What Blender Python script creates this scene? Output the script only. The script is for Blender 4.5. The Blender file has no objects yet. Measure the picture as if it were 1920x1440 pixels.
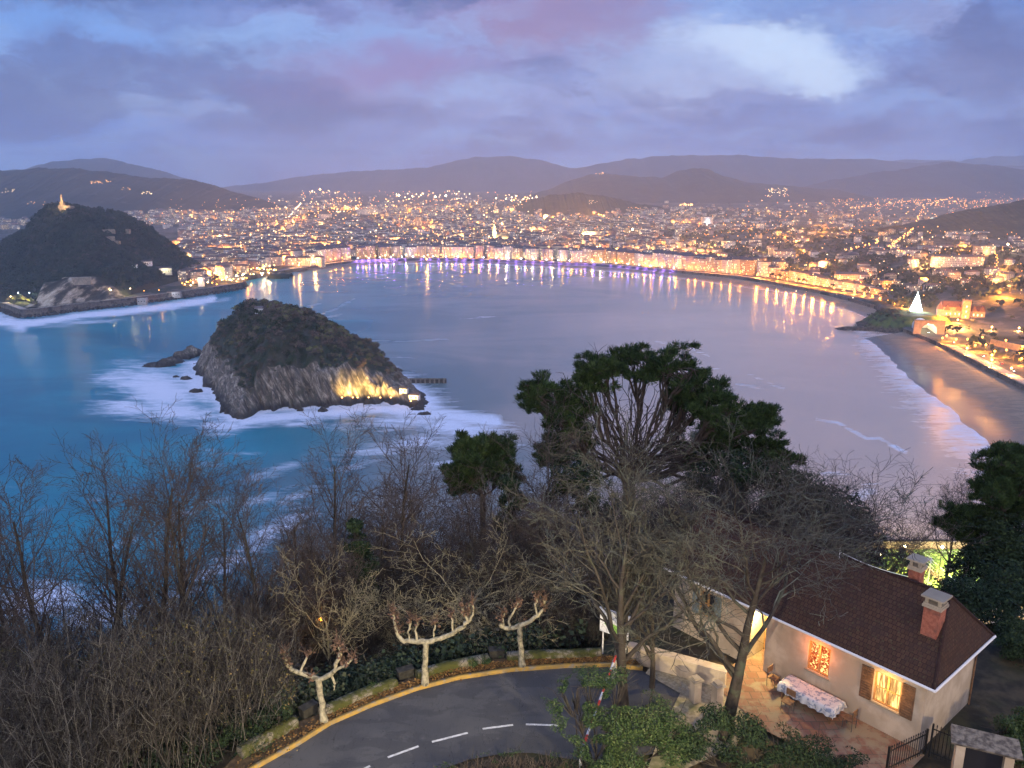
import bpy, math, random
import numpy as np
from mathutils import Vector, Matrix, noise as mnoise

# ------------------------------------------------------------------ basics
FPX, HC = 1500.0, 200.0
TH = math.atan(380/1500)
CS, SN = math.cos(TH), math.sin(TH)
COL = bpy.context.scene.collection
R = random.Random(11)
NR = np.random.default_rng(5)

def ray(px, py):
    u = (px-960)/FPX; v = (720-py)/FPX
    return (u, CS+v*SN, -SN+v*CS)
def G(px, py, z=0.0):                      # photo pixel -> point at height z
    d = ray(px, py); t = (z-HC)/d[2]
    return Vector((d[0]*t, d[1]*t, z))
def D(px, py, Y):                          # photo pixel -> point at distance Y
    d = ray(px, py); t = Y/d[1]
    return Vector((d[0]*t, Y, HC+d[2]*t))
def proj(x, y, z):
    t = y*CS-(z-HC)*SN
    return 960+FPX*x/t, 720-FPX*(y*SN+(z-HC)*CS)/t
def sR(r, g, b, a=1.0):
    f = lambda c: ((c/255+.055)/1.055)**2.4 if c > 10.3 else c/255/12.92
    return (f(r), f(g), f(b), a)
def interp(pts, x):
    xs = [p[0] for p in pts]; ys = [p[1] for p in pts]
    return float(np.interp(x, xs, ys))

# ------------------------------------------------------------------ object helpers
def tag(o, label=None, cat=None, group=None, kind=None):
    if label: o['label'] = label
    if cat: o['category'] = cat
    if group: o['group'] = group
    if kind: o['kind'] = kind
    return o
def empty(name, loc, rz=0, label=None, cat=None, group=None):
    o = bpy.data.objects.new(name, None); COL.objects.link(o)
    o.location = loc; o.rotation_euler = (0, 0, rz); o.empty_display_size = .1
    return tag(o, label, cat, group)
def link(name, me, mats=None, parent=None, loc=None):
    o = bpy.data.objects.new(name, me); COL.objects.link(o)
    if mats is not None and not me.materials:
        for m in (mats if isinstance(mats, (list, tuple)) else [mats]): me.materials.append(m)
    if parent is not None: o.parent = parent
    if loc is not None: o.location = loc
    return o
def npmesh(name, V, F, smooth=False, uv=None, mi=None, attrs=None, colors=None):
    """V (n,3); F (m,k) constant k"""
    V = np.asarray(V, dtype=np.float32); F = np.asarray(F, dtype=np.int32)
    m, k = F.shape
    me = bpy.data.meshes.new(name)
    me.vertices.add(len(V)); me.vertices.foreach_set('co', V.ravel())
    me.loops.add(m*k); me.loops.foreach_set('vertex_index', F.ravel())
    me.polygons.add(m); me.polygons.foreach_set('loop_start', np.arange(0, m*k, k, dtype=np.int32))
    me.polygons.foreach_set('loop_total', np.full(m, k, dtype=np.int32))
    if smooth: me.polygons.foreach_set('use_smooth', np.ones(m, dtype=bool))
    if mi is not None: me.polygons.foreach_set('material_index', np.asarray(mi, dtype=np.int32))
    if uv is not None:
        l = me.uv_layers.new(name='UVMap'); l.data.foreach_set('uv', np.asarray(uv, dtype=np.float32).ravel())
    for nme, arr in (attrs or {}).items():
        a = me.attributes.new(nme, 'FLOAT', 'POINT'); a.data.foreach_set('value', np.asarray(arr, dtype=np.float32).ravel())
    for nme, arr in (colors or {}).items():
        a = me.attributes.new(nme, 'FLOAT_COLOR', 'POINT'); a.data.foreach_set('color', np.asarray(arr, dtype=np.float32).ravel())
    me.update(calc_edges=True); me.validate()
    return me
class MB:
    def __init__(s): s.v = []; s.f = []; s.m = []; s.mi = 0
    def add(s, vs, fs):
        b = len(s.v); s.v += [tuple(v) for v in vs]
        for f in fs: s.f.append(tuple(b+i for i in f)); s.m.append(s.mi)
        return s
    def box(s, c, d, rz=0, rx=0, ry=0):
        x, y, z = [k/2 for k in d]
        M = Matrix.Rotation(rz, 3, 'Z') @ Matrix.Rotation(ry, 3, 'Y') @ Matrix.Rotation(rx, 3, 'X')
        vs = [Vector(c)+M @ Vector(p) for p in ((-x,-y,-z),(x,-y,-z),(x,y,-z),(-x,y,-z),(-x,-y,z),(x,-y,z),(x,y,z),(-x,y,z))]
        return s.add(vs, [(0,3,2,1),(4,5,6,7),(0,1,5,4),(1,2,6,5),(2,3,7,6),(3,0,4,7)])
    def hexa(s, b4, t4):
        return s.add(list(b4)+list(t4), [(0,3,2,1),(4,5,6,7),(0,1,5,4),(1,2,6,5),(2,3,7,6),(3,0,4,7)])
    def tube(s, p0, p1, r0, r1=None, n=8, cap=True):
        r1 = r0 if r1 is None else r1
        p0 = Vector(p0); p1 = Vector(p1); d = (p1-p0).normalized()
        a = d.orthogonal().normalized(); b = d.cross(a)
        vs = []
        for p, r in ((p0, r0), (p1, r1)):
            for i in range(n):
                t = 2*math.pi*i/n; vs.append(p+a*math.cos(t)*r+b*math.sin(t)*r)
        fs = [(i, (i+1) % n, n+(i+1) % n, n+i) for i in range(n)]
        if cap: fs += [tuple(range(n))[::-1], tuple(range(n, 2*n))]
        return s.add(vs, fs)
    def lathe(s, c, prof, n=12):
        c = Vector(c); vs = []
        for r, z in prof:
            for i in range(n):
                t = 2*math.pi*i/n; vs.append(c+Vector((r*math.cos(t), r*math.sin(t), z)))
        fs = []
        for j in range(len(prof)-1):
            for i in range(n): fs.append((j*n+i, j*n+(i+1) % n, (j+1)*n+(i+1) % n, (j+1)*n+i))
        fs += [tuple(range(n))[::-1], tuple(range((len(prof)-1)*n, len(prof)*n))]
        return s.add(vs, fs)
    def build(s, name, mats, parent=None, smooth=False, loc=None):
        me = bpy.data.meshes.new(name); me.from_pydata(s.v, [], s.f)
        for m in (mats if isinstance(mats, (list, tuple)) else [mats]): me.materials.append(m)
        me.polygons.foreach_set('material_index', s.m)
        if smooth: me.polygons.foreach_set('use_smooth', [True]*len(s.f))
        me.update()
        return link(name, me, None, parent, loc)
_ones = 'first second third fourth fifth sixth seventh eighth ninth tenth eleventh twelfth thirteenth fourteenth fifteenth sixteenth seventeenth eighteenth nineteenth'.split()
_tens = {2:'twent',3:'thirt',4:'fort',5:'fift',6:'sixt',7:'sevent',8:'eight',9:'ninet'}
def ordn(n):
    if n < 20: return _ones[n-1]
    if n >= 100: return ('one hundred and '+ordn(n-100)) if n > 100 else 'hundredth'
    t, o = divmod(n, 10)
    return _tens[t]+'ieth' if o == 0 else _tens[t]+'y-'+_ones[o-1]

# ------------------------------------------------------------------ node helpers
class NT:
    def __init__(s, tree): s.t = tree; tree.nodes.clear()
    def n(s, ty, **kw):
        nd = s.t.nodes.new(ty)
        for k, v in kw.items():
            if k == 'ins':
                for a, b in v.items(): s.set(nd.inputs[a], b)
            else: setattr(nd, k, v)
        return nd
    def set(s, sock, val):
        if isinstance(val, bpy.types.NodeSocket): s.t.links.new(val, sock)
        elif val is not None: sock.default_value = val
    def m(s, op, a, b=None, c=None, clamp=False):
        nd = s.t.nodes.new('ShaderNodeMath'); nd.operation = op; nd.use_clamp = clamp
        s.set(nd.inputs[0], a)
        if b is not None: s.set(nd.inputs[1], b)
        if c is not None: s.set(nd.inputs[2], c)
        return nd.outputs[0]
    def mix(s, f, a, b, blend='MIX'):
        nd = s.t.nodes.new('ShaderNodeMix'); nd.data_type = 'RGBA'; nd.blend_type = blend
        s.set(nd.inputs[0], f); s.set(nd.inputs[6], a); s.set(nd.inputs[7], b)
        return nd.outputs[2]
    def ramp(s, f, stops, interp='LINEAR'):
        nd = s.t.nodes.new('ShaderNodeValToRGB'); nd.color_ramp.interpolation = interp
        el = nd.color_ramp.elements
        while len(el) < len(stops): el.new(.5)
        for e, (p, c) in zip(el, stops): e.position = p; e.color = c if len(c) == 4 else (*c, 1)
        s.set(nd.inputs[0], f); return nd.outputs[0]
    def sm(s, x, a, b):
        nd = s.t.nodes.new('ShaderNodeMapRange'); nd.interpolation_type = 'SMOOTHSTEP'
        s.set(nd.inputs[0], x); nd.inputs[1].default_value = a; nd.inputs[2].default_value = b
        return nd.outputs[0]
    def noise(s, vec, scale, detail=4, rough=.55, dist=0, col=False):
        nd = s.t.nodes.new('ShaderNodeTexNoise')
        if vec is not None: s.set(nd.inputs['Vector'], vec)
        nd.inputs['Scale'].default_value = scale; nd.inputs['Detail'].default_value = detail
        nd.inputs['Roughness'].default_value = rough; nd.inputs['Distortion'].default_value = dist
        return nd.outputs['Color' if col else 'Fac']
    def vmul(s, v, m):
        nd = s.t.nodes.new('ShaderNodeVectorMath'); nd.operation = 'MULTIPLY'
        s.set(nd.inputs[0], v); nd.inputs[1].default_value = m; return nd.outputs[0]
    def comb(s, x, y, z=0.0):
        nd = s.t.nodes.new('ShaderNodeCombineXYZ')
        s.set(nd.inputs[0], x); s.set(nd.inputs[1], y); s.set(nd.inputs[2], z); return nd.outputs[0]
    def attr(s, name, out='Fac'):
        nd = s.t.nodes.new('ShaderNodeAttribute'); nd.attribute_name = name; return nd.outputs[out]
    def coord(s, out='Object'):
        return s.t.nodes.new('ShaderNodeTexCoord').outputs[out]
    def pos(s): return s.t.nodes.new('ShaderNodeNewGeometry').outputs['Position']

def material(name, fn=None, base=(.5,.5,.5,1), rough=.8, spec=.3, emit=None, estr=0, metal=0):
    m = bpy.data.materials.new(name); m.use_nodes = True
    t = NT(m.node_tree)
    b = t.n('ShaderNodeBsdfPrincipled'); o = t.n('ShaderNodeOutputMaterial')
    t.t.links.new(b.outputs[0], o.inputs[0])
    b.inputs['Base Color'].default_value = base if len(base) == 4 else (*base, 1)
    b.inputs['Roughness'].default_value = rough
    b.inputs['Specular IOR Level'].default_value = spec
    b.inputs['Metallic'].default_value = metal
    if emit: b.inputs['Emission Color'].default_value = emit if len(emit) == 4 else (*emit, 1); b.inputs['Emission Strength'].default_value = estr
    if fn: fn(t, b)
    m.cycles.emission_sampling = 'NONE' if (emit and estr > 0) else 'AUTO'
    return m
def bump(t, b, h, strength=.5, dist=.05):
    nd = t.n('ShaderNodeBump'); nd.inputs['Strength'].default_value = strength; nd.inputs['Distance'].default_value = dist
    t.set(nd.inputs['Height'], h); t.t.links.new(nd.outputs[0], b.inputs['Normal'])
def noisy(name, c1, c2, scale=1.0, rough=.85, spec=.25, detail=5, c3=None, bmp=0, bdist=.05, coord='Object', lo=.35, hi=.65, stretch=None, sc2=None):
    def fn(t, b):
        v = t.coord(coord) if coord != 'pos' else t.pos()
        if stretch: v = t.vmul(v, stretch)
        n1 = t.noise(v, scale, detail, .6)
        c = t.mix(t.sm(n1, lo, hi), (*c1, 1), (*c2, 1))
        if c3: c = t.mix(t.sm(t.noise(v, sc2 or scale*.23, 3), .5, .7), c, (*c3, 1))
        t.set(b.inputs['Base Color'], c)
        if bmp: bump(t, b, n1, bmp, bdist)
    return material(name, fn, rough=rough, spec=spec)
M = {}
EOFLAMP = None

# ------------------------------------------------------------------ camera, world, sun
cam = bpy.data.cameras.new('camera'); camo = bpy.data.objects.new('camera', cam); COL.objects.link(camo)
camo.location = (0, 0, HC); camo.rotation_euler = (math.pi/2-TH, 0, 0)
cam.sensor_width = 36; cam.lens = 36*FPX/1920; cam.clip_end = 60000; cam.clip_start = .3
sc = bpy.context.scene; sc.camera = camo
sc.view_settings.view_transform = 'Standard'; sc.view_settings.look = 'None'
sc.view_settings.exposure = .8; sc.view_settings.gamma = 1
sc.render.engine = 'CYCLES'
sc.cycles.max_bounces = 5; sc.cycles.diffuse_bounces = 2; sc.cycles.glossy_bounces = 2; sc.cycles.transmission_bounces = 2
sc.cycles.volume_bounces = 1; sc.cycles.transparent_max_bounces = 8
sc.cycles.sample_clamp_indirect = 3; sc.cycles.sample_clamp_direct = 0
sc.cycles.use_adaptive_sampling = True; sc.cycles.adaptive_threshold = .035; sc.cycles.adaptive_min_samples = 16
sc.cycles.use_denoising = True; sc.cycles.use_light_tree = True

def build_world():
    w = bpy.data.worlds.new('World'); sc.world = w; w.use_nodes = True
    t = NT(w.node_tree)
    out = t.n('ShaderNodeOutputWorld')
    d = t.coord('Generated')
    sep = t.n('ShaderNodeSeparateXYZ'); t.t.links.new(d, sep.inputs[0])
    x, y, z = sep.outputs
    yy = t.m('MAXIMUM', y, .15)
    a = t.m('DIVIDE', x, yy); e = t.m('DIVIDE', z, yy)
    front = t.sm(y, .1, .4)
    zz = t.m('ADD', t.m('MAXIMUM', z, 0), .14)
    p = t.comb(t.m('DIVIDE', x, zz), t.m('DIVIDE', y, zz), 0)
    n1 = t.noise(t.vmul(p, (.55, .9, 1)), 1.0, 8, .55, .6)
    n2 = t.noise(t.vmul(p, (.28, .55, 1)), .9, 7, .6, .3)
    warp = t.noise(t.comb(t.m('MULTIPLY', a, 6), t.m('MULTIPLY', e, 13), 1.7), 1.0, 9, .70, 0, True)
    ws = t.n('ShaderNodeSeparateXYZ'); t.t.links.new(warp, ws.inputs[0])
    wx = t.m('MULTIPLY', t.m('SUBTRACT', ws.outputs[0], .5), .26)
    wy = t.m('MULTIPLY', t.m('SUBTRACT', ws.outputs[1], .5), .125)
    aw = t.m('ADD', a, wx); ew = t.m('ADD', e, wy)
    # clear twilight gradient behind the clouds
    base = t.ramp(t.sm(e, -.05, .5), [(0, sR(118,132,196)), (.10, sR(112,134,196)), (.35, sR(92,126,192)), (1, sR(84,112,176))])
    left = t.sm(a, -.1, -.6)
    base = t.mix(t.m('MULTIPLY', left, .85), base, sR(70,120,196))
    grey = t.mix(t.sm(n2, .38, .62), sR(74,88,140), sR(150,164,214))
    c = t.mix(t.m('MULTIPLY', t.sm(n1, .36, .60), .55), base, grey)
    def blob(c, px, py, rx, ry, colr, s=1.0, soft=.9, rot=0):
        dd = ray(px, py); ca, ce = dd[0]/dd[1], dd[2]/dd[1]
        u = t.m('SUBTRACT', aw, ca); v = t.m('SUBTRACT', ew, ce)
        if rot:
            cr, sr_ = math.cos(rot), math.sin(rot)
            u2 = t.m('ADD', t.m('MULTIPLY', u, cr), t.m('MULTIPLY', v, sr_))
            v = t.m('SUBTRACT', t.m('MULTIPLY', v, cr), t.m('MULTIPLY', u, sr_)); u = u2
        u = t.m('DIVIDE', u, rx/FPX); v = t.m('DIVIDE', v, ry/FPX)
        r = t.m('SQRT', t.m('ADD', t.m('MULTIPLY', u, u), t.m('MULTIPLY', v, v)))
        f = t.m('MULTIPLY', t.m('SUBTRACT', 1, t.sm(r, 1-soft, 1)), s)
        f = t.m('MULTIPLY', f, front)
        return t.mix(f, c, colr)
    c = blob(c, 250, 120, 560, 110, sR(84,104,160), .75)
    c = blob(c, 80, 60, 240, 110, sR(92,120,182), .8)
    c = blob(c, 40, 150, 330, 34, sR(128,150,204), .6)
    c = blob(c, 720, 150, 400, 100, sR(116,106,156), .95, .9)
    c = blob(c, 640, 20, 330, 70, sR(126,122,174), .8)
    c = blob(c, 1010, 30, 330, 95, sR(152,116,158), .85)
    c = blob(c, 1180, 90, 300, 90, sR(136,130,178), .8)
    c = blob(c, 1000, 190, 420, 55, sR(140,146,196), .85)
    c = blob(c, 230, 190, 200, 26, sR(160,176,220), .9, .95, .12)
    c = blob(c, 330, 215, 170, 20, sR(156,170,216), .7, .95, .1)
    c = blob(c, 600, 260, 460, 60, sR(116,126,182), .6)
    c = blob(c, 1840, 110, 240, 120, sR(108,118,168), .9)
    c = blob(c, 1700, 210, 420, 60, sR(120,134,188), .7)
    c = blob(c, 1500, 250, 600, 40, sR(100,118,174), .6)
    c = blob(c, 1700, 20, 180, 50, sR(150,148,190), .7)
    c = blob(c, 1370, 115, 330, 95, sR(160,160,198), .9, .8)
    c = blob(c, 1420, 105, 215, 72, sR(200,202,228), .95, .75)
    c = blob(c, 1490, 150, 160, 42, sR(188,192,220), .85, .8)
    c = blob(c, 1300, 80, 120, 40, sR(190,188,216), .7, .9)
    c = blob(c, 560, 330, 420, 44, sR(150,140,190), .6, 1)
    # cloud texture over everything: broad banks, then finer torn edges
    f1 = t.noise(t.comb(t.m('MULTIPLY', aw, 2.6), t.m('MULTIPLY', ew, 8.5), 4.0), 1.0, 9, .58, .9)
    f2 = t.noise(t.comb(t.m('ADD', t.m('MULTIPLY', aw, 7), t.m('MULTIPLY', ew, 3)), t.m('MULTIPLY', ew, 22), 9.0), 1.0, 8, .60, .6)
    c = t.mix(t.m('MULTIPLY', t.sm(f1, .53, .38), .72), c, sR(58,80,138))
    c = t.mix(t.m('MULTIPLY', t.sm(f1, .50, .64), .50), c, sR(150,178,228))
    c = t.mix(t.m('MULTIPLY', t.sm(f2, .54, .72), .32), c, sR(172,190,230))
    c = t.mix(t.m('MULTIPLY', t.sm(f2, .46, .30), .28), c, sR(64,84,142))
    c = blob(c, 330, 110, 260, 52, sR(70,90,150), .75, .9, -.18); c = blob(c, 560, 185, 260, 40, sR(92,92,150), .7, .9, -.1)
    c = blob(c, 205, 55, 170, 42, sR(112,152,216), .8, .9, -.2); c = blob(c, 30, 30, 120, 60, sR(104,148,214), .7)
    c = blob(c, 1080, 40, 210, 55, sR(150,118,160), .7, .8); c = blob(c, 760, 120, 260, 60, sR(140,104,160), .7, .9)
    c = blob(c, 1330, 120, 270, 80, sR(168,172,210), .55, .7)
    c = blob(c, 1430, 92, 165, 62, sR(206,210,234), .8, .6); c = blob(c, 1505, 145, 100, 40, sR(206,210,234), .8, .6); c = blob(c, 1330, 85, 90, 42, sR(200,202,228), .6, .7)
    c = blob(c, 1400, 185, 190, 18, sR(120,128,180), .7, .9); c = blob(c, 1690, 200, 260, 26, sR(132,160,214), .6, .9)
    c = t.mix(1.0, c, (.72,.93,1.0,1), 'MULTIPLY')
    sky = t.n('ShaderNodeTexSky', sky_type='NISHITA'); sky.sun_disc = False
    sky.sun_elevation = math.radians(-1.5); sky.sun_rotation = math.radians(285); sky.altitude = 200
    bg1 = t.n('ShaderNodeBackground'); t.t.links.new(sky.outputs[0], bg1.inputs[0]); bg1.inputs[1].default_value = .05
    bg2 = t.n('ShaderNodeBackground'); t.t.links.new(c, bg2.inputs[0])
    # western afterglow behind the viewer, and the zenith, brightened to add fill light
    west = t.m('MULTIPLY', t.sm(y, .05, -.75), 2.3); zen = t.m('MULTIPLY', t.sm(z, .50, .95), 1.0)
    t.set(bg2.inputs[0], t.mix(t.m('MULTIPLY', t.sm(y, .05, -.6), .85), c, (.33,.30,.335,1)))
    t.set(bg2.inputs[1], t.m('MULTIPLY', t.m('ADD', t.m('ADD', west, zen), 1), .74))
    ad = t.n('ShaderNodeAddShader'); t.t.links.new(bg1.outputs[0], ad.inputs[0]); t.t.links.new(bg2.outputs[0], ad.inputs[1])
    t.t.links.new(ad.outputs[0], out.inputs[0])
build_world()
sl = bpy.data.lights.new('sun', 'SUN'); sl.energy = .12; sl.angle = math.radians(40); sl.color = (1, .86, .84)
so = bpy.data.objects.new('sun', sl); COL.objects.link(so)
so.rotation_euler = Vector((math.sin(math.radians(285)), math.cos(math.radians(285)), .35)).to_track_quat('Z', 'Y').to_euler()

# haze: even air over the whole place
HAZE = 7.5e-5
def build_haze():
    m = bpy.data.materials.new('haze_air'); m.use_nodes = True
    t = NT(m.node_tree); o = t.n('ShaderNodeOutputMaterial'); v = t.n('ShaderNodeVolumePrincipled')
    v.inputs['Density'].default_value = HAZE; v.inputs['Color'].default_value = (.72, .85, 1, 1)
    v.inputs['Anisotropy'].default_value = .1
    t.t.links.new(v.outputs[0], o.inputs['Volume'])
    b = MB(); b.box((0, 7000, 370), (34000, 24000, 780))
    h = b.build('haze', m); tag(h, kind='stuff')
if HAZE: build_haze()

LAMPCOL = {'amber': (1, .33, .04), 'warm': (1, .45, .11), 'white': (1, .68, .34), 'violet': (.32, .16, 1), 'cold': (.75, .85, 1), 'green': (.85, 1, .35)}
def emis(name, col, s): return material(name, base=(0,0,0,1), emit=col, estr=s, rough=.5)
for k, c in LAMPCOL.items(): M['glow_'+k] = emis('lamp_glow_'+k, c, {'amber': 11, 'warm': 13}.get(k, 18))
_lights = {}
LG = 3.6
def point(loc, watt, col, radius=.5, parent=None):
    watt = watt*(LG if loc is not None and watt > 900 else 1)
    key = (round(watt, 3), col, radius)
    if key not in _lights:
        l = bpy.data.lights.new('lamp_light', 'POINT'); l.energy = watt; l.color = LAMPCOL[col] if isinstance(col, str) else col; l.shadow_soft_size = radius
        _lights[key] = l
    o = bpy.data.objects.new('lamp_light', _lights[key]); COL.objects.link(o)
    if parent is not None: o.parent = parent
    o.location = loc
    return o
# ------------------------------------------------------------------ vector noise (numpy)
def vnoise(x, y, seed=0):
    x = np.asarray(x, float); y = np.asarray(y, float)
    xi = np.floor(x).astype(np.int64); yi = np.floor(y).astype(np.int64)
    fx = x-xi; fy = y-yi; fx = fx*fx*(3-2*fx); fy = fy*fy*(3-2*fy)
    def h(a, b):
        n = (a*374761393+b*668265263+seed*974711) & 0x7fffffff
        n = ((n ^ (n >> 13))*1274126177) & 0x7fffffff
        return ((n ^ (n >> 16)) & 0xffff)/65535.0
    return (h(xi, yi)*(1-fx)+h(xi+1, yi)*fx)*(1-fy)+(h(xi, yi+1)*(1-fx)+h(xi+1, yi+1)*fx)*fy
def fbm(x, y, o=4, seed=0):
    s = 0; a = .5; t = 0
    for i in range(o):
        s = s+a*vnoise(x*2**i, y*2**i, seed+i); t += a; a *= .5
    return s/t
def sstep(x, a, b):
    t = np.clip((np.asarray(x, float)-a)/(b-a), 0, 1); return t*t*(3-2*t)
def gridmesh(name, X, Y, Z, **kw):
    r, c = X.shape
    V = np.stack([X.ravel(), Y.ravel(), Z.ravel()], 1)
    i = np.arange(r-1)[:, None]*c+np.arange(c-1)[None, :]
    Fq = np.stack([i.ravel(), (i+1).ravel(), (i+c+1).ravel(), (i+c).ravel()], 1)
    return npmesh(name, V, Fq, **kw)
def polydist(px, py, poly):
    """distance to polyline segs + inside flag (closed polygon)"""
    P = np.asarray(poly, float); n = len(P)
    best = np.full(px.shape, 1e9); ins = np.zeros(px.shape, bool)
    for i in range(n):
        a = P[i]; b = P[(i+1) % n]; d = b-a; L = (d**2).sum()
        t = np.clip(((px-a[0])*d[0]+(py-a[1])*d[1])/L, 0, 1)
        q = np.hypot(px-(a[0]+t*d[0]), py-(a[1]+t*d[1])); best = np.minimum(best, q)
        cnd = ((a[1] > py) != (b[1] > py))
        with np.errstate(divide='ignore', invalid='ignore'):
            xx = (b[0]-a[0])*(py-a[1])/(b[1]-a[1]+1e-12)+a[0]
        ins ^= cnd & (px < xx)
    return best, ins

# ------------------------------------------------------------------ coast (pixel knots turned into ground points)
WALLZ = 8.0
concha_wall_px = [(530,507),(560,502),(600,497),(650,490),(670,487.5),(750,484.5),(817,484),(883,485),(967,488),(1040,491),(1133,495),(1205,501),(1292,509),(1400,519),(1464,531),(1560,549),(1624,567),(1690,587)]
concha_water_px = [(530,513),(560,508),(600,505),(667,499),(767,493.5),(817,493),(880,493.5),(967,497),(1040,502),(1133,507),(1205,513),(1292,523),(1400,538),(1496,551),(1560,573),(1598,583),(1643,603),(1668,607)]
ond_wall_px = [(1694,615),(1751,637),(1815,669),(1879,701),(1920,722),(2000,768),(2120,850)]
ond_water_px = [(1640,632),(1649,637),(1678,669),(1700,695),(1732,722),(1780,760),(1830,806),(1868,852),(1905,905),(1990,1010)]
def resample(pts, n):
    P = np.array([(p.x, p.y) for p in pts]); L = np.r_[0, np.cumsum(np.hypot(*np.diff(P, axis=0).T))]
    s = np.linspace(0, L[-1], n); return np.stack([np.interp(s, L, P[:, 0]), np.interp(s, L, P[:, 1])], 1), L[-1]
CW, CWL = resample([G(*p, WALLZ) for p in concha_wall_px], 160)
CS_, _ = resample([G(*p, 0) for p in concha_water_px], 160)
OW, OWL = resample([G(*p, WALLZ) for p in ond_wall_px], 90)
OS_, _ = resample([G(*p, 0) for p in ond_water_px], 90)
quay_px = [(-260,500),(0,566),(38,580),(72,578),(144,569),(240,559),(264,555.5),(311,549.5),(359,543.5),(400,538.5),(453,529.5)]
QZ = 12.0
QW = np.array([(G(*p, QZ).x, G(*p, QZ).y) for p in quay_px])

# land starts (distance along +Y) by azimuth x/y
def az(px, py, z):
    g = G(px, py, z); return g.x/g.y, g.y
_l = [(-2.5, 1100), (-1.2, 1900)]
_l += [az(p[0], p[1]-2, QZ) for p in quay_px[1:]]
_l += [az(462,521,6), az(500,513,6)]
_l += [(x/y, y) for x, y in CW[::8]]
_l += [(x/y, y) for x, y in OW[::8]]
_l += [(1.2, 480), (2.5, 420)]
_l.sort(); LAND = _l
def land_start(a): return np.interp(a, [p[0] for p in LAND], [p[1] for p in LAND])
BUMPS = []   # x, y, rx, ry, h
def bumpat(px, Y, rx, ry, h):
    BUMPS.append(((px-960)/FPX*Y, Y, rx, ry, h))
bumpat(1580, 2250, 170, 150, 34); bumpat(1130, 3000, 260, 260, 26); bumpat(1500, 2700, 300, 260, 30)
bumpat(1880, 1750, 240, 260, 46); bumpat(1760, 2500, 240, 240, 30); bumpat(1700, 1700, 120, 160, 14)
bumpat(1960, 1250, 180, 200, 30); bumpat(760, 3300, 420, 260, 18); bumpat(620, 4400, 500, 420, 30)
bumpat(980, 4700, 600, 400, 46); bumpat(300, 3600, 420, 500, 46); bumpat(1300, 4400, 500, 400, 30)
def tz(x, y):
    x = np.asarray(x, float); y = np.asarray(y, float)
    z = 7.2+sstep(y, 2600, 9000)*70
    for bx, by, rx, ry, h in BUMPS: z = z+h*np.exp(-((x-bx)/rx)**2-((y-by)/ry)**2)
    z = z+(fbm(x/260, y/260, 3, 3)-.5)*14*sstep(y-land_start(x/np.maximum(y, 1)), 120, 500)
    return z

# ------------------------------------------------------------------ setting materials
def mk_hill(name, c1, c2, c3, sc_, spread=(1,1,1)):
    def fn(t, b):
        v = t.pos()
        n1 = t.noise(v, sc_, 7, .62); n2 = t.noise(v, sc_*3.3, 6, .65)
        c = t.mix(t.sm(n1, .38, .62), (*c1, 1), (*c2, 1))
        c = t.mix(t.sm(n2, .56, .68), c, (*c3, 1))
        t.set(b.inputs['Base Color'], c)
    return material(name, fn, rough=.95, spec=.1)
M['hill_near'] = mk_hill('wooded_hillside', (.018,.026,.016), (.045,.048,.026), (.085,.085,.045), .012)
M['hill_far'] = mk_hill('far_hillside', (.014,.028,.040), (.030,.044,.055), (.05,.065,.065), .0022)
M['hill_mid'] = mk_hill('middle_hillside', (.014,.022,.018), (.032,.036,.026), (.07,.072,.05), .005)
def _land(t, b):
    v = t.pos()
    n1 = t.noise(v, .012, 6, .6); n2 = t.noise(v, .05, 5, .6)
    c = t.mix(t.sm(n1, .4, .6), (.035,.04,.026,1), (.10,.095,.085,1))
    c = t.mix(t.sm(n2, .5, .68), c, (.16,.14,.125,1))
    t.set(b.inputs['Base Color'], c)
M['land'] = material('town_ground', _land, rough=.95, spec=.1)
def _sand(t, b):
    v = t.pos()
    n1 = t.noise(t.vmul(v, (.03,.10,1)), 1.0, 6, .62, .8); n2 = t.noise(v, .9, 6, .6)
    wet = t.attr('wet')
    dry = t.mix(t.sm(n1, .35, .65), (.30,.22,.15,1), (.20,.15,.105,1))
    dry = t.mix(t.m('MULTIPLY', t.sm(n2, .4, .75), .35), dry, (.13,.10,.075,1))
    w = t.m('ADD', wet, t.m('MULTIPLY', t.m('SUBTRACT', n1, .5), .5))
    wf = t.sm(w, .35, .75)
    c = t.mix(wf, dry, (.11,.09,.075,1))
    t.set(b.inputs['Base Color'], c)
    t.set(b.inputs['Roughness'], t.m('SUBTRACT', .9, t.m('MULTIPLY', wf, .62)))
    bump(t, b, n2, .25, .12)
M['sand'] = material('beach_sand', _sand, rough=.8, spec=.4)
M['stone_wall'] = noisy('sea_wall_stone', (.16,.14,.12), (.26,.23,.19), .35, coord='pos', c3=(.07,.065,.055), bmp=.4, bdist=.3, sc2=.12)
M['promenade'] = noisy('promenade_paving', (.30,.25,.21), (.40,.34,.29), .2, coord='pos')
M['rock_dark'] = noisy('sea_rock', (.025,.022,.02), (.075,.065,.055), .35, coord='pos', bmp=.6, bdist=.8)

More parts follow.
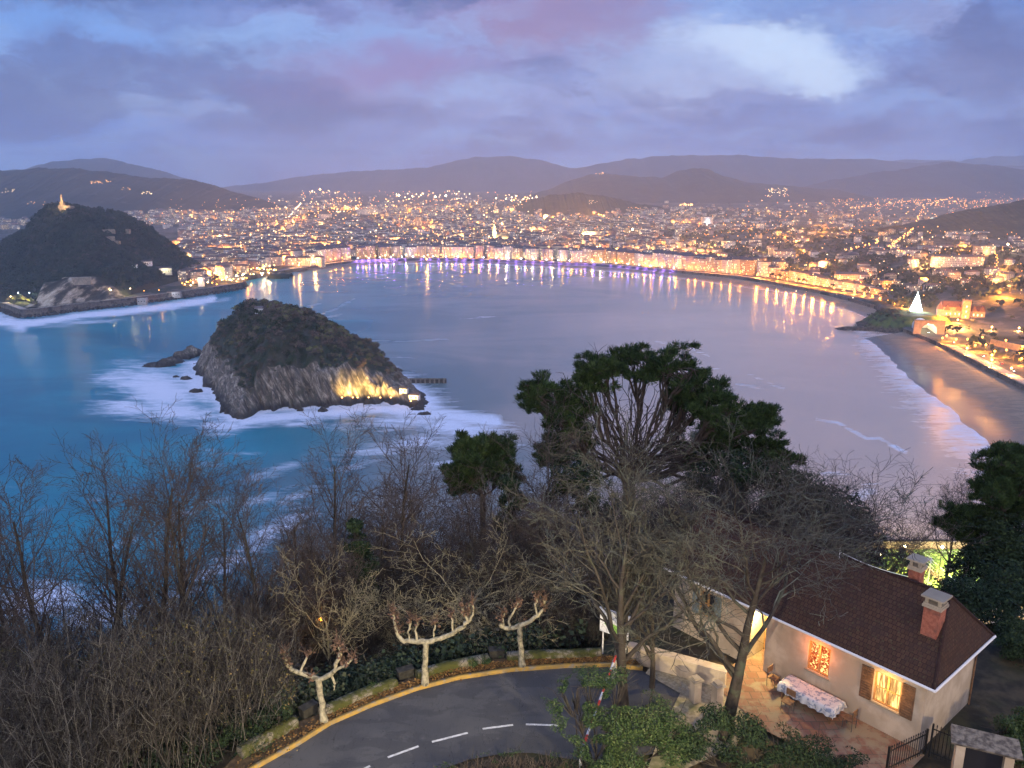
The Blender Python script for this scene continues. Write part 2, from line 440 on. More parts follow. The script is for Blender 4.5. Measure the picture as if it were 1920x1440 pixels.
# ------------------------------------------------------------------ land sheet, beaches, walls
def build_land():
    na, nr = 420, 150
    A = np.interp(np.linspace(0, 1, na), [0, .12, .88, 1], [-2.2, -.70, .70, 2.2])
    off = np.r_[0, .6, np.geomspace(8, 16000, nr-2)]
    s = land_start(A)
    Y = s[:, None]+off[None, :]; X = A[:, None]*Y
    Z = tz(X, Y); Z[:, 0] = -3
    Z[:, 1] = 6.6
    o = link('ground', gridmesh('ground', X.T, Y.T, Z.T, smooth=True), M['land']); tag(o, kind='structure')
build_land()
def strip(name, P, Q, z0, z1, rows, mat, wetfn=True, inset=0, zcurve=1.0, extra=None):
    t = np.linspace(0, 1, rows)[None, :]
    X = P[:, 0:1]*(1-t)+Q[:, 0:1]*t; Y = P[:, 1:2]*(1-t)+Q[:, 1:2]*t
    Z = z0+(z1-z0)*(t**zcurve)+0*X
    if extra: Z = Z+extra(X, Y, t)
    me = gridmesh(name, X, Y, Z, smooth=True, attrs={'wet': (1-t+0*X)} if wetfn else None)
    return link(name, me, mat)
def shifted(P, Q, d):      # push P away from Q by d metres
    v = P-Q; L = np.hypot(v[:, 0], v[:, 1])[:, None]; return P+v/L*d
o = strip('beach', shifted(CS_, CW, 14), CW, -.7, 2.2, 14, M['sand'], zcurve=.8); tag(o, kind='structure')
OSw = shifted(OS_, OW, 30).copy()
OSw += (fbm(OSw[:, :1]/14, OSw[:, 1:]/14, 3, 9)-.5)*10
o = strip('beach', OSw, OW, -.9, 2.6, 40, M['sand'], zcurve=.75, extra=lambda X, Y, t: (fbm(X/22, Y/22, 4, 5)-.5)*.55*np.minimum(1, (1-t)*3)*np.minimum(1, t*3+.3)); tag(o, kind='structure')
def wall_strip(name, P, z0, z1, thick, mat, label, parapet=.9, seg=None):
    """sea wall: vertical face, coping, thickness inland"""
    d = np.gradient(P, axis=0); n = np.stack([-d[:, 1], d[:, 0]], 1); n /= np.hypot(n[:, 0], n[:, 1])[:, None]
    # inland = away from the camera / sea
    s = np.sign((n*P).sum(1))[:, None]; s[s == 0] = 1; n = n*s
    prof = [(0, z0), (.0, z1-.5), (-.5, z1-.5), (-.5, z1), (thick*.25, z1), (thick*.25, z1-parapet), (thick, z1-parapet), (thick, z0)]
    X = np.stack([P[:, 0]+n[:, 0]*a for a, _ in prof], 1); Y = np.stack([P[:, 1]+n[:, 1]*a for a, _ in prof], 1)
    Z = np.stack([np.full(len(P), b) for _, b in prof], 1)
    o = link(name, gridmesh(name, X, Y, Z), mat); tag(o, label, 'wall'); return o, n
_, CWn = wall_strip('sea_wall', CW, .5, WALLZ, 3, M['stone_wall'], 'long curved sea wall below the lamps of the big bay beach')
_, OWn = wall_strip('sea_wall', OW, .5, WALLZ, 3, M['stone_wall'], 'stone sea wall above the near sandy beach at the right edge')
def road_strip(name, P, n, a0, a1, z, mat, kind='structure'):
    X = np.stack([P[:, 0]+n[:, 0]*a0, P[:, 0]+n[:, 0]*a1], 1); Y = np.stack([P[:, 1]+n[:, 1]*a0, P[:, 1]+n[:, 1]*a1], 1)
    o = link(name, gridmesh(name, X, Y, np.full_like(X, z)), mat); tag(o, kind=kind); return o
road_strip('pavement', CW, CWn, 3, 15, WALLZ-.6, M['promenade'])
road_strip('pavement', OW, OWn, 3, 14, WALLZ-.6, M['promenade'])
M['road_far'] = noisy('town_asphalt', (.06,.055,.05), (.085,.08,.07), .1, coord='pos')
road_strip('road', CW, CWn, 15.3, 32, WALLZ-.64, M['road_far'])
road_strip('road', OW, OWn, 14.3, 30, WALLZ-.64, M['road_far'])

# ------------------------------------------------------------------ mountains
def ridge(name, prof, Y0, df, db, mat, nx=420, base=-5, rough=.10, seed=1, nrow=26):
    pxs = np.linspace(prof[0][0], prof[-1][0], nx)
    pys = np.interp(pxs, [p[0] for p in prof], [p[1] for p in prof])
    # gentle extra skyline detail
    pys = pys+(fbm(pxs/24, pxs*0, 4, seed)-.5)*6+((fbm(pxs/3, pxs*0+9, 2, seed)-.5)*3 if Y0 < 6000 else 0)
    crest = [D(a, b, Y0) for a, b in zip(pxs, pys)]
    cx = np.array([c.x for c in crest]); cz = np.array([c.z for c in crest])
    k = np.r_[np.linspace(-1, 0, nrow), np.linspace(0, 1, nrow//2)[1:]]
    X = np.repeat(cx[None, :], len(k), 0); Yv = Y0+np.where(k < 0, k*df, k*db)
    Y = np.repeat(Yv[:, None], nx, 1)
    X = X*(1+.25*(Y/Y0-1))
    g = np.where(k < 0, (1+k), (1-k)); g = g**1.15
    f = sstep(g, 0, 1)*.6+.4*g
    hh = (cz-base)[None, :]
    wob = (fbm(X/(df*.22), Y/(df*.3), 5, seed+7)-.5)
    edge = 4*g*(1-g)
    Z = base+hh*f[:, None]+wob*hh*rough*6*edge[:, None]*.6
    Z = np.minimum(Z, base+hh*(.985-.0*edge[:, None])*np.maximum(.02, (1-np.maximum(0, -k)[:, None]*.55)) + (k[:, None] == 0)*hh*.02) if False else Z
    o = link(name, gridmesh(name, X, Y, Z, smooth=True), mat); tag(o, kind='structure'); return o
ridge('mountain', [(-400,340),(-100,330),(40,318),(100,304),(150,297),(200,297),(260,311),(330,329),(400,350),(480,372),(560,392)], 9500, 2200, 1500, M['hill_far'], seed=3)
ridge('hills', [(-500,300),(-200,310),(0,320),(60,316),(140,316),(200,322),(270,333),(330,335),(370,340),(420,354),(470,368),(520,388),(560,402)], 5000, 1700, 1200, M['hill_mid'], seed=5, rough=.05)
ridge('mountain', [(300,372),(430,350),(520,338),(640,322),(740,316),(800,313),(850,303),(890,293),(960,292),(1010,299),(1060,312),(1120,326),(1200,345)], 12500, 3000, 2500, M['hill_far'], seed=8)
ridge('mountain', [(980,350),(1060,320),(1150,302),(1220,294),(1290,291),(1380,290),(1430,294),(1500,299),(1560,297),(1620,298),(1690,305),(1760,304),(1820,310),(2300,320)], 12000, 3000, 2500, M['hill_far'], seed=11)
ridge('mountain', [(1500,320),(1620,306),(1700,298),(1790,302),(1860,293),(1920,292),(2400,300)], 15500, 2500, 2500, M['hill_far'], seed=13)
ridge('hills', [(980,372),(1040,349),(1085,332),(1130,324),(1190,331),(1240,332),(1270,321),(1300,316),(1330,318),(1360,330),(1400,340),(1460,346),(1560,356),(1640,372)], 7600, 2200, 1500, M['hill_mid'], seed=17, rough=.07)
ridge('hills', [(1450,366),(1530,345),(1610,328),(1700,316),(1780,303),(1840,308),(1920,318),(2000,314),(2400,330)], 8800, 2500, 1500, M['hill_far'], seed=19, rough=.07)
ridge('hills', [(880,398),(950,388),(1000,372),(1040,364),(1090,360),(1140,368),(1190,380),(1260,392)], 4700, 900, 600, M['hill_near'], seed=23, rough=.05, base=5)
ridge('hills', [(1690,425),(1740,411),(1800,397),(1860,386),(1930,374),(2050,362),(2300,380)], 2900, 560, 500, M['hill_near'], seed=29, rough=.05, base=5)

# ------------------------------------------------------------------ woodland as leaf clumps
def clumps(P, rad, per, qs, seed=0, squash=.8, tone=None):
    """P (n,3) crown centres, rad (n,), per = quads per crown, qs = quad size factor"""
    g = np.random.default_rng(seed); P = np.asarray(P, float); rad = np.asarray(rad, float); n = len(P)
    d = g.normal(size=(n, per, 3)); d /= np.linalg.norm(d, axis=2, keepdims=True)
    d[..., 2] = np.where(d[..., 2] < -.35, -d[..., 2], d[..., 2])
    r = rad[:, None]*(.62+.42*g.random((n, per)))*(1+.25*np.sin(d[..., 0]*5+rad[:, None]*9)*np.cos(d[..., 1]*4+rad[:, None]*5))
    c = P[:, None, :]+d*r[..., None]*np.array([1, 1, squash])
    nn_ = d+g.normal(size=d.shape)*.55; nn_ /= np.linalg.norm(nn_, axis=2, keepdims=True)
    a = np.cross(nn_, g.normal(size=d.shape)); a /= np.linalg.norm(a, axis=2, keepdims=True)
    b = np.cross(nn_, a); s = (rad[:, None]*qs*(.6+.8*g.random((n, per))))[..., None]
    V = np.stack([c-a*s-b*s*.6, c+a*s*.8-b*s*.8, c+a*s+b*s*.7, c-a*s*.7+b*s], 2).reshape(-1, 3)
    F = np.arange(len(V)).reshape(-1, 4)
    if tone is None: tone = g.random(n)
    T = np.repeat(np.clip(tone[:, None]+(g.random((n, per))-.5)*.35, 0, 1).ravel(), 4)
    return V, F, T
def mk_leaf(name, stops, rough=.8):
    def fn(t, b):
        f = t.attr('tone'); c = t.ramp(f, stops); t.set(b.inputs['Base Color'], c)
    return material(name, fn, rough=rough, spec=.15)
M['wood_winter'] = mk_leaf('winter_woodland', [(0,(.020,.032,.014)),(.38,(.045,.060,.022)),(.55,(.085,.062,.045)),(.8,(.15,.105,.085)),(1,(.15,.16,.05))])
M['wood_dark'] = mk_leaf('dark_woodland', [(0,(.014,.026,.018)),(.5,(.038,.052,.030)),(.8,(.070,.058,.044)),(1,(.11,.085,.07))])

# ------------------------------------------------------------------ island
ISL = [(-361,889),(-345,850),(-318,800),(-286,745),(-262,702),(-240,661),(-230,668),(-224,690),(-200,699),(-180,703),(-150,708),(-135,718),(-118,722),(-106,708),(-97,701),(-88,699),(-78,708),(-81,735),(-100,780),(-130,830),(-170,872),(-230,915),(-300,935),(-345,920)]
def island_h(X, Y):
    Xw = X+(fbm(X/9, Y/9, 3, 31)-.5)*9; Yw = Y+(fbm(X/6.5, Y/14, 4, 37)-.5)*20+(vnoise(X/3.1, Y/9, 4)-.5)*6+(fbm(X/13, Y/30, 2, 44)-.5)*16
    d, ins = polydist(Xw, Yw, ISL); d = np.where(ins, d, -d)
    Hc = np.interp(X, [-365,-345,-332,-316,-290,-255,-225,-199,-175,-152,-132,-112,-92,-78], [8,30,50,66,73,75,71,64,53,38,24,14,7,2])
    # distance to the slab foot on the west
    dl, _ = polydist(X, Y, [(-361,889),(-345,850),(-318,800),(-286,745),(-240,661),(-286,745),(-318,800),(-345,850)])
    ch = np.interp(X, [-290,-245,-232,-200,-150,-124,-106,-90,-78], [40,32,32,33,33,29,17,6,2])
    ch = ch*(.72+.6*fbm(X/14, X*0+3, 3, 91))
    ch = np.minimum(ch, Hc)
    cl = np.interp(d, [-8,-2,0,2,5,9,13], [-5,-2,0,.22,.62,.93,1]); 
    h = np.where(d < 0, np.interp(d, [-8, 0], [-5, 0]), cl*ch)
    up = np.clip((d-11)/np.interp(X, [-330,-250,-150,-100], [70,78,62,40]), 0, 1)
    h = h+(Hc-ch)*np.sin(up*math.pi/2)*(d > 0)
    slab = dl*1.25+(fbm(X/7, Y/7, 3, 3)-.5)*3
    h = np.where((d > 0), np.minimum(h, slab+1), h)
    h = h+(fbm(X/5, Y/5, 3, 41)-.5)*3*sstep(d, -3, 3)
    # cleft beside the slab
    led = (vnoise((X+h*.4)/4.3, Y/15, 77)-.5)*5*sstep(h, 3, 8)*(h < 42)
    h = h+led
    cle = np.exp(-((X-(-233+ (Y-690)*-.10))/3.0)**2)*sstep(Y, 735, 690)
    return h-cle*np.clip(h, 0, 18)*.75, d
def _isl(t, b):
    v = t.pos(); sp = t.n('ShaderNodeSeparateXYZ'); t.t.links.new(v, sp.inputs[0])
    z = sp.outputs[2]
    st = t.noise(t.comb(t.m('ADD', t.m('ADD', t.m('MULTIPLY', sp.outputs[0], .30), t.m('MULTIPLY', sp.outputs[1], .10)), t.m('MULTIPLY', z, .13)), t.m('MULTIPLY', sp.outputs[1], .12), t.m('MULTIPLY', z, .06)), 1.0, 8, .72, 1.1)
    n2 = t.noise(v, .09, 5, .6)
    rock = t.ramp(st, [(.30,(.030,.025,.02)),(.43,(.075,.06,.045)),(.53,(.18,.145,.105)),(.64,(.46,.40,.31)),(.72,(.12,.10,.075))])
    rock = t.mix(t.sm(n2, .5, .68), rock, (.075,.07,.05,1))
    wetl = t.sm(t.m('ADD', z, t.m('MULTIPLY', n2, 9)), 13, 6.5)
    rock = t.mix(t.m('MULTIPLY', wetl, .85), rock, (.022,.02,.018,1))
    veg = t.attr('veg')
    g = t.mix(t.sm(n2, .4, .6), (.025,.038,.016,1), (.055,.048,.028,1))
    c = t.mix(t.sm(t.m('ADD', veg, t.m('MULTIPLY', t.m('SUBTRACT', st, .5), .6)), .4, .6), rock, g)
    t.set(b.inputs['Base Color'], c); bump(t, b, st, .9, 1.5)
M['island'] = material('island_rock', _isl, rough=.85, spec=.25)
def build_island():
    xs = np.arange(-385, -40, 1.15); ys = np.arange(640, 950, 1.3)
    X, Y = np.meshgrid(xs, ys); Z, d = island_h(X, Y)
    gy, gx = np.gradient(Z, 1.3, 1.15); sl_ = np.hypot(gx, gy)
    dl, _ = polydist(X, Y, [(-361,889),(-318,800),(-286,745),(-240,661),(-286,745),(-318,800)])
    veg = sstep(d, 12, 17)*(Z > 20)*sstep(dl, 12, 26)
    litc = (X > -140)&(X < -82)&(Y < 745)
    veg = np.where(litc, veg*.2, veg)
    me = gridmesh('island', X, Y, Z, smooth=True, attrs={'veg': veg})
    o = link('island', me, M['island']); tag(o, kind='structure')
    g = np.random.default_rng(3); P = []; rr = []; tt = []
    while len(P) < 1250:
        x = g.uniform(-340, -98); y = g.uniform(690, 935)
        h, d = island_h(np.array([x]), np.array([y])); h = h[0]; d = d[0]
        dl, _ = polydist(np.array([x]), np.array([y]), [(-361,889),(-318,800),(-286,745),(-240,661),(-286,745),(-318,800)])
        hang = fbm(np.array([x/11]), np.array([y/40]), 3, 19)[0] > .54
        if d < (6.5 if hang else 13) or dl[0] < 15 or h < (13 if hang else 17): continue
        if -140 < x < -82 and y < 752: continue
        r = g.choice([g.uniform(1.6, 3), g.uniform(3, 5.2)]) if h > 40 else g.uniform(1.2, 3.4)
        P.append((x, y, h+r*.62)); rr.append(r)
        tt.append(np.clip(.15+.8*fbm(np.array([x/22]), np.array([y/22]), 3, 77)[0]+(.25 if x > -190 else 0)*(h/60)+g.normal()*.24, 0, 1))
    V, F, T = clumps(P, rr, 110, .13, 9, tone=np.array(tt))
    o = link('woodland', npmesh('woodland', V, F, attrs={'tone': T}), M['wood_winter']); tag(o, kind='stuff')
build_island()

# ------------------------------------------------------------------ harbour hill with its cliff
def hill_prof(pts, Y): return [(D(a, b, Y).x, D(a, b, Y).z) for a, b in pts]
UP = hill_prof([(-300,470),(-120,440),(0,432),(30,410),(70,396),(110,391),(150,402),(200,412),(240,428),(270,452),(300,482),(335,520),(350,545)], 1610)
def urgull_h(X, Y):
    Hc = np.interp(X, [p[0] for p in UP], [p[1] for p in UP])
    front = np.interp(X, [p[0] for p in _qf], [p[1] for p in _qf])
    k = (Y-front)
    low = np.interp(X, [-1000,-760,-745,-640,-560,-520], [10,10,44,58,40,8])     # cliff terrace height
    c = np.interp(k, [0, 14, 22, 70, 84], [7, 7.5, 11, 1, 1])
    z = np.where(k < 22, c, 0)
    z2 = 11+(np.minimum(low, Hc)-11)*sstep(k, 18, 74)
    z3 = z2+np.maximum(Hc-low, 0)*sstep(k, 84, 290)*1.04
    back = 1-sstep(Y, 1650, 1930)
    z = np.where(k < 18, c, z3*back+6*(1-back))
    nz = (fbm(X/45, Y/45, 4, 51)-.5)*26*sstep(k, 60, 160)*sstep(z, 8, 40)
    gul = (fbm(X/11+Y/40, Y/50, 4, 58)-.5)*22*sstep(k, 16, 40)*(1-sstep(k, 66, 100))
    return z+nz+gul, k
_qf = [(x, y+4) for x, y in QW]+[(G(470,518,6).x, G(470,518,6).y), (-300, 1700)]
def _urg(t, b):
    v = t.pos(); sp = t.n('ShaderNodeSeparateXYZ'); t.t.links.new(v, sp.inputs[0])
    st = t.noise(t.comb(t.m('SUBTRACT', t.m('MULTIPLY', sp.outputs[0], .06), t.m('MULTIPLY', sp.outputs[2], .06)), t.m('MULTIPLY', sp.outputs[1], .03), t.m('MULTIPLY', sp.outputs[2], .01)), 1.0, 7, .66)
    rock = t.ramp(st, [(.35,(.03,.028,.02)),(.47,(.07,.062,.045)),(.53,(.26,.22,.16)),(.62,(.50,.44,.33)),(.8,(.1,.085,.06))])
    g = t.mix(t.sm(t.noise(v, .02, 5), .4, .6), (.014,.022,.014,1), (.035,.036,.022,1))
    c = t.mix(t.attr('rock'), g, rock); t.set(b.inputs['Base Color'], c)
M['urgull'] = material('harbour_hill_rock', _urg, rough=.92, spec=.15)
def build_urgull():
    xs = np.arange(-1300, -470, 4.0); ys = np.arange(1230, 1960, 5.0)
    X, Y = np.meshgrid(xs, ys); Z, k = urgull_h(X, Y)
    Z = np.where(k < 2, -6, Z)
    rock = sstep(k, 16, 24)*(1-sstep(k, 66, 86))*((X > -760)*1.0)
    o = link('hill', gridmesh('hill', X, Y, Z, smooth=True, attrs={'rock': rock}), M['urgull']); tag(o, kind='structure')
    g = np.random.default_rng(8); P = []; rr = []; tt = []
    while len(P) < 3600:
        x = g.uniform(-1100, -500, 400); y = g.uniform(1270, 1760, 400); h, k = urgull_h(x, y)
        ok = (k > 92) & (h > 14) | ((x < -765) & (k > 30) & (h > 12))
        path = np.abs((x+700)-(y-1450)*-.6) < 6
        ok &= ~path
        for a, b, c in zip(x[ok], y[ok], h[ok]):
            r = g.uniform(3, 7.5); P.append((a, b, c+r*.4)); rr.append(r)
            tt.append(np.clip(.1+.6*fbm(np.array([a/60]), np.array([b/60]), 3, 7)[0]+g.normal()*.14, 0, 1))
    V, F, T = clumps(P, rr, 46, .18, 12, tone=np.array(tt))
    o = link('woodland', npmesh('woodland', V, F, attrs={'tone': T}), M['wood_dark']); tag(o, kind='stuff')
build_urgull()

# ------------------------------------------------------------------ water
def _water(t, b):
    v = t.pos()
    foam = t.attr('foam'); silt = t.attr('silt')
    n_big = t.noise(t.vmul(v, (.0035,.007,1)), 1.0, 5, .6, .8)
    s1 = t.noise(t.vmul(v, (.012,.045,1)), 1.0, 8, .62, 1.6)
    s2 = t.noise(t.vmul(v, (.06,.14,1)), 1.0, 7, .66, 1.2)
    s = t.m('ADD', t.m('MULTIPLY', s1, .6), t.m('MULTIPLY', s2, .4))
    f = t.m('ADD', foam, t.m('MULTIPLY', t.m('SUBTRACT', s, .5), t.m('ADD', .25, t.m('MULTIPLY', t.m('MULTIPLY', foam, t.m('SUBTRACT', 1, foam)), 9))))
    f = t.sm(f, .20, .95)
    f = t.m('MULTIPLY', f, t.sm(foam, .01, .12))
    deep = t.mix(t.sm(n_big, .35, .65), (.0005,.130,.19,1), (.002,.215,.28,1))
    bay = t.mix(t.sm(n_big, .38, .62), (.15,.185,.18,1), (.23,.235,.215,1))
    bay = t.mix(t.m('MULTIPLY', t.attr('sandy'), t.m('ADD', .6, t.m('MULTIPLY', n_big, .6)), None, True), bay, (.60,.41,.30,1))  # pink of reflected cloud put into the body colour, over sandy shallows
    c = t.mix(silt, deep, bay)
    c = t.mix(t.m('MULTIPLY', f, .95), c, (.74,.77,.84,1))
    t.set(b.inputs['Base Color'], c)
    t.set(b.inputs['Roughness'], t.m('ADD', t.m('SUBTRACT', .30, t.m('MULTIPLY', silt, .075)), t.m('MULTIPLY', f, .5)))
    b.inputs['IOR'].default_value = 1.33
    w = t.noise(t.vmul(v, (.15,.3,1)), 1.0, 4, .6)
    bump(t, b, w, .12, .5)
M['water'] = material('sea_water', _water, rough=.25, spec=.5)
def line_d(px, py, pts):
    best = np.full(px.shape, 1e9)
    for (ax, ay), (bx, by) in zip(pts[:-1], pts[1:]):
        dx, dy = bx-ax, by-ay; L = dx*dx+dy*dy
        t = np.clip(((px-ax)*dx+(py-ay)*dy)/L, 0, 1)
        best = np.minimum(best, np.hypot(px-ax-t*dx, (py-ay-t*dy)))
    return best
def build_water():
    A = np.interp(np.linspace(0, 1, 620), [0, .1, .9, 1], [-3, -.72, .72, 3])
    Yv = np.r_[np.geomspace(90, 2700, 520), np.geomspace(3000, 20000, 10)]
    AA, Y = np.meshgrid(A, Yv); X = AA*Y
    t = Y*CS+HC*SN; px = 960+FPX*X/t; py = 720-FPX*(Y*SN-HC*CS)/t
    f = np.zeros_like(X)
    def add(v): np.maximum(f, v, out=f)
    def blob(cx, cy, rx, ry, s, rot=0):
        u = px-cx; w = py-cy; c, s_ = math.cos(rot), math.sin(rot)
        u, w = u*c+w*s_, w*c-u*s_
        add(s*np.exp(-((u/rx)**2+(w/ry)**2)))
    def line(pts, wd, s): add(s*np.exp(-(line_d(px, py, pts)/wd)**2))
    d, ins = polydist(X, Y, ISL)
    add(np.where(ins, 1, .98*np.exp(-d/20)*(Y < 900)))
    blob(300, 730, 110, 52, .95, .25); blob(250, 765, 90, 26, .8, .1); blob(230, 705, 70, 16, .8, -.1); blob(330, 770, 110, 26, .9, .1); blob(250, 780, 60, 12, .55)
    blob(420, 800, 60, 20, .8, 0); blob(370, 720, 60, 40, .95, .9); blob(215, 770, 80, 14, .5)
    line([(455,790),(560,778),(700,765),(800,775),(930,790)], 14, .95)
    blob(860, 800, 110, 22, .85, .08); blob(760, 790, 120, 18, .8); blob(640, 800, 80, 14, .45); blob(560, 790, 60, 14, .6)
    blob(800, 830, 90, 22, .6); blob(700, 850, 80, 20, .45, -.1); blob(930, 830, 70, 20, .55); blob(850, 870, 70, 14, .45)
    blob(420, 850, 90, 12, .42, -.05); blob(520, 880, 90, 14, .42, -.35); blob(480, 940, 110, 14, .45, -.4); blob(380, 870, 60, 10, .35)
    blob(500, 1000, 120, 26, .55, -.45); blob(350, 960, 120, 14, .40, -.35); blob(420, 1060, 130, 24, .6, -.5); blob(560, 930, 60, 16, .45, -.4)
    blob(100, 905, 110, 9, .36, -.1); blob(60, 960, 80, 9, .34, -.2); blob(200, 930, 60, 8, .38, -.3); blob(250, 1010, 120, 12, .36, -.4)
    blob(60, 1130, 140, 40, .75, -.15); blob(200, 1150, 120, 36, .7, -.3); blob(330, 1120, 80, 30, .55, -.5); blob(640,880,70,10,.4,-.2)
    line([(-60,602),(20,606),(60,606),(150,592),(250,583),(330,573),(400,561)], 9, .95)
    line([(-60,596),(0,598),(40,612)], 16, .85); line([(330,575),(430,561)], 5, .6)
    blob(150, 606, 120, 7, .55, -.1)
    # bay swirls
    for pts, w, s in (([(585,592),(620,584),(655,566)], 3, .42), ([(600,596),(640,590)], 3, .38), ([(560,580),(600,570)], 3, .34), ([(690,638),(760,640),(840,636)], 3, .36),
                      ([(860,600),(930,592)], 3, .32), ([(640,572),(665,560)], 2.5, .36), ([(720,668),(780,672)], 2.5, .3),
                      ([(1530,785),(1570,792),(1625,822),(1650,822),(1700,850)], 4, .62), ([(1230,640),(1290,650),(1330,668)], 4, .34), ([(1400,700),(1470,730)], 4, .32),
                      ([(1380,720),(1430,728)], 4, .40)): line(pts, w, s)
    blob(1620, 925, 40, 16, .55, -.4); blob(1560, 890, 40, 10, .4); blob(1300, 690, 80, 6, .3)
    # breaking edge of the near beach, wide
    d2 = line_d(px, py, ond_water_px)
    left = px < np.interp(py, [q[1] for q in ond_water_px], [q[0] for q in ond_water_px])
    wd = np.interp(py, [610, 680, 760, 850, 1000], [34, 46, 60, 80, 100])
    e = np.where(left, np.exp(-(d2/wd)**2), 1.0)*sstep(py, 612, 634)
    e = np.where(px > 1540, e, 0)
    add(e*.60); add(.78*np.where(left, np.exp(-(d2/(wd*.28))**2), 1)*sstep(py, 612, 640)*(px > 1540))
    line([(1598,616),(1650,634)], 7, .5)
    # thin swash line of the far beach
    add(.55*np.exp(-(line_d(px, py, concha_water_px)/2.2)**2)*(px < 1660)*sstep(px, 700, 760))
    silt = sstep(px+(py-620)*.5+(fbm(px/90, py/60, 3, 5)-.5)*200, 520, 960)
    silt = np.maximum(silt, .45*sstep(px, 430, 620)*(py < 600))
    sandy = sstep(px+(fbm(px/120, py/80, 3, 15)-.5)*420-(py-700)*.25, 780, 1400)*sstep(py, 500, 620)  # where that pink cloud sheen is painted, on the sandy side of the bay
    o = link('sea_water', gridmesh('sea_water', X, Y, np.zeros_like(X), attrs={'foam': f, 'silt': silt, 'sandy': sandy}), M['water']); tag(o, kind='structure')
build_water()
# ------------------------------------------------------------------ town materials
def mk_facade(name, attr):
    def fn(t, b):
        uv = t.n('ShaderNodeUVMap'); sp = t.n('ShaderNodeSeparateXYZ'); t.t.links.new(uv.outputs[0], sp.inputs[0])
        U, Vv = sp.outputs[0], sp.outputs[1]
        if attr:
            base = t.attr('tint', 'Color'); seed = t.attr('seed')
        else:
            oi = t.n('ShaderNodeObjectInfo'); base = oi.outputs['Color']; seed = t.m('MULTIPLY', oi.outputs['Random'], 50)
        cu = t.m('DIVIDE', U, 3.1); cv = t.m('DIVIDE', Vv, 3.6)
        fu = t.m('FRACT', cu); fv = t.m('FRACT', cv)
        win = t.m('MULTIPLY', t.m('MULTIPLY', t.m('GREATER_THAN', fu, .30), t.m('LESS_THAN', fu, .70)), t.m('MULTIPLY', t.m('GREATER_THAN', fv, .25), t.m('LESS_THAN', fv, .78)))
        wn = t.n('ShaderNodeTexWhiteNoise', noise_dimensions='3D')
        t.t.links.new(t.comb(t.m('FLOOR', cu), t.m('FLOOR', cv), seed), wn.inputs[0])
        lit = t.m('GREATER_THAN', wn.outputs[0], .86 if not attr else .88)
        band = t.m('LESS_THAN', fv, .09)
        n = t.noise(t.pos(), .08, 4)
        c = t.mix(t.m('MULTIPLY', t.sm(n, .35, .7), .35), base, (.12,.11,.10,1), 'MIX')
        c = t.mix(t.m('MULTIPLY', band, .45), c, (.55,.52,.48,1))
        c = t.mix(win, c, (.045,.045,.05,1))
        t.set(b.inputs['Base Color'], c)
        t.set(b.inputs['Roughness'], t.m('SUBTRACT', .85, t.m('MULTIPLY', win, .5)))
        wc = t.mix(wn.outputs[0], (1,.62,.28,1), (1,.80,.5,1))
        t.set(b.inputs['Emission Color'], wc)
        t.set(b.inputs['Emission Strength'], t.m('MULTIPLY', t.m('MULTIPLY', lit, win), 2.2))
    m = material(name, fn, rough=.85, spec=.3); m.cycles.emission_sampling = 'NONE'; return m
M['facade'] = mk_facade('rendered_facade', False)
M['facade_mass'] = mk_facade('town_facades', True)
def _roof(t, b):
    oi = t.n('ShaderNodeObjectInfo'); n = t.noise(t.pos(), .25, 4)
    c = t.mix(t.sm(n, .4, .6), (.05,.045,.05,1), (.10,.085,.08,1))
    t.set(b.inputs['Base Color'], t.mix(.55, c, oi.outputs['Color']))
M['roof_town'] = material('slate_roof', _roof, rough=.7)
M['roof_mass'] = noisy('town_roofs', (.045,.042,.048), (.14,.10,.085), .03, coord='pos', c3=(.17,.15,.15))
M['pole'] = material('lamp_pole_paint', base=(.05,.05,.05,1), rough=.5)
M['concrete'] = noisy('pale_concrete', (.30,.29,.27), (.42,.40,.37), .3, coord='pos')
M['white_paint'] = material('white_paint', base=(.72,.72,.70,1), rough=.5)

def blocks(cx, cy, z0, rz, w, d, h, seeds=None):
    n = len(cx); c, s = np.cos(rz), np.sin(rz)
    rh = np.minimum(w, d)*.22
    lv = [(1, 0, 0), (1, 1, 0), (.62, 1, 1)]
    V = np.zeros((n, 12, 3))
    for L, (k, hz, rz_) in enumerate(((1, 0, 0), (1.0, 1, 0), (.60, 1, 1))):
        for j, (sx, sy) in enumerate(((-1,-1),(1,-1),(1,1),(-1,1))):
            lx = sx*w/2*k; ly = sy*d/2*k
            V[:, L*4+j, 0] = cx+lx*c-ly*s; V[:, L*4+j, 1] = cy+lx*s+ly*c; V[:, L*4+j, 2] = z0+h*hz+rh*rz_
    f = [(0,1,5,4),(1,2,6,5),(2,3,7,6),(3,0,4,7),(4,5,9,8),(5,6,10,9),(6,7,11,10),(7,4,8,11),(8,9,10,11)]
    F = (np.arange(n)[:, None, None]*12+np.array(f)[None]).reshape(-1, 4)
    uv = np.zeros((n, 9, 4, 2))
    for j, L in ((0, w), (1, d), (2, w), (3, d)):
        uv[:, j, 1, 0] = L; uv[:, j, 2, 0] = L; uv[:, j, 2, 1] = h; uv[:, j, 3, 1] = h
        uv[:, j, :, 0] += j*62
    mi = np.tile([0]*4+[1]*5, n)
    return V.reshape(-1, 3), F, uv.reshape(-1, 2), mi
TONES = {'white': (.62,.60,.57), 'cream': (.56,.49,.38), 'sandy': (.48,.40,.29), 'ochre': (.50,.34,.17), 'pale pink': (.52,.40,.36), 'grey': (.34,.34,.35), 'brick red': (.34,.17,.12), 'light grey': (.48,.48,.48)}
TN = list(TONES)
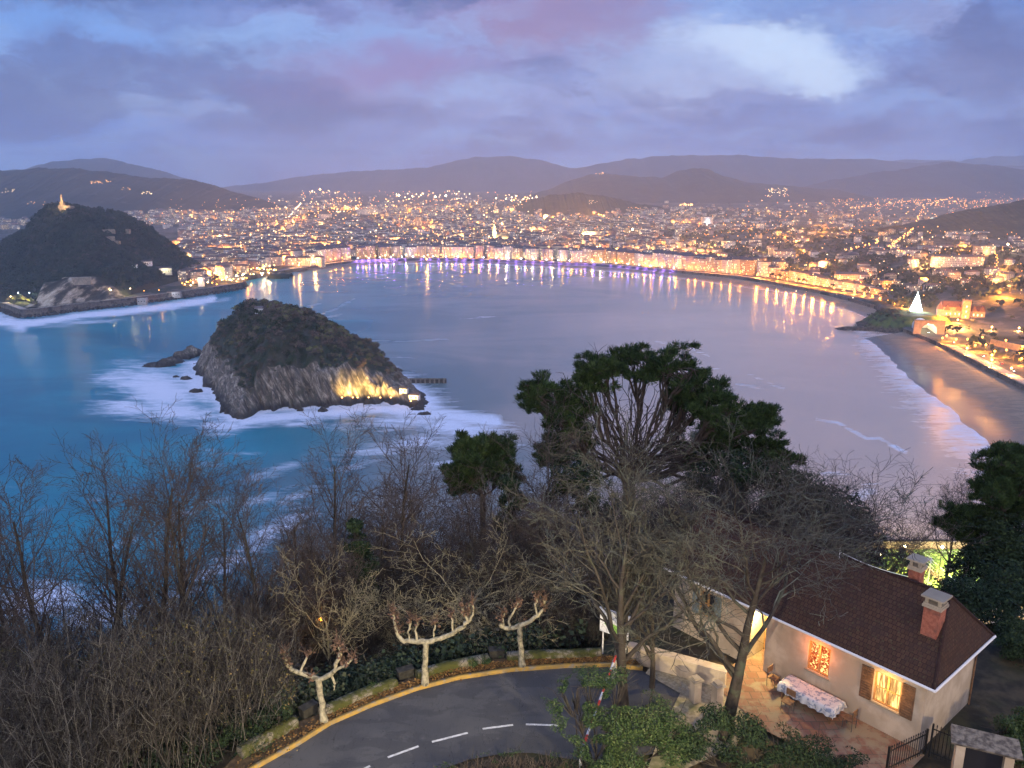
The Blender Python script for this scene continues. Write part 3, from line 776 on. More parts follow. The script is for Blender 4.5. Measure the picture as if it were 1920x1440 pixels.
def building(x, y, z, rz, w, d, h, tone, label, group, name='apartment_block', roofk='mansard', cat='building', lit=None):
    root = empty(name, (x, y, z), rz, label, cat, group)
    rh = 3.6 if roofk == 'mansard' else (.9 if roofk == 'flat' else min(w, d)*.28)
    k = .80 if roofk == 'mansard' else (1.0 if roofk == 'flat' else .0)
    mw = MB(); W, Dd = w/2, d/2
    V = [(-W,-Dd,-4),(W,-Dd,-4),(W,Dd,-4),(-W,Dd,-4),(-W,-Dd,h),(W,-Dd,h),(W,Dd,h),(-W,Dd,h)]
    F = [(0,1,5,4),(1,2,6,5),(2,3,7,6),(3,0,4,7)]
    uv = []
    for j, L in ((0, w), (1, d), (2, w), (3, d)): uv += [(j*62, -4), (j*62+L, -4), (j*62+L, h), (j*62, h)]
    me = npmesh('wall', V, F, uv=uv); wl = link('wall', me, M['facade'], root); wl.color = (*TONES[tone], 1)
    r = MB()
    if roofk == 'gable':
        r.add([(-W-.5,-Dd-.5,h),(W+.5,-Dd-.5,h),(W+.5,Dd+.5,h),(-W-.5,Dd+.5,h),(-W*.6,0,h+rh),(W*.6,0,h+rh)], [(0,1,5,4),(1,2,5),(2,3,4,5),(3,0,4),(3,2,1,0)])
    else:
        kx, ky = (w*k+ (w-d*0)*0)/w, k
        e = .5 if roofk == 'flat' else .4
        ix = W-(1-k)*Dd if roofk == 'mansard' else W+e; iy = Dd*k if roofk == 'mansard' else Dd+e
        r.hexa([(-W-e,-Dd-e,h),(W+e,-Dd-e,h),(W+e,Dd+e,h),(-W-e,Dd+e,h)], [(-ix,-iy,h+rh),(ix,-iy,h+rh),(ix,iy,h+rh),(-ix,iy,h+rh)])
        if w > 14: r.box((W*.4, 0, h+rh+1), (3, 3, 2)); r.box((-W*.45, Dd*.2, h+rh+.8), (1.6, 2.6, 1.8))
    ro = r.build('roof', M['roof_town'], root); ro.color = (.10,.09,.10,1) if roofk != 'gable' else (.20,.10,.07,1)
    return root
# seafront rows
def along(P, n, s):
    L = np.r_[0, np.cumsum(np.hypot(*np.diff(P, axis=0).T))]
    i = np.interp(s, L, np.arange(len(P))); j = int(min(i, len(P)-2)); t = i-j
    p = P[j]*(1-t)+P[j+1]*t; nn_ = n[j]*(1-t)+n[j+1]*t
    return p, nn_
def px_s(px):   # arc length on the bay wall for a photo column
    L = np.r_[0, np.cumsum(np.hypot(*np.diff(CW, axis=0).T))]
    q = np.array([proj(x, y, WALLZ)[0] for x, y in CW]); return float(np.interp(px, q, L))
placed = []
rb = random.Random(4)
def row(off, s0, s1, dep, hfun, labelrow, group, gapp, roofs=('mansard','mansard','flat')):
    s = s0; k = 0; out = []
    while s < s1:
        w = rb.uniform(19, 33)
        p, nn_ = along(CW, CWn, s+w/2)
        ang = math.atan2(nn_[1], nn_[0])-math.pi/2
        h = hfun(s)*rb.uniform(.88, 1.1)
        x, y = p+nn_*(off+dep/2)
        tone = rb.choice(TN[:5]+TN[:4]+['light grey'])
        rk = rb.choice(roofs); k += 1
        lab = f"{tone} {'flat topped' if rk=='flat' else 'dark roofed'} block, {ordn(k)} from harbour in {labelrow}"
        building(x, y, WALLZ-.6, ang, w, dep, h, tone, lab, group, roofk=rk); placed.append((x, y, 16))
        s += w+.3
        if rb.random() < gapp: s += rb.uniform(9, 14)
    return k
S0, S1, S2 = px_s(606), px_s(1395), px_s(1600)
row(36, S0, S1, 17, lambda s: 29, 'the lit seafront row', 'apartment blocks facing the bay', .16)
row(72, S0-10, S1, 16, lambda s: 30, 'the row behind the seafront', 'apartment blocks behind the seafront', .2)
row(46, S1+8, S2, 15, lambda s: np.interp(s, [S1, S2], [19, 13]), 'the low amber-lit row by the bay', 'low blocks beyond the seafront row', .55, ('mansard','gable','flat'))
# old town by the harbour
rb = random.Random(9); k = 0
OT = []
for py, px0, px1 in ((512,345,470),(505,352,600),(497,372,600),(489,400,600),(481,330,600),(472,345,600)):
    px = px0
    while px < px1:
        g_ = G(px, py, 8); w = rb.uniform(20, 34)
        if not (px > 470 and py > 500): OT.append((g_.x, g_.y, w, rb))
        px += (w+rb.uniform(3, 9))/g_.y*FPX
for x, y, w, _ in OT:
    k += 1; tone = rb.choice(TN[:5]+['light grey', 'sandy']); h = rb.uniform(14, 21); rk = rb.choice(['gable','mansard','flat'])
    building(x, y, 7.2, rb.uniform(-.15, .2), w, 15, h, tone, f"{tone} old quarter block, {ordn(k)} counting back from the harbour", 'old quarter blocks by the harbour', roofk=rk, name='town_house'); placed.append((x, y, 17))
# long floodlit building
def floodlit(px, py, w, d, h, rz, tone, label, name='public_building', cat='building', roofk='flat', lamps=3, watt=9000, col='amber', z=None):
    g_ = G(px, py, 8); zz = float(tz(g_.x, g_.y)) if z is None else z
    building(g_.x, g_.y, zz, rz, w, d, h, tone, label, 'named large buildings of the town', name=name, roofk=roofk, cat=cat); placed.append((g_.x, g_.y, w/2+6))
    for i in range(lamps):
        u = (i+.5)/lamps-.5; lx, ly = u*w, -d/2-9
        point((g_.x+lx*math.cos(rz)-ly*math.sin(rz), g_.y+lx*math.sin(rz)+ly*math.cos(rz), zz+5), watt, col, 1.0)
floodlit(297, 464, 84, 20, 20, .12, 'ochre', 'long building flooded with yellow light behind the wooded harbour hill', lamps=4, watt=26000)
floodlit(345, 461, 60, 20, 17, -.05, 'cream', 'long amber lit building right of the yellow flooded one', lamps=3, watt=12000)
floodlit(548, 452, 90, 22, 22, .02, 'white', 'wide pale lit block behind the old quarter roofs', lamps=3, watt=9000, col='warm')
floodlit(595, 452, 60, 22, 20, .02, 'pale pink', 'orange lit block beside the wide pale one behind the old quarter', lamps=2, watt=12000)
floodlit(785, 437, 22, 18, 52, .0, 'sandy', 'tall narrow tower block rising above the middle of the town', lamps=0, name='tower_block')
floodlit(1026, 462, 40, 20, 36, .0, 'white', 'pale tall block standing just behind the seafront row', lamps=0)
floodlit(1110, 449, 70, 20, 18, .0, 'light grey', 'wide low grey building on the rise behind the seafront', lamps=1, watt=7000, col='white')
floodlit(1325, 427, 46, 22, 40, -.1, 'white', 'bright white tall block on the far side of town', lamps=1, watt=30000, col='cold')
floodlit(690, 412, 110, 30, 26, 0, 'light grey', 'large pale building beside the dark park in the far town', lamps=0)
floodlit(610, 417, 60, 26, 20, 0, 'white', 'pale block left of the dark park in the far town', lamps=0)
floodlit(895, 430, 60, 26, 22, 0, 'cream', 'lit cream block left of the church spire', lamps=1, watt=20000, col='warm')
# right-hand slopes: larger slabs by eye, then scattered villas
SL = [(1790,525,96,13,18,-.12,'light grey','long five storey slab below the wooded hill',0,''),(1735,484,40,14,18,-.3,'white','white stepped block left of the lit villa',0,''),
      (1765,492,30,16,17,-.1,'white','white block lit by its own yard lamps',2,'white'),(1838,516,44,14,18,.25,'cream','cream block with lit rows under the curved amber road',1,'warm'),
      (1815,455,120,14,20,-.05,'light grey','long hillside slab with many lit windows',1,'white'),(1830,440,100,13,18,-.05,'grey','upper hillside slab just behind the long one',0,''),
      (1890,452,44,14,22,.1,'light grey','grey slab at the end of the hillside rows',0,''),(1812,480,30,14,16,.0,'grey','grey cube shaped block in the dark garden',0,''),
      (1595,531,60,14,15,-.22,'pale pink','long pink hotel behind the amber lamps of the bay',1,'amber'),(1660,543,46,14,12,-.25,'ochre','gabled amber lit villa row near the end of the bay',1,'amber'),
      (1470,487,52,14,20,-.1,'pale pink','pink and white pair of towers over the bay bend',0,''),(1448,484,20,14,26,-.1,'cream','narrow cream tower beside the pink block',0,''),
      (1415,462,34,14,15,-.1,'white','white villa block among trees above the bay bend',0,''),(1365,462,40,14,14,0,'white','white low block with lamp at its side',1,'white'),
      (1425,432,26,16,26,0,'light grey','pale tower over the middle right slopes',0,''),(1590,428,34,14,14,0,'white','white villa on the dark ridge',0,''),
      (1672,482,34,13,14,-.3,'light grey','two storey pale block left of the avenue',0,''),(1643,484,28,13,12,-.2,'light grey','pale villa block beside the pale one',0,''),
      (1700,508,50,13,14,-.4,'white','white terraced flats descending the slope',0,''),(1530,436,44,13,13,0,'light grey','wide grey roofed school on the dark slope',0,'')]
for px, py, w, d, h, rz, tone, lab, nl, lc in SL:
    floodlit(px, py, w, d, h, rz, tone, lab, lamps=nl, watt=6000, col=lc or 'warm', roofk=rb.choice(['flat','mansard']))
rb = random.Random(21); k = 0; tries = 0
VIL = []
while len(VIL) < 92 and tries < 6000:
    tries += 1
    px = rb.uniform(1220, 1935); py = rb.uniform(432, 560)
    if py < 440+.0*px or py > np.interp(px, [1220, 1400, 1560, 1700, 1935], [478, 494, 520, 556, 560]): continue
    g_ = G(px, py, 12)
    if any((g_.x-a)**2+(g_.y-b)**2 < (c+13)**2 for a, b, c in placed): continue
    placed.append((g_.x, g_.y, 12)); VIL.append((px, g_))
VIL.sort(key=lambda q: q[0])
for i, (px, g_) in enumerate(VIL):
    tone = rb.choice(['white','white','light grey','cream','cream','sandy','pale pink','grey']); w = rb.uniform(13, 26); rk = rb.choice(['gable','gable','flat','mansard'])
    building(g_.x, g_.y, float(tz(g_.x, g_.y)), rb.uniform(-.5, .4), w, rb.uniform(10, 14), rb.uniform(8, 15), tone,
             f"{tone} {'flat roofed' if rk=='flat' else 'pitched roof'} villa, {ordn(i+1)} from the left on the slopes", 'villas scattered on the slopes', name='villa', roofk=rk)

# the rest of the town, one mass
def town_mass():
    g = np.random.default_rng(14); n = 9000
    a = g.uniform(-.66, .70, n); Y = land_start(a)+85+np.abs(g.gamma(1.5, 1150, n)); Y = np.minimum(Y, 9000*g.uniform(.6, 1, n)+0)
    X = a*Y; px, py = 960+FPX*X/(Y*CS+HC*SN), 720-FPX*(Y*SN-HC*CS)/(Y*CS+HC*SN)
    keep = (Y > land_start(a)+80)
    hillx = (px < 340)&(py > 440); keep &= ~hillx
    keep &= ~((px < 470)&(Y > 5400)) & ~((px < 250) & (Y > 3900) & (g.random(n) > .12))
    # parks and wooded slopes stay dark
    for cx, cy, rx, ry, pr in ((640,420,70,8,.05),(1100,402,210,12,.10),(1060,380,120,14,.02),(1330,455,90,10,.3),(1500,440,120,16,.25),(1620,450,110,26,.2),(1780,410,120,16,.05),(1250,385,300,12,.1),(1870,540,90,36,.08),(1500,470,60,12,.2),(1700,385,260,9,.5)):
        ins = ((px-cx)/rx)**2+((py-cy)/ry)**2 < 1; keep &= ~(ins & (g.random(n) > pr))
    keep &= ~((px > 1350)&(g.random(n) > .42)); keep &= py < 540
    keep &= ~((px > 1230)&(py > 440)&(g.random(n) > .25))
    keep &= (Y < 5200)|(g.random(n) < .4)
    X, Y, px = X[keep], Y[keep], px[keep]
    ok = np.ones(len(X), bool)
    Pp = np.array(placed)
    for i in range(len(X)):
        if ((Pp[:, 0]-X[i])**2+(Pp[:, 1]-Y[i])**2 < (Pp[:, 2]+11)**2).any(): ok[i] = False
    X, Y, px = X[ok], Y[ok], px[ok]; n = len(X)
    w = g.uniform(14, 34, n); d = g.uniform(12, 18, n); h = g.uniform(12, 25, n)*np.where(px > 1300, .65, 1)*np.where(Y > 4500, .8, 1)
    rz = np.round(g.uniform(0, 3, n))*math.pi/2+.25*np.sin(X/500)+g.normal(size=n)*.08
    Z = tz(X, Y)-1
    V, F, uv, mi = blocks(X, Y, Z, rz, w, d, h)
    base = np.array([TONES[t] for t in TN[:8]])[g.integers(0, 8, n)]*g.uniform(.55, 1.0, n)[:, None]
    tint = np.repeat(np.c_[base, np.ones(n)], 12, 0); seed = np.repeat(g.uniform(0, 50, n), 12)
    me = npmesh('distant_town', V, F, uv=uv, mi=mi, attrs={'seed': seed}, colors={'tint': tint})
    o = link('distant_town', me, [M['facade_mass'], M['roof_mass']]); tag(o, kind='stuff')
town_mass()
def town_trees():
    g = np.random.default_rng(18); n = 15000
    a = g.uniform(-.68, .72, n); Y = land_start(a)+34+np.abs(g.gamma(1.1, 1100, n)); X = a*Y
    t = Y*CS+HC*SN; px, py = 960+FPX*X/t, 720-FPX*(Y*SN-HC*CS)/t
    keep = (py > 350)&~((px < 350)&(py > 430))&~((py > 592)&(g.random(n) > .12))&~((px > 1340)&(px < 1700)&(Y < land_start(a)+60))
    dens = np.where(px > 1250, .9, .30)
    for cx, cy, rx, ry in ((640,420,70,8),(1100,402,210,12),(1330,455,90,10),(1500,440,120,16),(1620,450,110,26),(1780,410,120,16),(1870,540,90,36),(1500,470,60,12)):
        dens = np.where(((px-cx)/rx)**2+((py-cy)/ry)**2 < 1, 1, dens)
    keep &= g.random(n) < dens
    keep &= ~((px < 1395)&(Y < land_start(a)+95))
    Pp = np.array(placed); X, Y = X[keep], Y[keep]
    ok = np.array([not ((Pp[:, 0]-x)**2+(Pp[:, 1]-y)**2 < (Pp[:, 2]*.55+2)**2).any() for x, y in zip(X, Y)])
    X, Y = X[ok], Y[ok]; r = g.uniform(3, 7, len(X)); Z = tz(X, Y)+r*.8
    V, F, T = clumps(np.c_[X, Y, Z], r, 16, .33, 22, tone=g.random(len(X))*.75)
    o = link('town_greenery', npmesh('town_greenery', V, F, attrs={'tone': T}), M['wood_dark']); tag(o, kind='stuff')
town_trees()

# ------------------------------------------------------------------ lamps
def mk_glows():
    def fn(t, b):
        t.set(b.inputs['Base Color'], (0,0,0,1)); t.set(b.inputs['Emission Color'], t.attr('lc', 'Color')); t.set(b.inputs['Emission Strength'], t.attr('ls'))
    m = material('distant_lamp_glow', fn); m.cycles.emission_sampling = 'NONE'; return m
M['glow_far'] = mk_glows()
OCT = np.array([(1,0,0),(-1,0,0),(0,1,0),(0,-1,0),(0,0,1),(0,0,-1)], float)
OCF = np.array([(0,2,4),(2,1,4),(1,3,4),(3,0,4),(2,0,5),(1,2,5),(3,1,5),(0,3,5)])
def far_lamps():
    g = np.random.default_rng(33); L = []   # x,y,z,r,str,col
    def add(x, y, z, s, st, c): L.append((x, y, z, s, st, c))
    cols = ['amber','warm','warm','white','amber']
    def scatter(n, px0, px1, py0, py1, cset, smin=.45, smax=1.25, zoff=24, st=5):
        for _ in range(n):
            px = g.uniform(px0, px1); py = g.uniform(py0, py1)
            q = None
            gg = G(px, py, 12)
            # march along the sight line until it meets the terrain
            for Y in np.geomspace(900, 9000, 90):
                dd = D(px, py, Y)
                if dd.z <= float(tz(dd.x, Y))+zoff: q = dd; break
            if q is None: continue
            s = g.uniform(smin, smax)**1.5
            add(q.x, q.y, q.z+1, q.y*.00052*(.7+.6*s), st*s*.9, cset[int(g.integers(0, len(cset)))])
    scatter(620, 480, 1000, 372, 460, cols)
    scatter(240, 560, 1080, 358, 400, cols, .4, 1.1)
    scatter(170, 330, 560, 385, 475, cols)
    scatter(110, 250, 520, 372, 420, ['warm','amber'], .4, .9)
    scatter(230, 1000, 1500, 402, 470, cols, .4, 1.0)
    scatter(330, 1380, 1920, 375, 440, ['amber','warm'], .4, 1.0)
    scatter(260, 1560, 1920, 372, 392, ['amber','warm'], .4, .8)
    scatter(190, 1450, 1920, 440, 560, ['warm','amber','white'], .4, 1.1)
    scatter(26, 740, 900, 362, 375, ['white'], .8, 1.3); scatter(40, 570, 640, 347, 362, ['warm','white'], .8, 1.2)
    scatter(24, 930, 1010, 365, 376, ['warm','white'], .8, 1.6)
    def streetline(pts, n, c, st=7, s=1.0, jit=1.5):
        for i in range(n):
            u = i/(n-1)*(len(pts)-1); j = min(int(u), len(pts)-2); u -= j
            px = pts[j][0]*(1-u)+pts[j+1][0]*u+g.normal()*jit; py = pts[j][1]*(1-u)+pts[j+1][1]*u+g.normal()*jit*.5
            q = G(px, py, 20)
            for Y in np.geomspace(900, 9000, 120):
                dd = D(px, py, Y)
                if dd.z <= float(tz(dd.x, Y))+9: q = dd; break
            add(q.x, q.y, q.z+9, q.y*.00060*s, st*.7, c)
    streetline([(564,384),(552,398),(540,413)], 26, 'white', 8, 1.1, .6)
    streetline([(540,413),(525,422),(512,428)], 14, 'amber', 7)
    streetline([(1785,372),(1735,385),(1722,410),(1718,424)], 30, 'amber', 7)
    streetline([(1718,424),(1706,440),(1690,452),(1676,462),(1668,470)], 40, 'amber', 9, 1.3, 3)
    streetline([(1588,474),(1610,470),(1640,462),(1650,456)], 16, 'amber', 9, 1.3, 3)
    streetline([(1676,466),(1690,480),(1712,490)], 10, 'amber', 8, 1.2)
    streetline([(1862,480),(1870,492),(1868,508),(1858,522),(1848,530)], 22, 'amber', 8, 1.1, 1.5)
    streetline([(1620,390),(1680,382),(1740,377),(1800,380),(1880,378)], 60, 'amber', 5, .8, 2)
    streetline([(1100,418),(1180,408),(1260,404),(1290,400)], 40, 'warm', 5, .8, 3)
    streetline([(940,413),(1020,412),(1070,415)], 34, 'warm', 6, .9, 3)
    streetline([(1160,390),(1200,394)], 16, 'warm', 4, .7, 1)
    streetline([(1276,388),(1300,386)], 26, 'warm', 7, 1, 3)
    def onridge(n, px0, px1, py0, py1, Y, c='warm', st=6, s=1):
        for _ in range(n):
            q = D(g.uniform(px0, px1), g.uniform(py0, py1), Y); add(q.x, q.y, q.z, Y*.0004*s, st*.6, c)
    onridge(14, 168, 192, 339, 344, 4300); onridge(6, 196, 208, 337, 342, 4300); onridge(8, 0, 30, 354, 362, 3950, 'white'); onridge(12, 265, 285, 358, 364, 3850, 'white')
    onridge(8, 35, 100, 378, 386, 3600); onridge(6, 1115, 1135, 323, 326, 7300, 'warm', 8); onridge(34, 1440, 1475, 352, 367, 6400, 'white', 7); onridge(18, 1435, 1482, 353, 369, 6400, 'warm', 6)
    onridge(16, 1830, 1900, 360, 374, 6000, 'warm', 5, .8); onridge(22, 310, 490, 372, 390, 3500, 'warm', 5); onridge(5, 225, 245, 350, 358, 4000)
    onridge(10, 1105, 1120, 376, 382, 4050, 'white', 6, .8)
    A = np.array([l[:3] for l in L]); r = np.array([l[3] for l in L]); st = np.array([l[4] for l in L])
    C = np.array([[*LAMPCOL[l[5]], 1] for l in L]); C[:, 1:3] = C[:, 1:3]*.95+.03
    V = (A[:, None]+OCT[None]*r[:, None, None]).reshape(-1, 3); F = (np.arange(len(A))[:, None, None]*6+OCF[None]).reshape(-1, 3)
    o = link('distant_lamps', npmesh('distant_lamps', V, F, attrs={'ls': np.repeat(st, 6)}, colors={'lc': np.repeat(C, 6, 0)}), M['glow_far']); tag(o, kind='stuff')
far_lamps()
def mk_lamp(name, h, lr, glow, arm=0.0):
    p = MB(); p.tube((0,0,-1), (0,0,h), .16, .10, 6); p.lathe((0,0,0), [(.3,0),(.3,.6),(.18,1.2)], 6)
    if arm: p.tube((0,0,h-.1), (arm,0,h+.2), .08, .08, 5)
    g = MB(); g.lathe((arm,0,h), [(lr*.3,-lr),(lr*.87,-lr*.5),(lr,0),(lr*.87,lr*.5),(lr*.3,lr)], 8)
    root = bpy.data.objects.new(name, None)
    mp = bpy.data.meshes.new('pole'); mp.from_pydata(p.v, [], p.f); mp.materials.append(M['pole'])
    mg = bpy.data.meshes.new('lantern'); mg.from_pydata(g.v, [], g.f); mg.materials.append(glow)
    return (name, mp, mg, arm, h)
KL = {}
def lamp(px, py, h, lr, col, label, group, watt, base=None, z0=WALLZ-.6, wx=None):
    key = (h, lr, col)
    if key not in KL: KL[key] = mk_lamp('street_lamp', h, lr, M['glow_'+col])
    name, mp, mg, arm, hh = KL[key]
    if wx is None:
        g_ = G(px, py, z0+h); x, y = g_.x, g_.y
    else: x, y = wx
    root = empty('street_lamp', (x, y, z0), 0, label, 'street lamp', group)
    link('pole', mp, None, root); link('lantern', mg, None, root)
    if watt: point((0, 0, h+lr+.3 if h > 8 else h-3.2), watt, col, lr*.9, root)
    return root
# violet-white globes on the bay wall
g1 = 'white globe lamps along the bay wall'
for px in list(np.linspace(672, 795, 7))+list(np.linspace(812, 1000, 9))+list(np.linspace(1024, 1262, 12)):
    s = px_s(px); p, nn_ = along(CW, CWn, s)
    x, y = p+nn_*2.2
    lamp(0, 0, 5, 1.0, 'cold', 'small white globe lamp with violet light on the bay wall', g1, 0, wx=(x, y))
for px in np.linspace(668, 760, 9): # violet strip lights under the railing
    p, nn_ = along(CW, CWn, px_s(px)); point((p[0]-nn_[0]*3.5, p[1]-nn_[1]*3.5, 6.5), 3800, 'violet', 1.2)
for px in np.linspace(790, 1260, 30):
    p, nn_ = along(CW, CWn, px_s(px)); point((p[0]-nn_[0]*3.5, p[1]-nn_[1]*3.5, 6.5), 1700, 'violet', 1.2)
# street lamps before the seafront facades
rl = random.Random(6); g2 = 'street lamps before the seafront facades'
s = px_s(566); 
while s < px_s(1395):
    px = np.interp(s, [px_s(q) for q in range(560, 1400, 20)], list(range(560, 1400, 20)))
    hot = 1.0+(1.6 if px < 615 else 0)+(.5 if 780 < px < 960 else 0)+(.4 if px > 1190 else 0)-(.3 if 640 < px < 770 else 0)
    p, nn_ = along(CW, CWn, s); off = rl.uniform(17, 30); x, y = p+nn_*off
    col = 'white' if (rl.random() < .35 and px < 1150) else ('amber' if px > 1180 or rl.random() < .45 else 'warm')
    lamp(0, 0, 8, 1.15, col, f"{'white' if col=='white' else 'amber'} street lamp at the foot of the seafront facades", g2, 3800*hot*rl.uniform(.5, 1.3), wx=(x, y))
    s += rl.uniform(19, 30)
# rows on the bay bend and near town, read off the photograph
g3 = 'amber lamps in the two rows beside the bay bend'
for X, Y in [(288,832),(342,842),(395,852),(455,862),(513,875),(572,885),(634,897),(690,910),(738,922),(783,937),(828,952),(873,968),(917,984),(65,795),(125,803),(183,813),(238,823),
             (153,785),(218,795),(297,798),(370,810),(437,815),(515,828),(668,845),(750,860),(810,882),(853,889),(895,900),(925,905),(955,912),(980,915)]:
    lamp(1400+X/3.131, 260+Y/3.131, 8, 1.5, 'amber', 'amber street lamp in the double row along the bay bend', g3, 20000)
g4 = 'lamps of the streets by the near beach'
for X, Y, c in [(1068,945,'white'),(1093,970,'white'),(1120,930,'amber'),(1118,1010,'warm'),(1240,1063,'warm'),(1440,1105,'warm'),(1600,1110,'warm'),(1220,1137,'amber'),(1175,1155,'amber'),(1150,1170,'amber'),(1298,1177,'amber'),(1230,1177,'amber'),(1385,1165,'amber'),(1342,1213,'amber'),(1405,1210,'amber'),
                (1295,1230,'warm'),(1522,1183,'amber'),(1457,1247,'amber'),(1525,1240,'amber'),(1620,1220,'amber'),(1440,1298,'warm'),(1555,1347,'warm'),(1385,1008,'warm'),(1418,1025,'warm'),(1440,1270,'warm'),(1615,1290,'amber')]:
    px, py = 1400+X/3.131, 260+Y/3.131
    lamp(px, py, 8, 1.05, c, f"{'amber' if c=='amber' else 'pale'} street lamp among the roads behind the near beach wall", g4, 9000)
# harbour and old-town lights
rl = random.Random(3); g5 = 'harbour quay lamps'
for i in range(120):
    px = rl.uniform(335, 520); py = rl.uniform(494, 540-max(0, (px-400)*.16))
    if py > np.interp(px, [335, 380, 453, 520], [545, 538, 526, 508]): continue
    c = rl.choice(['white','warm','white','warm','amber'])
    lamp(px, py, 7, .9, c, f"{'amber' if c=='amber' else 'white'} lamp among the crowded lights of the harbour quays", g5, rl.choice([0, 1500, 2500]))
for px, py, w in ((374,497,7000),(425,494,7000),(475,492,6000),(440,462,16000),(432,460,9000),(590,491,24000),(560,497,8000),(800,486,9000)):
    g_ = G(px, py, 15); lamp(px, py, 10, 1.6, 'warm', f"big bright floodlight mast {'beside the start of the beach' if px > 550 and px < 700 else 'amid the old quarter blocks' if px < 550 else 'before the middle of the seafront'}", 'bright floodlight masts', w)
# wider warm light over the town, from lamps in its streets
for i in range(190):
    a = rl.uniform(-.46, .62); Y = float(land_start(a))+130+rl.random()**1.4*3000
    x = a*Y; z = float(tz(x, Y))+16
    px, py = proj(x, Y, z)
    if px < 320 and py > 420: continue
    point((x, Y, z-2), rl.choice([8e4, 1.3e5, 2e5])*(.6 if px > 1300 else 1.15), rl.choice(['amber','warm','amber']), 2)
for px, py, w, c in ((668,391,2.2e5,'warm'),(748,366,1e5,'white'),(816,369,1.6e5,'white'),(836,367,2.4e5,'white'),(995,376,2.0e5,'warm'),(600,355,1.2e5,'warm'),(1186,430,2e4,'white'),(1890,458,1.5e4,'white')):
    q = None
    for Y in np.geomspace(1500, 9000, 150):
        q = D(px, py, Y)
        if q.z <= float(tz(q.x, Y))+22: break
    m_ = MB(); r_ = q.y*.0011; m_.lathe((0,0,0), [(r_*.3,-r_),(r_*.9,-r_*.4),(r_,0),(r_*.9,r_*.4),(r_*.3,r_)], 8)
    root = empty('floodlight', (q.x, q.y, q.z-20), 0, f"very bright {'white' if c=='white' else 'golden'} floodlight glaring far across the town, {ordn(1+[668,748,816,836,995,600,1186,1890].index(px))} of those glares", 'floodlight', 'glaring floodlights in the far town')
    pm = MB(); pm.tube((0,0,-4), (0,0,20), .5, .3, 6); pm.build('mast', M['pole'], root)
    m_.build('lamp_head', M['glow_'+('white' if c == 'white' else 'warm')], root, loc=(0, 0, 20))
    point((0, -2, 24), w, c, 3, root)
# ------------------------------------------------------------------ headland with the tunnel at the end of the bay
def head_h(X, Y):
    hx, hy = HEAD
    u = (X-hx)/78; w = (Y-hy)/74
    r = np.sqrt(u*u+w*w)+(fbm(X/18, Y/18, 4, 61)-.5)*.25
    h = 22*(1-sstep(r, .42, 1.0))
    sx, sy = SPUR
    u2 = (X-sx)/46; w2 = (Y-sy)/15; r2 = np.sqrt(u2*u2+w2*w2)+(fbm(X/6, Y/6, 4, 62)-.5)*.6
    h2 = 7*(1-sstep(r2, .3, 1.0))
    h = np.maximum(h, h2)+(fbm(X/5, Y/5, 3, 63)-.5)*2.5*(h < 12)*(h > .3)
    return h-2.5
_h = G(1702, 600, 10); HEAD = (_h.x, _h.y)
_s = G(1615, 614, 3); SPUR = (_s.x, _s.y)
def _head(t, b):
    v = t.pos(); n = t.noise(v, .06, 5); sp = t.n('ShaderNodeSeparateXYZ'); t.t.links.new(v, sp.inputs[0])
    g = t.mix(t.sm(n, .42, .6), (.03,.05,.02,1), (.07,.10,.03,1))
    rk = t.mix(t.sm(t.noise(v, .3, 5), .4, .6), (.03,.027,.024,1), (.09,.075,.06,1))
    t.set(b.inputs['Base Color'], t.mix(t.sm(t.m('ADD', sp.outputs[2], t.m('MULTIPLY', n, 8)), 8, 13), rk, g))
M['headland'] = material('headland_grass_and_rock', _head, rough=.95, spec=.15)
xs = np.arange(HEAD[0]-125, HEAD[0]+95, 1.6); ys = np.arange(HEAD[1]-90, HEAD[1]+90, 1.8)
X, Y = np.meshgrid(xs, ys); Z = head_h(X, Y)
o = link('headland', gridmesh('headland', X, Y, Z, smooth=True), M['headland']); tag(o, kind='structure')
g = np.random.default_rng(2); P = []; rr = []
for _ in range(500):
    x = HEAD[0]+g.normal()*45; y = HEAD[1]+g.normal()*40; h = float(head_h(np.array([x]), np.array([y]))[0])
    px, py = proj(x, y, h)
    if h > 3 and not (1690 < px < 1765 and py < 603) and g.random() < .8 and not (1700 < px < 1800 and py > 592):
        r = g.uniform(1.2, 3); P.append((x, y, h+r*.2)); rr.append(r)
V, F, T = clumps(P, rr, 26, .25, 3, tone=g.random(len(P))*.8)
o = link('shrubs', npmesh('shrubs', V, F, attrs={'tone': T}), M['wood_dark']); tag(o, kind='stuff')
# lit cone tree
M['cone_light'] = emis('cone_of_white_lights', (.80,.93,1), 9)
ct = G(1717, 583, 19); Hh = 25
root = empty('light_cone', (ct.x, ct.y, 18.5), 0, 'tall white glowing cone of lights standing on the grassy headland', 'light sculpture')
m_ = MB()
for k in range(11):
    z0 = 1+k*Hh/11; r0 = 8.2*(1-k/11)+.3; r1 = 8.2*(1-(k+1)/11)+.2; m_.lathe((0,0,0), [(r0, z0), (r0*.97, z0+Hh/11*.5), (r1*1.02, z0+Hh/11*.95)], 18)
m_.build('light_strings', M['cone_light'], root)
m_ = MB(); m_.lathe((0,0,0), [(9.4,0),(9.4,.8),(8,1.0)], 18); m_.build('base', M['concrete'], root)
m_ = MB(); m_.lathe((0,0,Hh), [(.2,0),(.9,1.4),(.2,2.8)], 8); m_.build('tip', M['cone_light'], root)
point((0,-13,8), 14000, 'cold', 3, root)
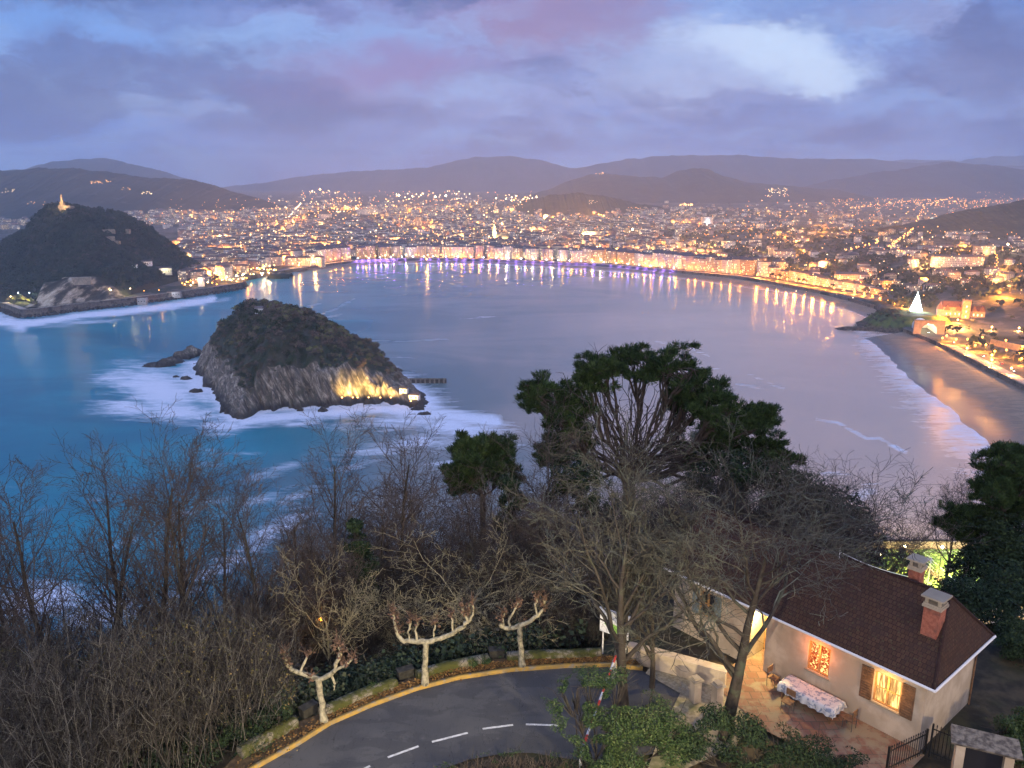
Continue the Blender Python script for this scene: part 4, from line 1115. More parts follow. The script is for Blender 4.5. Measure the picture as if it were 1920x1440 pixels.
# tunnel portal
tp = G(1741, 627, 7.4)
M['portal'] = noisy('portal_render', (.26,.20,.15), (.36,.28,.20), .3, coord='pos')
root = empty('tunnel_portal', (tp.x, tp.y, 7.2), -.22, 'sandstone tunnel portal with brightly lit round arch under the headland', 'tunnel')
m_ = MB(); W, Hp, r = 18.5, 18.0, 9.6; n = 16
pts = [(r*math.cos(math.pi*i/n), 4.5+r*math.sin(math.pi*i/n)) for i in range(n+1)]
arc = [(r, 0)]+pts+[(-r, 0)]
# front face as fan between arch and outline
out_ = []
for x, z in arc:
    a = math.atan2(z-4, x); sc_ = min(W/abs(math.cos(a)) if abs(math.cos(a)) > 1e-6 else 1e9, (Hp-4)/abs(math.sin(a)) if math.sin(a) > 1e-6 else 1e9)
    if z <= .01: out_.append((math.copysign(W, x), 0))
    else: out_.append((max(-W, min(W, math.cos(a)*sc_)), min(Hp, 4+math.sin(a)*sc_)))
b0 = len(m_.v)
for y in (0, 3):
    m_.v += [(x, y, z) for x, z in arc]+[(x, y, z) for x, z in out_]
N_ = len(arc)
for i in range(N_-1):
    m_.f.append((i, i+1, N_+i+1, N_+i)); m_.m.append(0)
    o_ = 2*N_; m_.f.append((N_+i, N_+i+1, o_+N_+i+1, o_+N_+i)); m_.m.append(0)
m_.build('front_wall', M['portal'], root)
m_ = MB(); m_.box((0, 0, Hp+.4), (2*W+1, 4, .9)); m_.build('coping', M['stone_wall'], root)
m_ = MB(); nn2 = len(arc)
for y in (.2, 46): m_.v += [(x*.995, y, z*.998) for x, z in arc]
for i in range(nn2-1): m_.f.append((i, nn2+i, nn2+i+1, i+1)); m_.m.append(0)
m_.f.append(tuple(range(nn2, 2*nn2))); m_.m.append(0)
m_.build('tunnel_lining', M['white_paint'], root)
m_ = MB()
for y in (6, 16, 26, 36): m_.box((0, y, 12.4), (1.2, 3, .3))
m_.build('ceiling_light', emis('tunnel_light', (1,.88,.6), 10), root)
for y in (5, 16, 30): point((0, y, 10.5), 1500, (1,.85,.5), .8, root)
point((-14, -16, 5), 1200, 'amber', 1, root)
# castle-like house
M['brick_far'] = noisy('red_brick', (.22,.14,.10), (.34,.24,.16), .4, coord='pos')
cg = G(1806, 597, 12)
root = empty('palace', (cg.x, cg.y, 10), -.35, 'brick palace with battlemented square tower and pointed gables, lit amber', 'palace')
m_ = MB(); m_.box((-14, 6, 8), (26, 14, 18)); m_.box((16, 4, 6), (20, 12, 14)); m_.box((-30, 4, 6), (8, 8, 15)); m_.build('wall', M['brick_far'], root)
m_ = MB()
for cx, cy, w, d, z0, rh in ((-14,6,27,15,17,8), (16,4,21,13,13,7), (-30,4,9,9,13.5,12)):
    if rh == 12: m_.add([(cx-w/2,cy-d/2,z0),(cx+w/2,cy-d/2,z0),(cx+w/2,cy+d/2,z0),(cx-w/2,cy+d/2,z0),(cx,cy,z0+rh)], [(0,1,4),(1,2,4),(2,3,4),(3,0,4)])
    else: m_.add([(cx-w/2,cy-d/2,z0),(cx+w/2,cy-d/2,z0),(cx+w/2,cy+d/2,z0),(cx-w/2,cy+d/2,z0),(cx-w/2,cy,z0+rh),(cx+w/2,cy,z0+rh)], [(0,1,5,4),(2,3,4,5),(1,2,5),(3,0,4)])
for cx in (-22, -8, 12, 22): m_.add([(cx-4,-3,13),(cx+4,-3,13),(cx,-3,21),(cx,5,21)], [(0,1,2),(1,3,2),(0,2,3)])
m_.build('roof', noisy('red_tile_far', (.10,.045,.035), (.15,.07,.05), .6), root)
m_ = MB(); m_.box((1, -4, 13), (10, 10, 30))
for i in range(5):
    for s in (-1, 1): m_.box((1-4.6+i*2.3, -4+s*4.8, 29), (1.2, .8, 1.6)); m_.box((1+s*4.8, -4-4.6+i*2.3, 29), (.8, 1.2, 1.6))
m_.build('tower', M['brick_far'], root)
m_ = MB(); 
for z in (6, 13, 20): m_.box((1, -9.1, z), (1.6, .2, 3))
for x in (-22, -17, -11, -6, 12, 17, 22): m_.box((x, -2.2 if x > 0 else -1.2, 8), (1.4, .3, 3))
m_.build('window', emis('warm_palace_window', (1,.7,.35), 2.5), root)
point((-6, -20, 3), 2600, 'amber', 1, root); point((8, -18, 3), 3000, 'amber', 1, root); point((-28, -14, 3), 1500, 'amber', 1, root)
# amber lit retaining wall and cars on the near beach road
p0, p1 = G(1858, 640, 12), G(1990, 668, 12)
m_ = MB(); v_ = (p1-p0); m_.box(((p0.x+p1.x)/2, (p0.y+p1.y)/2, 10), (v_.length, 2, 10), rz=math.atan2(v_.y, v_.x))
o = m_.build('retaining_wall', M['portal']); tag(o, 'amber lit retaining wall beyond the roads at the right edge', 'wall')
CARC = [('white',(.7,.7,.7,1)),('grey',(.2,.2,.21,1)),('dark',(.03,.03,.035,1)),('red',(.35,.03,.02,1))]
M['glass_dark'] = material('dark_glass', base=(.02,.02,.025,1), rough=.15, spec=.5)
M['tyre'] = material('tyre_rubber', base=(.015,.015,.015,1), rough=.9)
M['headlight'] = emis('headlight_glow', (1,.93,.8), 30); M['taillight'] = emis('taillight_glow', (1,.06,.03), 12)
for k, (cn, cc) in enumerate(CARC): M['car_'+cn] = material('car_paint_'+cn, base=cc, rough=.35, spec=.5)
def car(x, y, z, rz, cn, label, group):
    root = empty('car', (x, y, z), rz, label, 'car', group)
    b = MB(); b.hexa([(-2.2,-.9,.3),(2.2,-.9,.3),(2.2,.9,.3),(-2.2,.9,.3)], [(-2.2,-.88,.85),(2.15,-.86,.78),(2.15,.86,.78),(-2.2,.88,.85)])
    b.build('body', M['car_'+cn], root)
    b = MB(); b.hexa([(-1.7,-.82,.85),(1.0,-.82,.83),(1.0,.82,.83),(-1.7,.82,.85)], [(-1.3,-.66,1.42),(.35,-.66,1.45),(.35,.66,1.45),(-1.3,.66,1.42)]); b.build('cabin', M['glass_dark'], root)
    for sx in (-1.35, 1.35):
        for sy in (-.85, .85):
            w = MB(); w.tube((sx, sy-.1, .32), (sx, sy+.1, .32), .32, .32, 10); w.build('wheel', M['tyre'], root)
    for sy in (-.62, .62):
        h = MB(); h.box((2.2, sy, .62), (.08, .36, .2)); h.build('headlight', M['headlight'], root)
        h = MB(); h.box((-2.23, sy, .66), (.06, .36, .16)); h.build('taillight', M['taillight'], root)
    return root
i = 0
for s_, off, fl in ((30,18,0),(62,22,1),(96,18,0),(130,23,1),(176,19,0),(215,22,1),(250,18,0),(300,23,1)):
    p, nn_ = along(OW, OWn, s_); q, _ = along(OW, OWn, s_+4); i += 1
    car(p[0]+nn_[0]*off, p[1]+nn_[1]*off, WALLZ-.62, math.atan2(q[1]-p[1], q[0]-p[0])+(math.pi if fl else 0), CARC[i % 4][0], f"{CARC[i%4][0]} car with headlights on, {ordn(i)} from the tunnel on the beach road", 'cars on the near beach road')

# ------------------------------------------------------------------ church spire, stadium
sg = G(927, 451, 12); zz = float(tz(sg.x, sg.y))
root = empty('church', (sg.x, sg.y, zz), 0, 'church with tall slender spire glowing yellow behind the seafront roofs', 'church')
m_ = MB(); m_.box((0,0,15), (10,10,34)); m_.build('tower', M['portal'], root)
m_ = MB(); m_.add([(-5,-5,32),(5,-5,32),(5,5,32),(-5,5,32),(0,0,66)], [(0,1,4),(1,2,4),(2,3,4),(3,0,4)])
for a in (-1, 1):
    for b_ in (-1, 1): m_.add([(a*5-1.2,b_*5-1.2,31),(a*5+1.2,b_*5-1.2,31),(a*5+1.2,b_*5+1.2,31),(a*5-1.2,b_*5+1.2,31),(a*5,b_*5,42)], [(0,1,4),(1,2,4),(2,3,4),(3,0,4)])
m_.build('spire', M['portal'], root)
m_ = MB(); m_.box((26,8,9), (44,18,20)); m_.build('nave', M['portal'], root)
m_ = MB(); m_.add([(4,-1.5,19),(48.5,-1.5,19),(48.5,17.5,19),(4,17.5,19),(4,8,28),(48.5,8,28)], [(0,1,5,4),(2,3,4,5),(1,2,5),(3,0,4)]); m_.build('roof', M['roof_mass'], root)
for x, y, z, w in ((-6,-14,20,26000),(6,-14,34,26000),(24,-16,10,18000),(0,-12,50,12000)): point((x, y, z), w, (1,.75,.3), 1.5, root)
q = D(1735, 404, 3000)
root = empty('arena', (q.x, 3000, float(tz(q.x, 3000))), 0, 'pale round arena with shallow conical roof on the far right of town', 'arena')
m_ = MB(); m_.lathe((0,0,0), [(44,-8),(44,13),(42,14)], 28); m_.build('wall', M['concrete'], root)
m_ = MB(); m_.lathe((0,0,0), [(46,13),(44,15),(22,25),(20,27),(2,28)], 28); m_.build('roof', material('pale_membrane', base=(.62,.66,.68,1), rough=.6), root)
point((0,-30,60), 120000, 'cold', 4, root)

# ------------------------------------------------------------------ harbour hill: statue, fortress, walls, quay
M['tan_stone'] = noisy('tan_fort_stone', (.20,.17,.13), (.32,.27,.20), .25, coord='pos')
st = D(118, 391, 1585)
root = empty('statue', (st.x, st.y, st.z-2), -.3, 'floodlit robed statue on a tiered pedestal at the summit of the wooded hill', 'statue')
m_ = MB(); m_.box((0,0,4), (9,9,10)); m_.box((0,0,11), (6,6,6)); m_.lathe((0,0,14), [(3,0),(2.6,.5),(2.2,3)], 8); m_.build('pedestal', M['tan_stone'], root)
m_ = MB(); m_.lathe((0,0,16.5), [(1.9,0),(1.5,3),(1.35,6),(1.75,8.2),(1.5,9.3),(.55,9.9),(.5,10.4),(.85,11.1),(.85,12),(.5,12.7),(.1,12.9)], 14)
m_.tube((1.3,0,25), (2.3,-1.2,27.8), .5, .3, 8); m_.tube((-1.3,0,25), (-1.6,-1.3,21.6), .5, .35, 8)
m_.build('figure', M['tan_stone'], root, smooth=True)
for x, y, z in ((-9,-9,14),(8,-10,12),(0,-12,24)): point((x, y, z), 2200, (1,.58,.18), .8, root)
root = empty('fortress', (st.x+8, st.y+2, st.z-4), -.3, 'low tan fortress walls around the foot of the hilltop statue', 'fortress')
m_ = MB(); m_.box((0,-3,3), (30,10,12)); m_.box((-16,0,1), (10,12,8)); m_.build('wall', M['tan_stone'], root)
m_ = MB()
for i_ in range(12): m_.box((-14+i_*2.5,-7.6,9.6), (1.4,.8,1.2))
m_.build('battlement', M['tan_stone'], root)
point((4,-16,4), 1500, (1,.62,.3), .8, root)
def on_hill(px, py):
    Ys = np.linspace(1255, 1750, 400); dd = ray(px, py); t = Ys/dd[1]; xs_ = dd[0]*t; zs_ = HC+dd[2]*t
    h_, k_ = urgull_h(xs_, Ys); i_ = np.argmax(h_ >= zs_-.5)
    return Vector((float(xs_[i_]), float(Ys[i_]), float(max(h_[i_], zs_[i_]))))
for (px, py, Y, w, d, h, rz, lab) in ((205,436,1425,22,4,8,.3,'upper grey bastion wall standing in the woods of the harbour hill'),(236,436,1430,20,5,9,-.1,'grey curtain wall right of the bastion high in the woods'),
                                      (208,449,1400,16,4,8,.5,'lower grey bastion wall below the upper one'),(221,456,1395,11,5,6,0,'small grey wall corner beneath the bastions')):
    q = on_hill(px, py); root = empty('bastion_wall', (q.x, q.y-2, q.z-h*.3), rz, lab, 'wall', 'old bastion walls on the harbour hill')
    m_ = MB(); m_.box((0,0,h/2), (w,d,h)); m_.build('wall', M['tan_stone'], root)
    m_ = MB()
    for i_ in range(int(w/2.4)): m_.box((-w/2+1.2+i_*2.4, -d/2+.4, h+.5), (1.3,.8,1))
    m_.build('battlement', M['tan_stone'], root)
def small_house(px, py, Y, w, d, h, rz, wallm, lab, light=0, win=True, z=None, gable=True, name='house', col='warm', rm=None):
    q = on_hill(px, py) if (Y and py < 530 and px < 340) else (D(px, py, Y) if Y else G(px, py, z))
    root = empty(name, (q.x, q.y, q.z), rz, lab, 'house' if name == 'house' else 'building')
    m_ = MB(); m_.box((0,0,h/2-1), (w,d,h+2)); m_.build('wall', wallm, root)
    m_ = MB(); e = .6
    if gable: m_.add([(-w/2-e,-d/2-e,h),(w/2+e,-d/2-e,h),(w/2+e,d/2+e,h),(-w/2-e,d/2+e,h),(-w/2-e,0,h+d*.3),(w/2+e,0,h+d*.3)], [(0,1,5,4),(2,3,4,5),(1,2,5),(3,0,4),(3,2,1,0)])
    else: m_.box((0,0,h+.3), (w+1,d+1,.6))
    m_.build('roof', rm or M['roof_mass'], root)
    if win:
        for i_ in range(max(2, int(w/4))):
            m_ = MB(); m_.box((-w/2+(i_+.5)*w/max(2, int(w/4)), -d/2-.05, h*.5), (1.3,.16,1.6)); m_.build('window', M['glass_dark'], root)
    if light: point((0,-d/2-5,h*.7), light*.10 if light > 3300 else 300, col, .6, root)
    return root
small_house(276, 497, 1395, 17, 10, 7, .2, M['white_paint'], 'white gabled house on the terrace above the harbour cliff', 1500)
small_house(253, 502, 1390, 9, 6, 6, 0, M['white_paint'], 'small white cabin left of the gabled terrace house', 1500, False, col='green')
small_house(309, 514, 1380, 26, 12, 12, .5, M['concrete'], 'long terrace building with bright lit gable end above the harbour', 16000, gable=True, col=(1,.85,.45))
q = on_hill(145, 531)
root = empty('battery', (q.x, q.y, q.z-3), .1, 'pale stepped battery wall at the left top of the harbour cliff', 'fort')
m_ = MB(); m_.box((-12,4,5), (20,12,13)); m_.box((8,0,6), (26,10,12), rz=.25); m_.build('wall', M['tan_stone'], root)
m_ = MB()
for i_ in range(8): m_.box((-3+i_*3.2,-5.4+i_*.8,6), (1.0,.8,12))
m_.build('buttress', M['tan_stone'], root)
QP, _ = resample([Vector((x, y, 0)) for x, y in QW[1:]], 90)
o, QN = wall_strip('harbour_wall', QP, -1, QZ, 3, M['stone_wall'], 'high dark breakwater wall under the wooded harbour hill', parapet=1.1)
QP0, _ = resample([Vector((QW[0][0], QW[0][1], 0)), Vector((QW[1][0], QW[1][1], 0))], 12)
o, _ = wall_strip('harbour_wall', QP0[::-1], -1, QZ, 3, M['stone_wall'], 'corner stretch of breakwater wall at the left edge', parapet=1.1)
road_strip('path', QP, QN, 3, 11, QZ-1.15, M['promenade'])
# rubble apron at the wall foot
g = np.random.default_rng(6)
def boulders(name, pts, rad, mat, seed, kind=None, label=None, cat=None):
    gg = np.random.default_rng(seed); Vs = []; Fs = []
    for (x, y, z), r in zip(pts, rad):
        n_, m2 = 7, 5; k0 = sum(len(v) for v in Vs)
        th = np.linspace(.12, math.pi-.12, m2)[:, None]; ph = np.linspace(0, 2*math.pi, n_, endpoint=False)[None]
        rr_ = r*(.7+.6*gg.random((m2, n_)))
        Vs.append(np.stack([x+rr_*np.sin(th)*np.cos(ph), y+rr_*np.sin(th)*np.sin(ph)*.9, z+rr_*np.cos(th)*.75+0*ph], 2).reshape(-1, 3))
        for a in range(m2-1):
            for b_ in range(n_): Fs.append((k0+a*n_+b_, k0+a*n_+(b_+1) % n_, k0+(a+1)*n_+(b_+1) % n_, k0+(a+1)*n_+b_))
    return link(name, npmesh(name, np.concatenate(Vs), Fs), mat)
pts = []; rad = []
for _ in range(520):
    j = g.integers(0, 90); p = QP[j]; n_ = QN[j]; a = g.uniform(0, 8 if j < 50 else 13); pts.append((p[0]-n_[0]*a+g.normal(), p[1]-n_[1]*a+g.normal(), 3.4-a*.45)); rad.append(g.uniform(1.2, 2.6))
o = boulders('rubble', pts, rad, M['rock_dark'], 4); tag(o, kind='stuff')
g6 = 'tall lamp masts on the breakwater'
for px, py, c in ((34,549,'cold'),(55,549,'cold'),(73,554,'cold'),(208,544,'white'),(244,541,'white'),(270,545,'amber'),(298,544,'amber'),(20,556,'green')):
    lamp(px, py, 12, .55, c if c != 'green' else 'white', f"{'pale' if c!='amber' else 'amber'} lamp mast on the breakwater below the cliff", g6, 1500, z0=QZ-1)
for px, py in ((12,567),(30,569),(45,571),(110,566),(170,561),(215,553),(240,552)):
    q = G(px, py, QZ); point((q.x, q.y+14, QZ+4), 2400, (1,.86,.34), 1)
P = []; rr = []
for px, py in ((18,560),(30,556),(38,554),(46,557),(58,560),(26,562),(66,565)):
    q = G(px, py+8, QZ); P.append((q.x, q.y, QZ+4)); rr.append(5)
for i_, (p, r) in enumerate(zip(P, rr)):
    root = empty('tree', (p[0], p[1], QZ-2), 0, f"yellow-lit leafy tree at the breakwater corner, {ordn(i_+1)} of that cluster", 'tree', 'lit trees at the breakwater corner')
    V, F, T = clumps([(0,0,6)], [r], 160, .16, i_, tone=np.array([.95])); link('crown', npmesh('crown', V, F, attrs={'tone': T}), M['wood_winter'], root)
    m_ = MB(); m_.tube((0,0,0), (0,0,6), .35, .2, 6); m_.build('trunk', M['rock_dark'], root)
small_house(268, 571, None, 14, 10, 12, .1, M['concrete'], 'grey bath house built against the foot of the breakwater wall', 0, z=0, gable=False, name='bath_house')
small_house(327, 556, None, 22, 9, 9, .15, M['concrete'], 'flat quay hall with white lit front beside the breakwater', 8000, z=4, gable=False, name='quay_hall', col='cold')
small_house(349, 525, None, 20, 12, 10, .2, M['concrete'], 'brightly floodlit hall among the harbour quays', 14000, z=6, gable=True, name='harbour_hall', col='white')
small_house(378, 538, None, 9, 9, 19, .0, M['white_paint'], 'short floodlit white tower on the quay', 12000, z=6, gable=False, name='harbour_tower', col='white', win=False)
# moored boats
rl = random.Random(8); M['hull'] = material('white_hull', base=(.7,.7,.72,1), rough=.4); M['mast'] = material('alloy_mast', base=(.6,.6,.6,1), rough=.4, metal=.8)
b_ = MB(); 
b_.hexa([(-4,-1,-.3),(3,-.9,-.3),(3,.9,-.3),(-4,1,-.3)], [(-4.2,-1.4,1.2),(3.4,-1.3,1.4),(3.4,1.3,1.4),(-4.2,1.4,1.2)]); b_.add([(3.4,-1.3,1.4),(3.4,1.3,1.4),(5.4,0,1.7),(3,-.9,-.3),(3,.9,-.3)], [(0,2,1),(0,3,2),(1,2,4),(3,4,2)])
o0 = None
bpts = []
for _ in range(400):
    px = rl.uniform(380, 452); py = rl.uniform(508, 526)
    q = G(px, py, 7.4)
    if all((q.x-a)**2+(q.y-c)**2 > 300 for a, c in bpts): bpts.append((q.x, q.y))
    if len(bpts) >= 18: break
bpts.sort()
for i_, (x, y) in enumerate(bpts):
    root = empty('boat', (x, y, 7.5), rl.uniform(-.5,.5), 'small white boat with mast laid up on the harbour quay', 'boat', 'white boats on the harbour quay')
    if o0 is None:
        o0 = (b_.build('hull', M['hull'], root), None)
        c_ = MB(); c_.box((-.5,0,1.8), (3,1.7,1.2)); cb = c_.build('cabin', M['hull'], root); t_ = MB(); t_.tube((.8,0,1.5), (.8,0,11), .09, .06, 5); tb = t_.build('mast', M['mast'], root)
    else:
        for s_ in (o0[0], cb, tb): c = s_.copy(); COL.objects.link(c); c.parent = root

# ------------------------------------------------------------------ island extras
def rock(px, py, w, d, h, seed, lab):
    q = G(px, py, 0); gg = np.random.default_rng(seed); n_, m2 = 40, 22
    th = np.linspace(.05, math.pi*.62, m2)[:, None]; ph = np.linspace(0, 2*math.pi, n_, endpoint=False)[None]
    x = np.sin(th)*np.cos(ph); y = np.sin(th)*np.sin(ph)+0*th
    f = .55+.9*fbm(x*2.6+seed*3.1+9, y*2.6+th*1.5+5, 5, seed)
    V = np.stack([x*f*w/2, y*f*d/2, (np.cos(th)*f*h+0*ph)], 2).reshape(-1, 3)
    F = [(a*n_+b, (a+1)*n_+b, (a+1)*n_+(b+1) % n_, a*n_+(b+1) % n_) for a in range(m2-1) for b in range(n_)]+[]
    o = link('sea_rock', npmesh('sea_rock', V, F), M['island'], None, (q.x, q.y, -1)); me = o.data
    a = me.attributes.new('veg', 'FLOAT', 'POINT'); tag(o, lab, 'rock', 'rocks around the island')
for i_, a in enumerate([(300,686,34,20,5,'low dark rock at the tip of the reef left of the island'),(322,679,28,20,6,'second rock of the reef, just right of its tip'),(345,671,28,20,8,'tallest jagged rock of the reef beside the island'),
     (361,666,24,20,11,'rock joining the reef to the island slab'),(349,711,12,7,4,'small rock alone in the white foam left of the slab'),(368,735,12,7,4,'small flat rock in the foam below the slab'),(330,707,7,5,2.5,'tiny rock left of the lone foam rock'),
     (605,771,9,6,4,'small rock just off the middle of the island cliff'),(513,765,8,5,4,'small rock off the left part of the cliff'),(610,764,8,5,3,'small rock touching the foam under the cliff'),(795,777,13,6,3,'low rock off the right tip of the island'),(783,768,12,6,4,'dark rock at the right tip of the island'),(562,770,7,5,3.5,'small dark rock in foam under the middle cliff')]):
    rock(*a[:5], i_+2, a[5])
pa, pb = G(765, 722, 0), G(836, 721, 0)
root = empty('jetty', (pa.x, pa.y+10, 0), 0, 'dark stone jetty running out behind the right end of the island', 'jetty')
L_ = pb.x-pa.x
m_ = MB(); m_.box((L_/2, 0, 1.5), (L_, 5, 5)); m_.build('deck', M['rock_dark'], root)
m_ = MB(); m_.box((L_/2, -2.2, 4.6), (L_, .6, 1.2)); m_.build('parapet', M['stone_wall'], root)
for k_ in range(8):
    m_ = MB(); m_.box((L_*(k_+.5)/8, -2.9, 1.5), (1.6, 1, 5)); m_.build('buttress', M['stone_wall'], root)
def isl_z(x, y): return float(island_h(np.array([x]), np.array([y]))[0][0])
for px, py, w, d, h, lab, li in ((777,738,9,6,4.5,'white boat house at the lit landing of the island',2500),(757,722,7,5,3.5,'pale terrace hut above the island landing',1500)):
    q = D(px, py, 712 if px > 770 else 722); z = max(2.5, isl_z(q.x, q.y))
    r_ = small_house(px, py, None, w, d, h, -.2, M['white_paint'], lab, li, z=z, name='boat_house')
    r_.location = (q.x, q.y, z)
q = D(487, 590, 835)
small_house(487, 590, 822, 8, 6, 7, .1, M['white_paint'], 'little white lighthouse cottage among trees at the island top', 0, name='house')
# floodlights on the island cliff
for px, py, w in ((640,722,2600),(660,716,4600),(690,716,5200),(712,722,6500),(732,728,6000),(668,694,1600),(770,752,1500)):
    q = G(px, py, 10); y = 704 if px < 735 else 700
    q = D(px, py, y); q.z = min(max(q.z, 5), 9)
    m_ = MB(); m_.box((0,0,0), (.8,.6,.6)); 
    root = empty('floodlight', (q.x, y, q.z-2), 0, f"yellow floodlight, {ordn([640,660,690,712,732,668,770].index(px)+1)} of those washing the right end of the island cliff", 'floodlight', 'floodlights on the island cliff')
    m_.build('lamp_head', M['glow_warm'], root, loc=(0,0,2)); m_ = MB(); m_.tube((0,0,-6), (0,0,1.8), .12, .1, 5); m_.build('pole', M['pole'], root)
    sl_ = bpy.data.lights.new('lamp_beam', 'SPOT'); sl_.energy = w*11; sl_.color = (1,.66,.20); sl_.spot_size = math.radians(105); sl_.spot_blend = .8; sl_.shadow_soft_size = .4
    so_ = bpy.data.objects.new('lamp_beam', sl_); COL.objects.link(so_); so_.parent = root; so_.location = (0,-.6,2.6); so_.rotation_euler = (math.radians(118), 0, 0)
# ------------------------------------------------------------------ near hillside
_wall_px = [(440,1395),(480,1372),(543,1337),(599,1317),(670,1286),(757,1256),(836,1232),(915,1218),(995,1212),(1074,1210),(1135,1207)]
WP = [G(a, b, 178.75) for a, b in _wall_px]
_yb = [(-90,-60),(-40,0),(-26,13),(-18,21)]+[(p.x, p.y+.4) for p in WP]+[(6.2,37),(8,41),(14,44),(20,39),(26,34),(40,28),(80,8),(120,-20)]
def gz(x, y):
    x = np.asarray(x, float); y = np.asarray(y, float)
    yb = np.interp(x, [p[0] for p in _yb], [p[1] for p in _yb])
    sl_ = np.interp(x, [-40,-12,-4,10,30], [.42,.46,.80,.85,.80])
    q = y-yb-.8; sp = np.where(q > 12, q, np.log1p(np.exp(np.minimum(q, 12)*2))/2)
    far = np.maximum(0, y-60)*np.interp(x, [-40,-10], [.30,0])
    z = 177.93-sl_*sp-far+(fbm(x/6, y/6, 3, 71)-.5)*1.2*sstep(q, .5, 6)
    sh = 6.0*sstep(x, 150, 172)*sstep(y, 300, 325)*(1-sstep(y, 412, 424))
    return np.maximum(z, -5+sh*11/6*1.0)
_gx = np.arange(-60, 110, .5); _gy = np.arange(-10, 150, .5); _gg = gz(*np.meshgrid(_gx, _gy)).tolist()
def gzf(x, y):
    i = (x+60)*2; j = (y+10)*2
    if 0 <= i < len(_gx)-1 and 0 <= j < len(_gy)-1:
        a = int(i); b = int(j); u = i-a; v = j-b; r0, r1 = _gg[b], _gg[b+1]
        return (r0[a]*(1-u)+r0[a+1]*u)*(1-v)+(r1[a]*(1-u)+r1[a+1]*u)*v
    return float(gz(np.array([x]), np.array([y]))[0])
def base_at(px, Y):
    z = 175.
    for _ in range(8):
        t = Y*CS-(z-HC)*SN; x = (px-960)/FPX*t; z = gzf(x, Y)
    return x, Y, z
M['earth'] = noisy('leaf_covered_earth', (.020,.017,.011), (.055,.042,.024), 1.4, coord='pos', c3=(.035,.045,.016), bmp=.5, bdist=.1, sc2=.22)
xs = np.interp(np.linspace(0, 1, 300), [0,.2,.8,1], [-170,-28,32,260]); ys = np.interp(np.linspace(0, 1, 260), [0,.45,.7,1], [-45,44,95,470])
X, Y = np.meshgrid(xs, ys)
o = link('hillside', gridmesh('hillside', X, Y, gz(X, Y), smooth=True), M['earth']); tag(o, kind='structure')

# ------------------------------------------------------------------ road, kerb, verge, parapet
def _asph(t, b):
    v = t.pos(); n1 = t.noise(v, .5, 5, .6); n2 = t.noise(v, 28, 3, .7)
    c = t.mix(t.sm(n1, .38, .62), (.040,.040,.042,1), (.062,.061,.060,1)); c = t.mix(t.m('MULTIPLY', n2, .5), c, (.085,.083,.08,1))
    c = t.mix(t.m('MULTIPLY', t.sm(t.noise(t.vmul(v, (.35,.9,1)), .9, 4, .6, .5), .50, .54), .45), c, (.030,.030,.032,1)); c = t.mix(t.m('MULTIPLY', t.sm(t.noise(v, 2.2, 5, .7), .60, .72), .5), c, (.11,.105,.098,1))
    crack = t.noise(t.vmul(v, (1.2,.25,1)), 1.6, 2, .5, 2.5)
    cm = t.m('LESS_THAN', t.m('ABSOLUTE', t.m('SUBTRACT', crack, .5)), .0035); c = t.mix(cm, c, (.02,.02,.02,1))
    t.set(b.inputs['Base Color'], c); t.set(b.inputs['Roughness'], t.m('ADD', .55, t.m('MULTIPLY', n1, .3))); bump(t, b, n2, .3, .01)
M['asphalt'] = material('road_asphalt', _asph, rough=.7, spec=.35)
kpx = [(300,1560),(400,1492),(480,1441),(560,1396),(620,1358),(700,1323),(780,1294),(860,1273),(960,1258),(1060,1251),(1140,1249),(1205,1256)]
KP, _ = resample([G(a, b, 178.05) for a, b in kpx], 120)
pin = [(1270,1290),(1330,1345),(1290,1400),(1190,1420),(1100,1428),(1060,1422),(1000,1412),(950,1412),(880,1424),(820,1446),(780,1500),(700,1640),(300,1900)]
V = [(x, y, 178.0) for x, y in KP]+[tuple(G(a, b, 178.0)) for a, b in pin]
me = bpy.data.meshes.new('road'); me.from_pydata(V, [], [tuple(range(len(V)))[::-1]]); o = link('road', me, M['asphalt']); tag(o, kind='structure')
def ribbon(P, a0, a1, z0, z1):
    """offsets to the outer side (away from the camera)"""
    d = np.gradient(P, axis=0); n = np.stack([-d[:, 1], d[:, 0]], 1); n /= np.hypot(n[:, 0], n[:, 1])[:, None]
    n = n*np.where(n[:, 1:2] < 0, -1, 1)
    return n
def profile(name, P, prof, mat, closed=True, kw={}):
    n = ribbon(P, 0, 0, 0, 0); pr = prof+[prof[0]] if closed else prof
    X = np.stack([P[:, 0]+n[:, 0]*a for a, _ in pr], 1); Y = np.stack([P[:, 1]+n[:, 1]*a for a, _ in pr], 1); Z = np.stack([np.full(len(P), b) for _, b in pr], 1)
    o = link(name, gridmesh(name, X, Y, Z), mat)
    if closed:      # end caps
        bm = bmesh_caps(o.data, len(P), len(pr))
    return o
import bmesh
def bmesh_caps(me, r, c):
    bm = bmesh.new(); bm.from_mesh(me); bm.verts.ensure_lookup_table()
    for k in (0, r-1):
        try: bm.faces.new([bm.verts[k*c+j] for j in range(c-1)])
        except Exception: pass
    bm.to_mesh(me); bm.free()
M['yellow_kerb'] = noisy('worn_yellow_kerb', (.36,.22,.045), (.25,.165,.055), 3, coord='pos', c3=(.22,.19,.14), sc2=4)
o = profile('kerb', KP, [(0,177.9),(0,178.14),(.02,178.16),(.17,178.16),(.17,177.9)], M['yellow_kerb']); tag(o, kind='structure')
M['verge'] = noisy('leaf_littered_verge', (.030,.021,.013), (.062,.042,.022), 5, coord='pos', c3=(.035,.045,.014), bmp=.6, bdist=.06, sc2=.8)
WQ, _ = resample(WP, 160)
KV = KP[(KP[:, 0] > -13)]
KV2, _ = resample([Vector((x, y, 0)) for x, y in KV], 120); WV2, _ = resample(WP+[G(1190,1215,178.7)], 120)
t_ = np.linspace(0, 1, 14)[None, :]
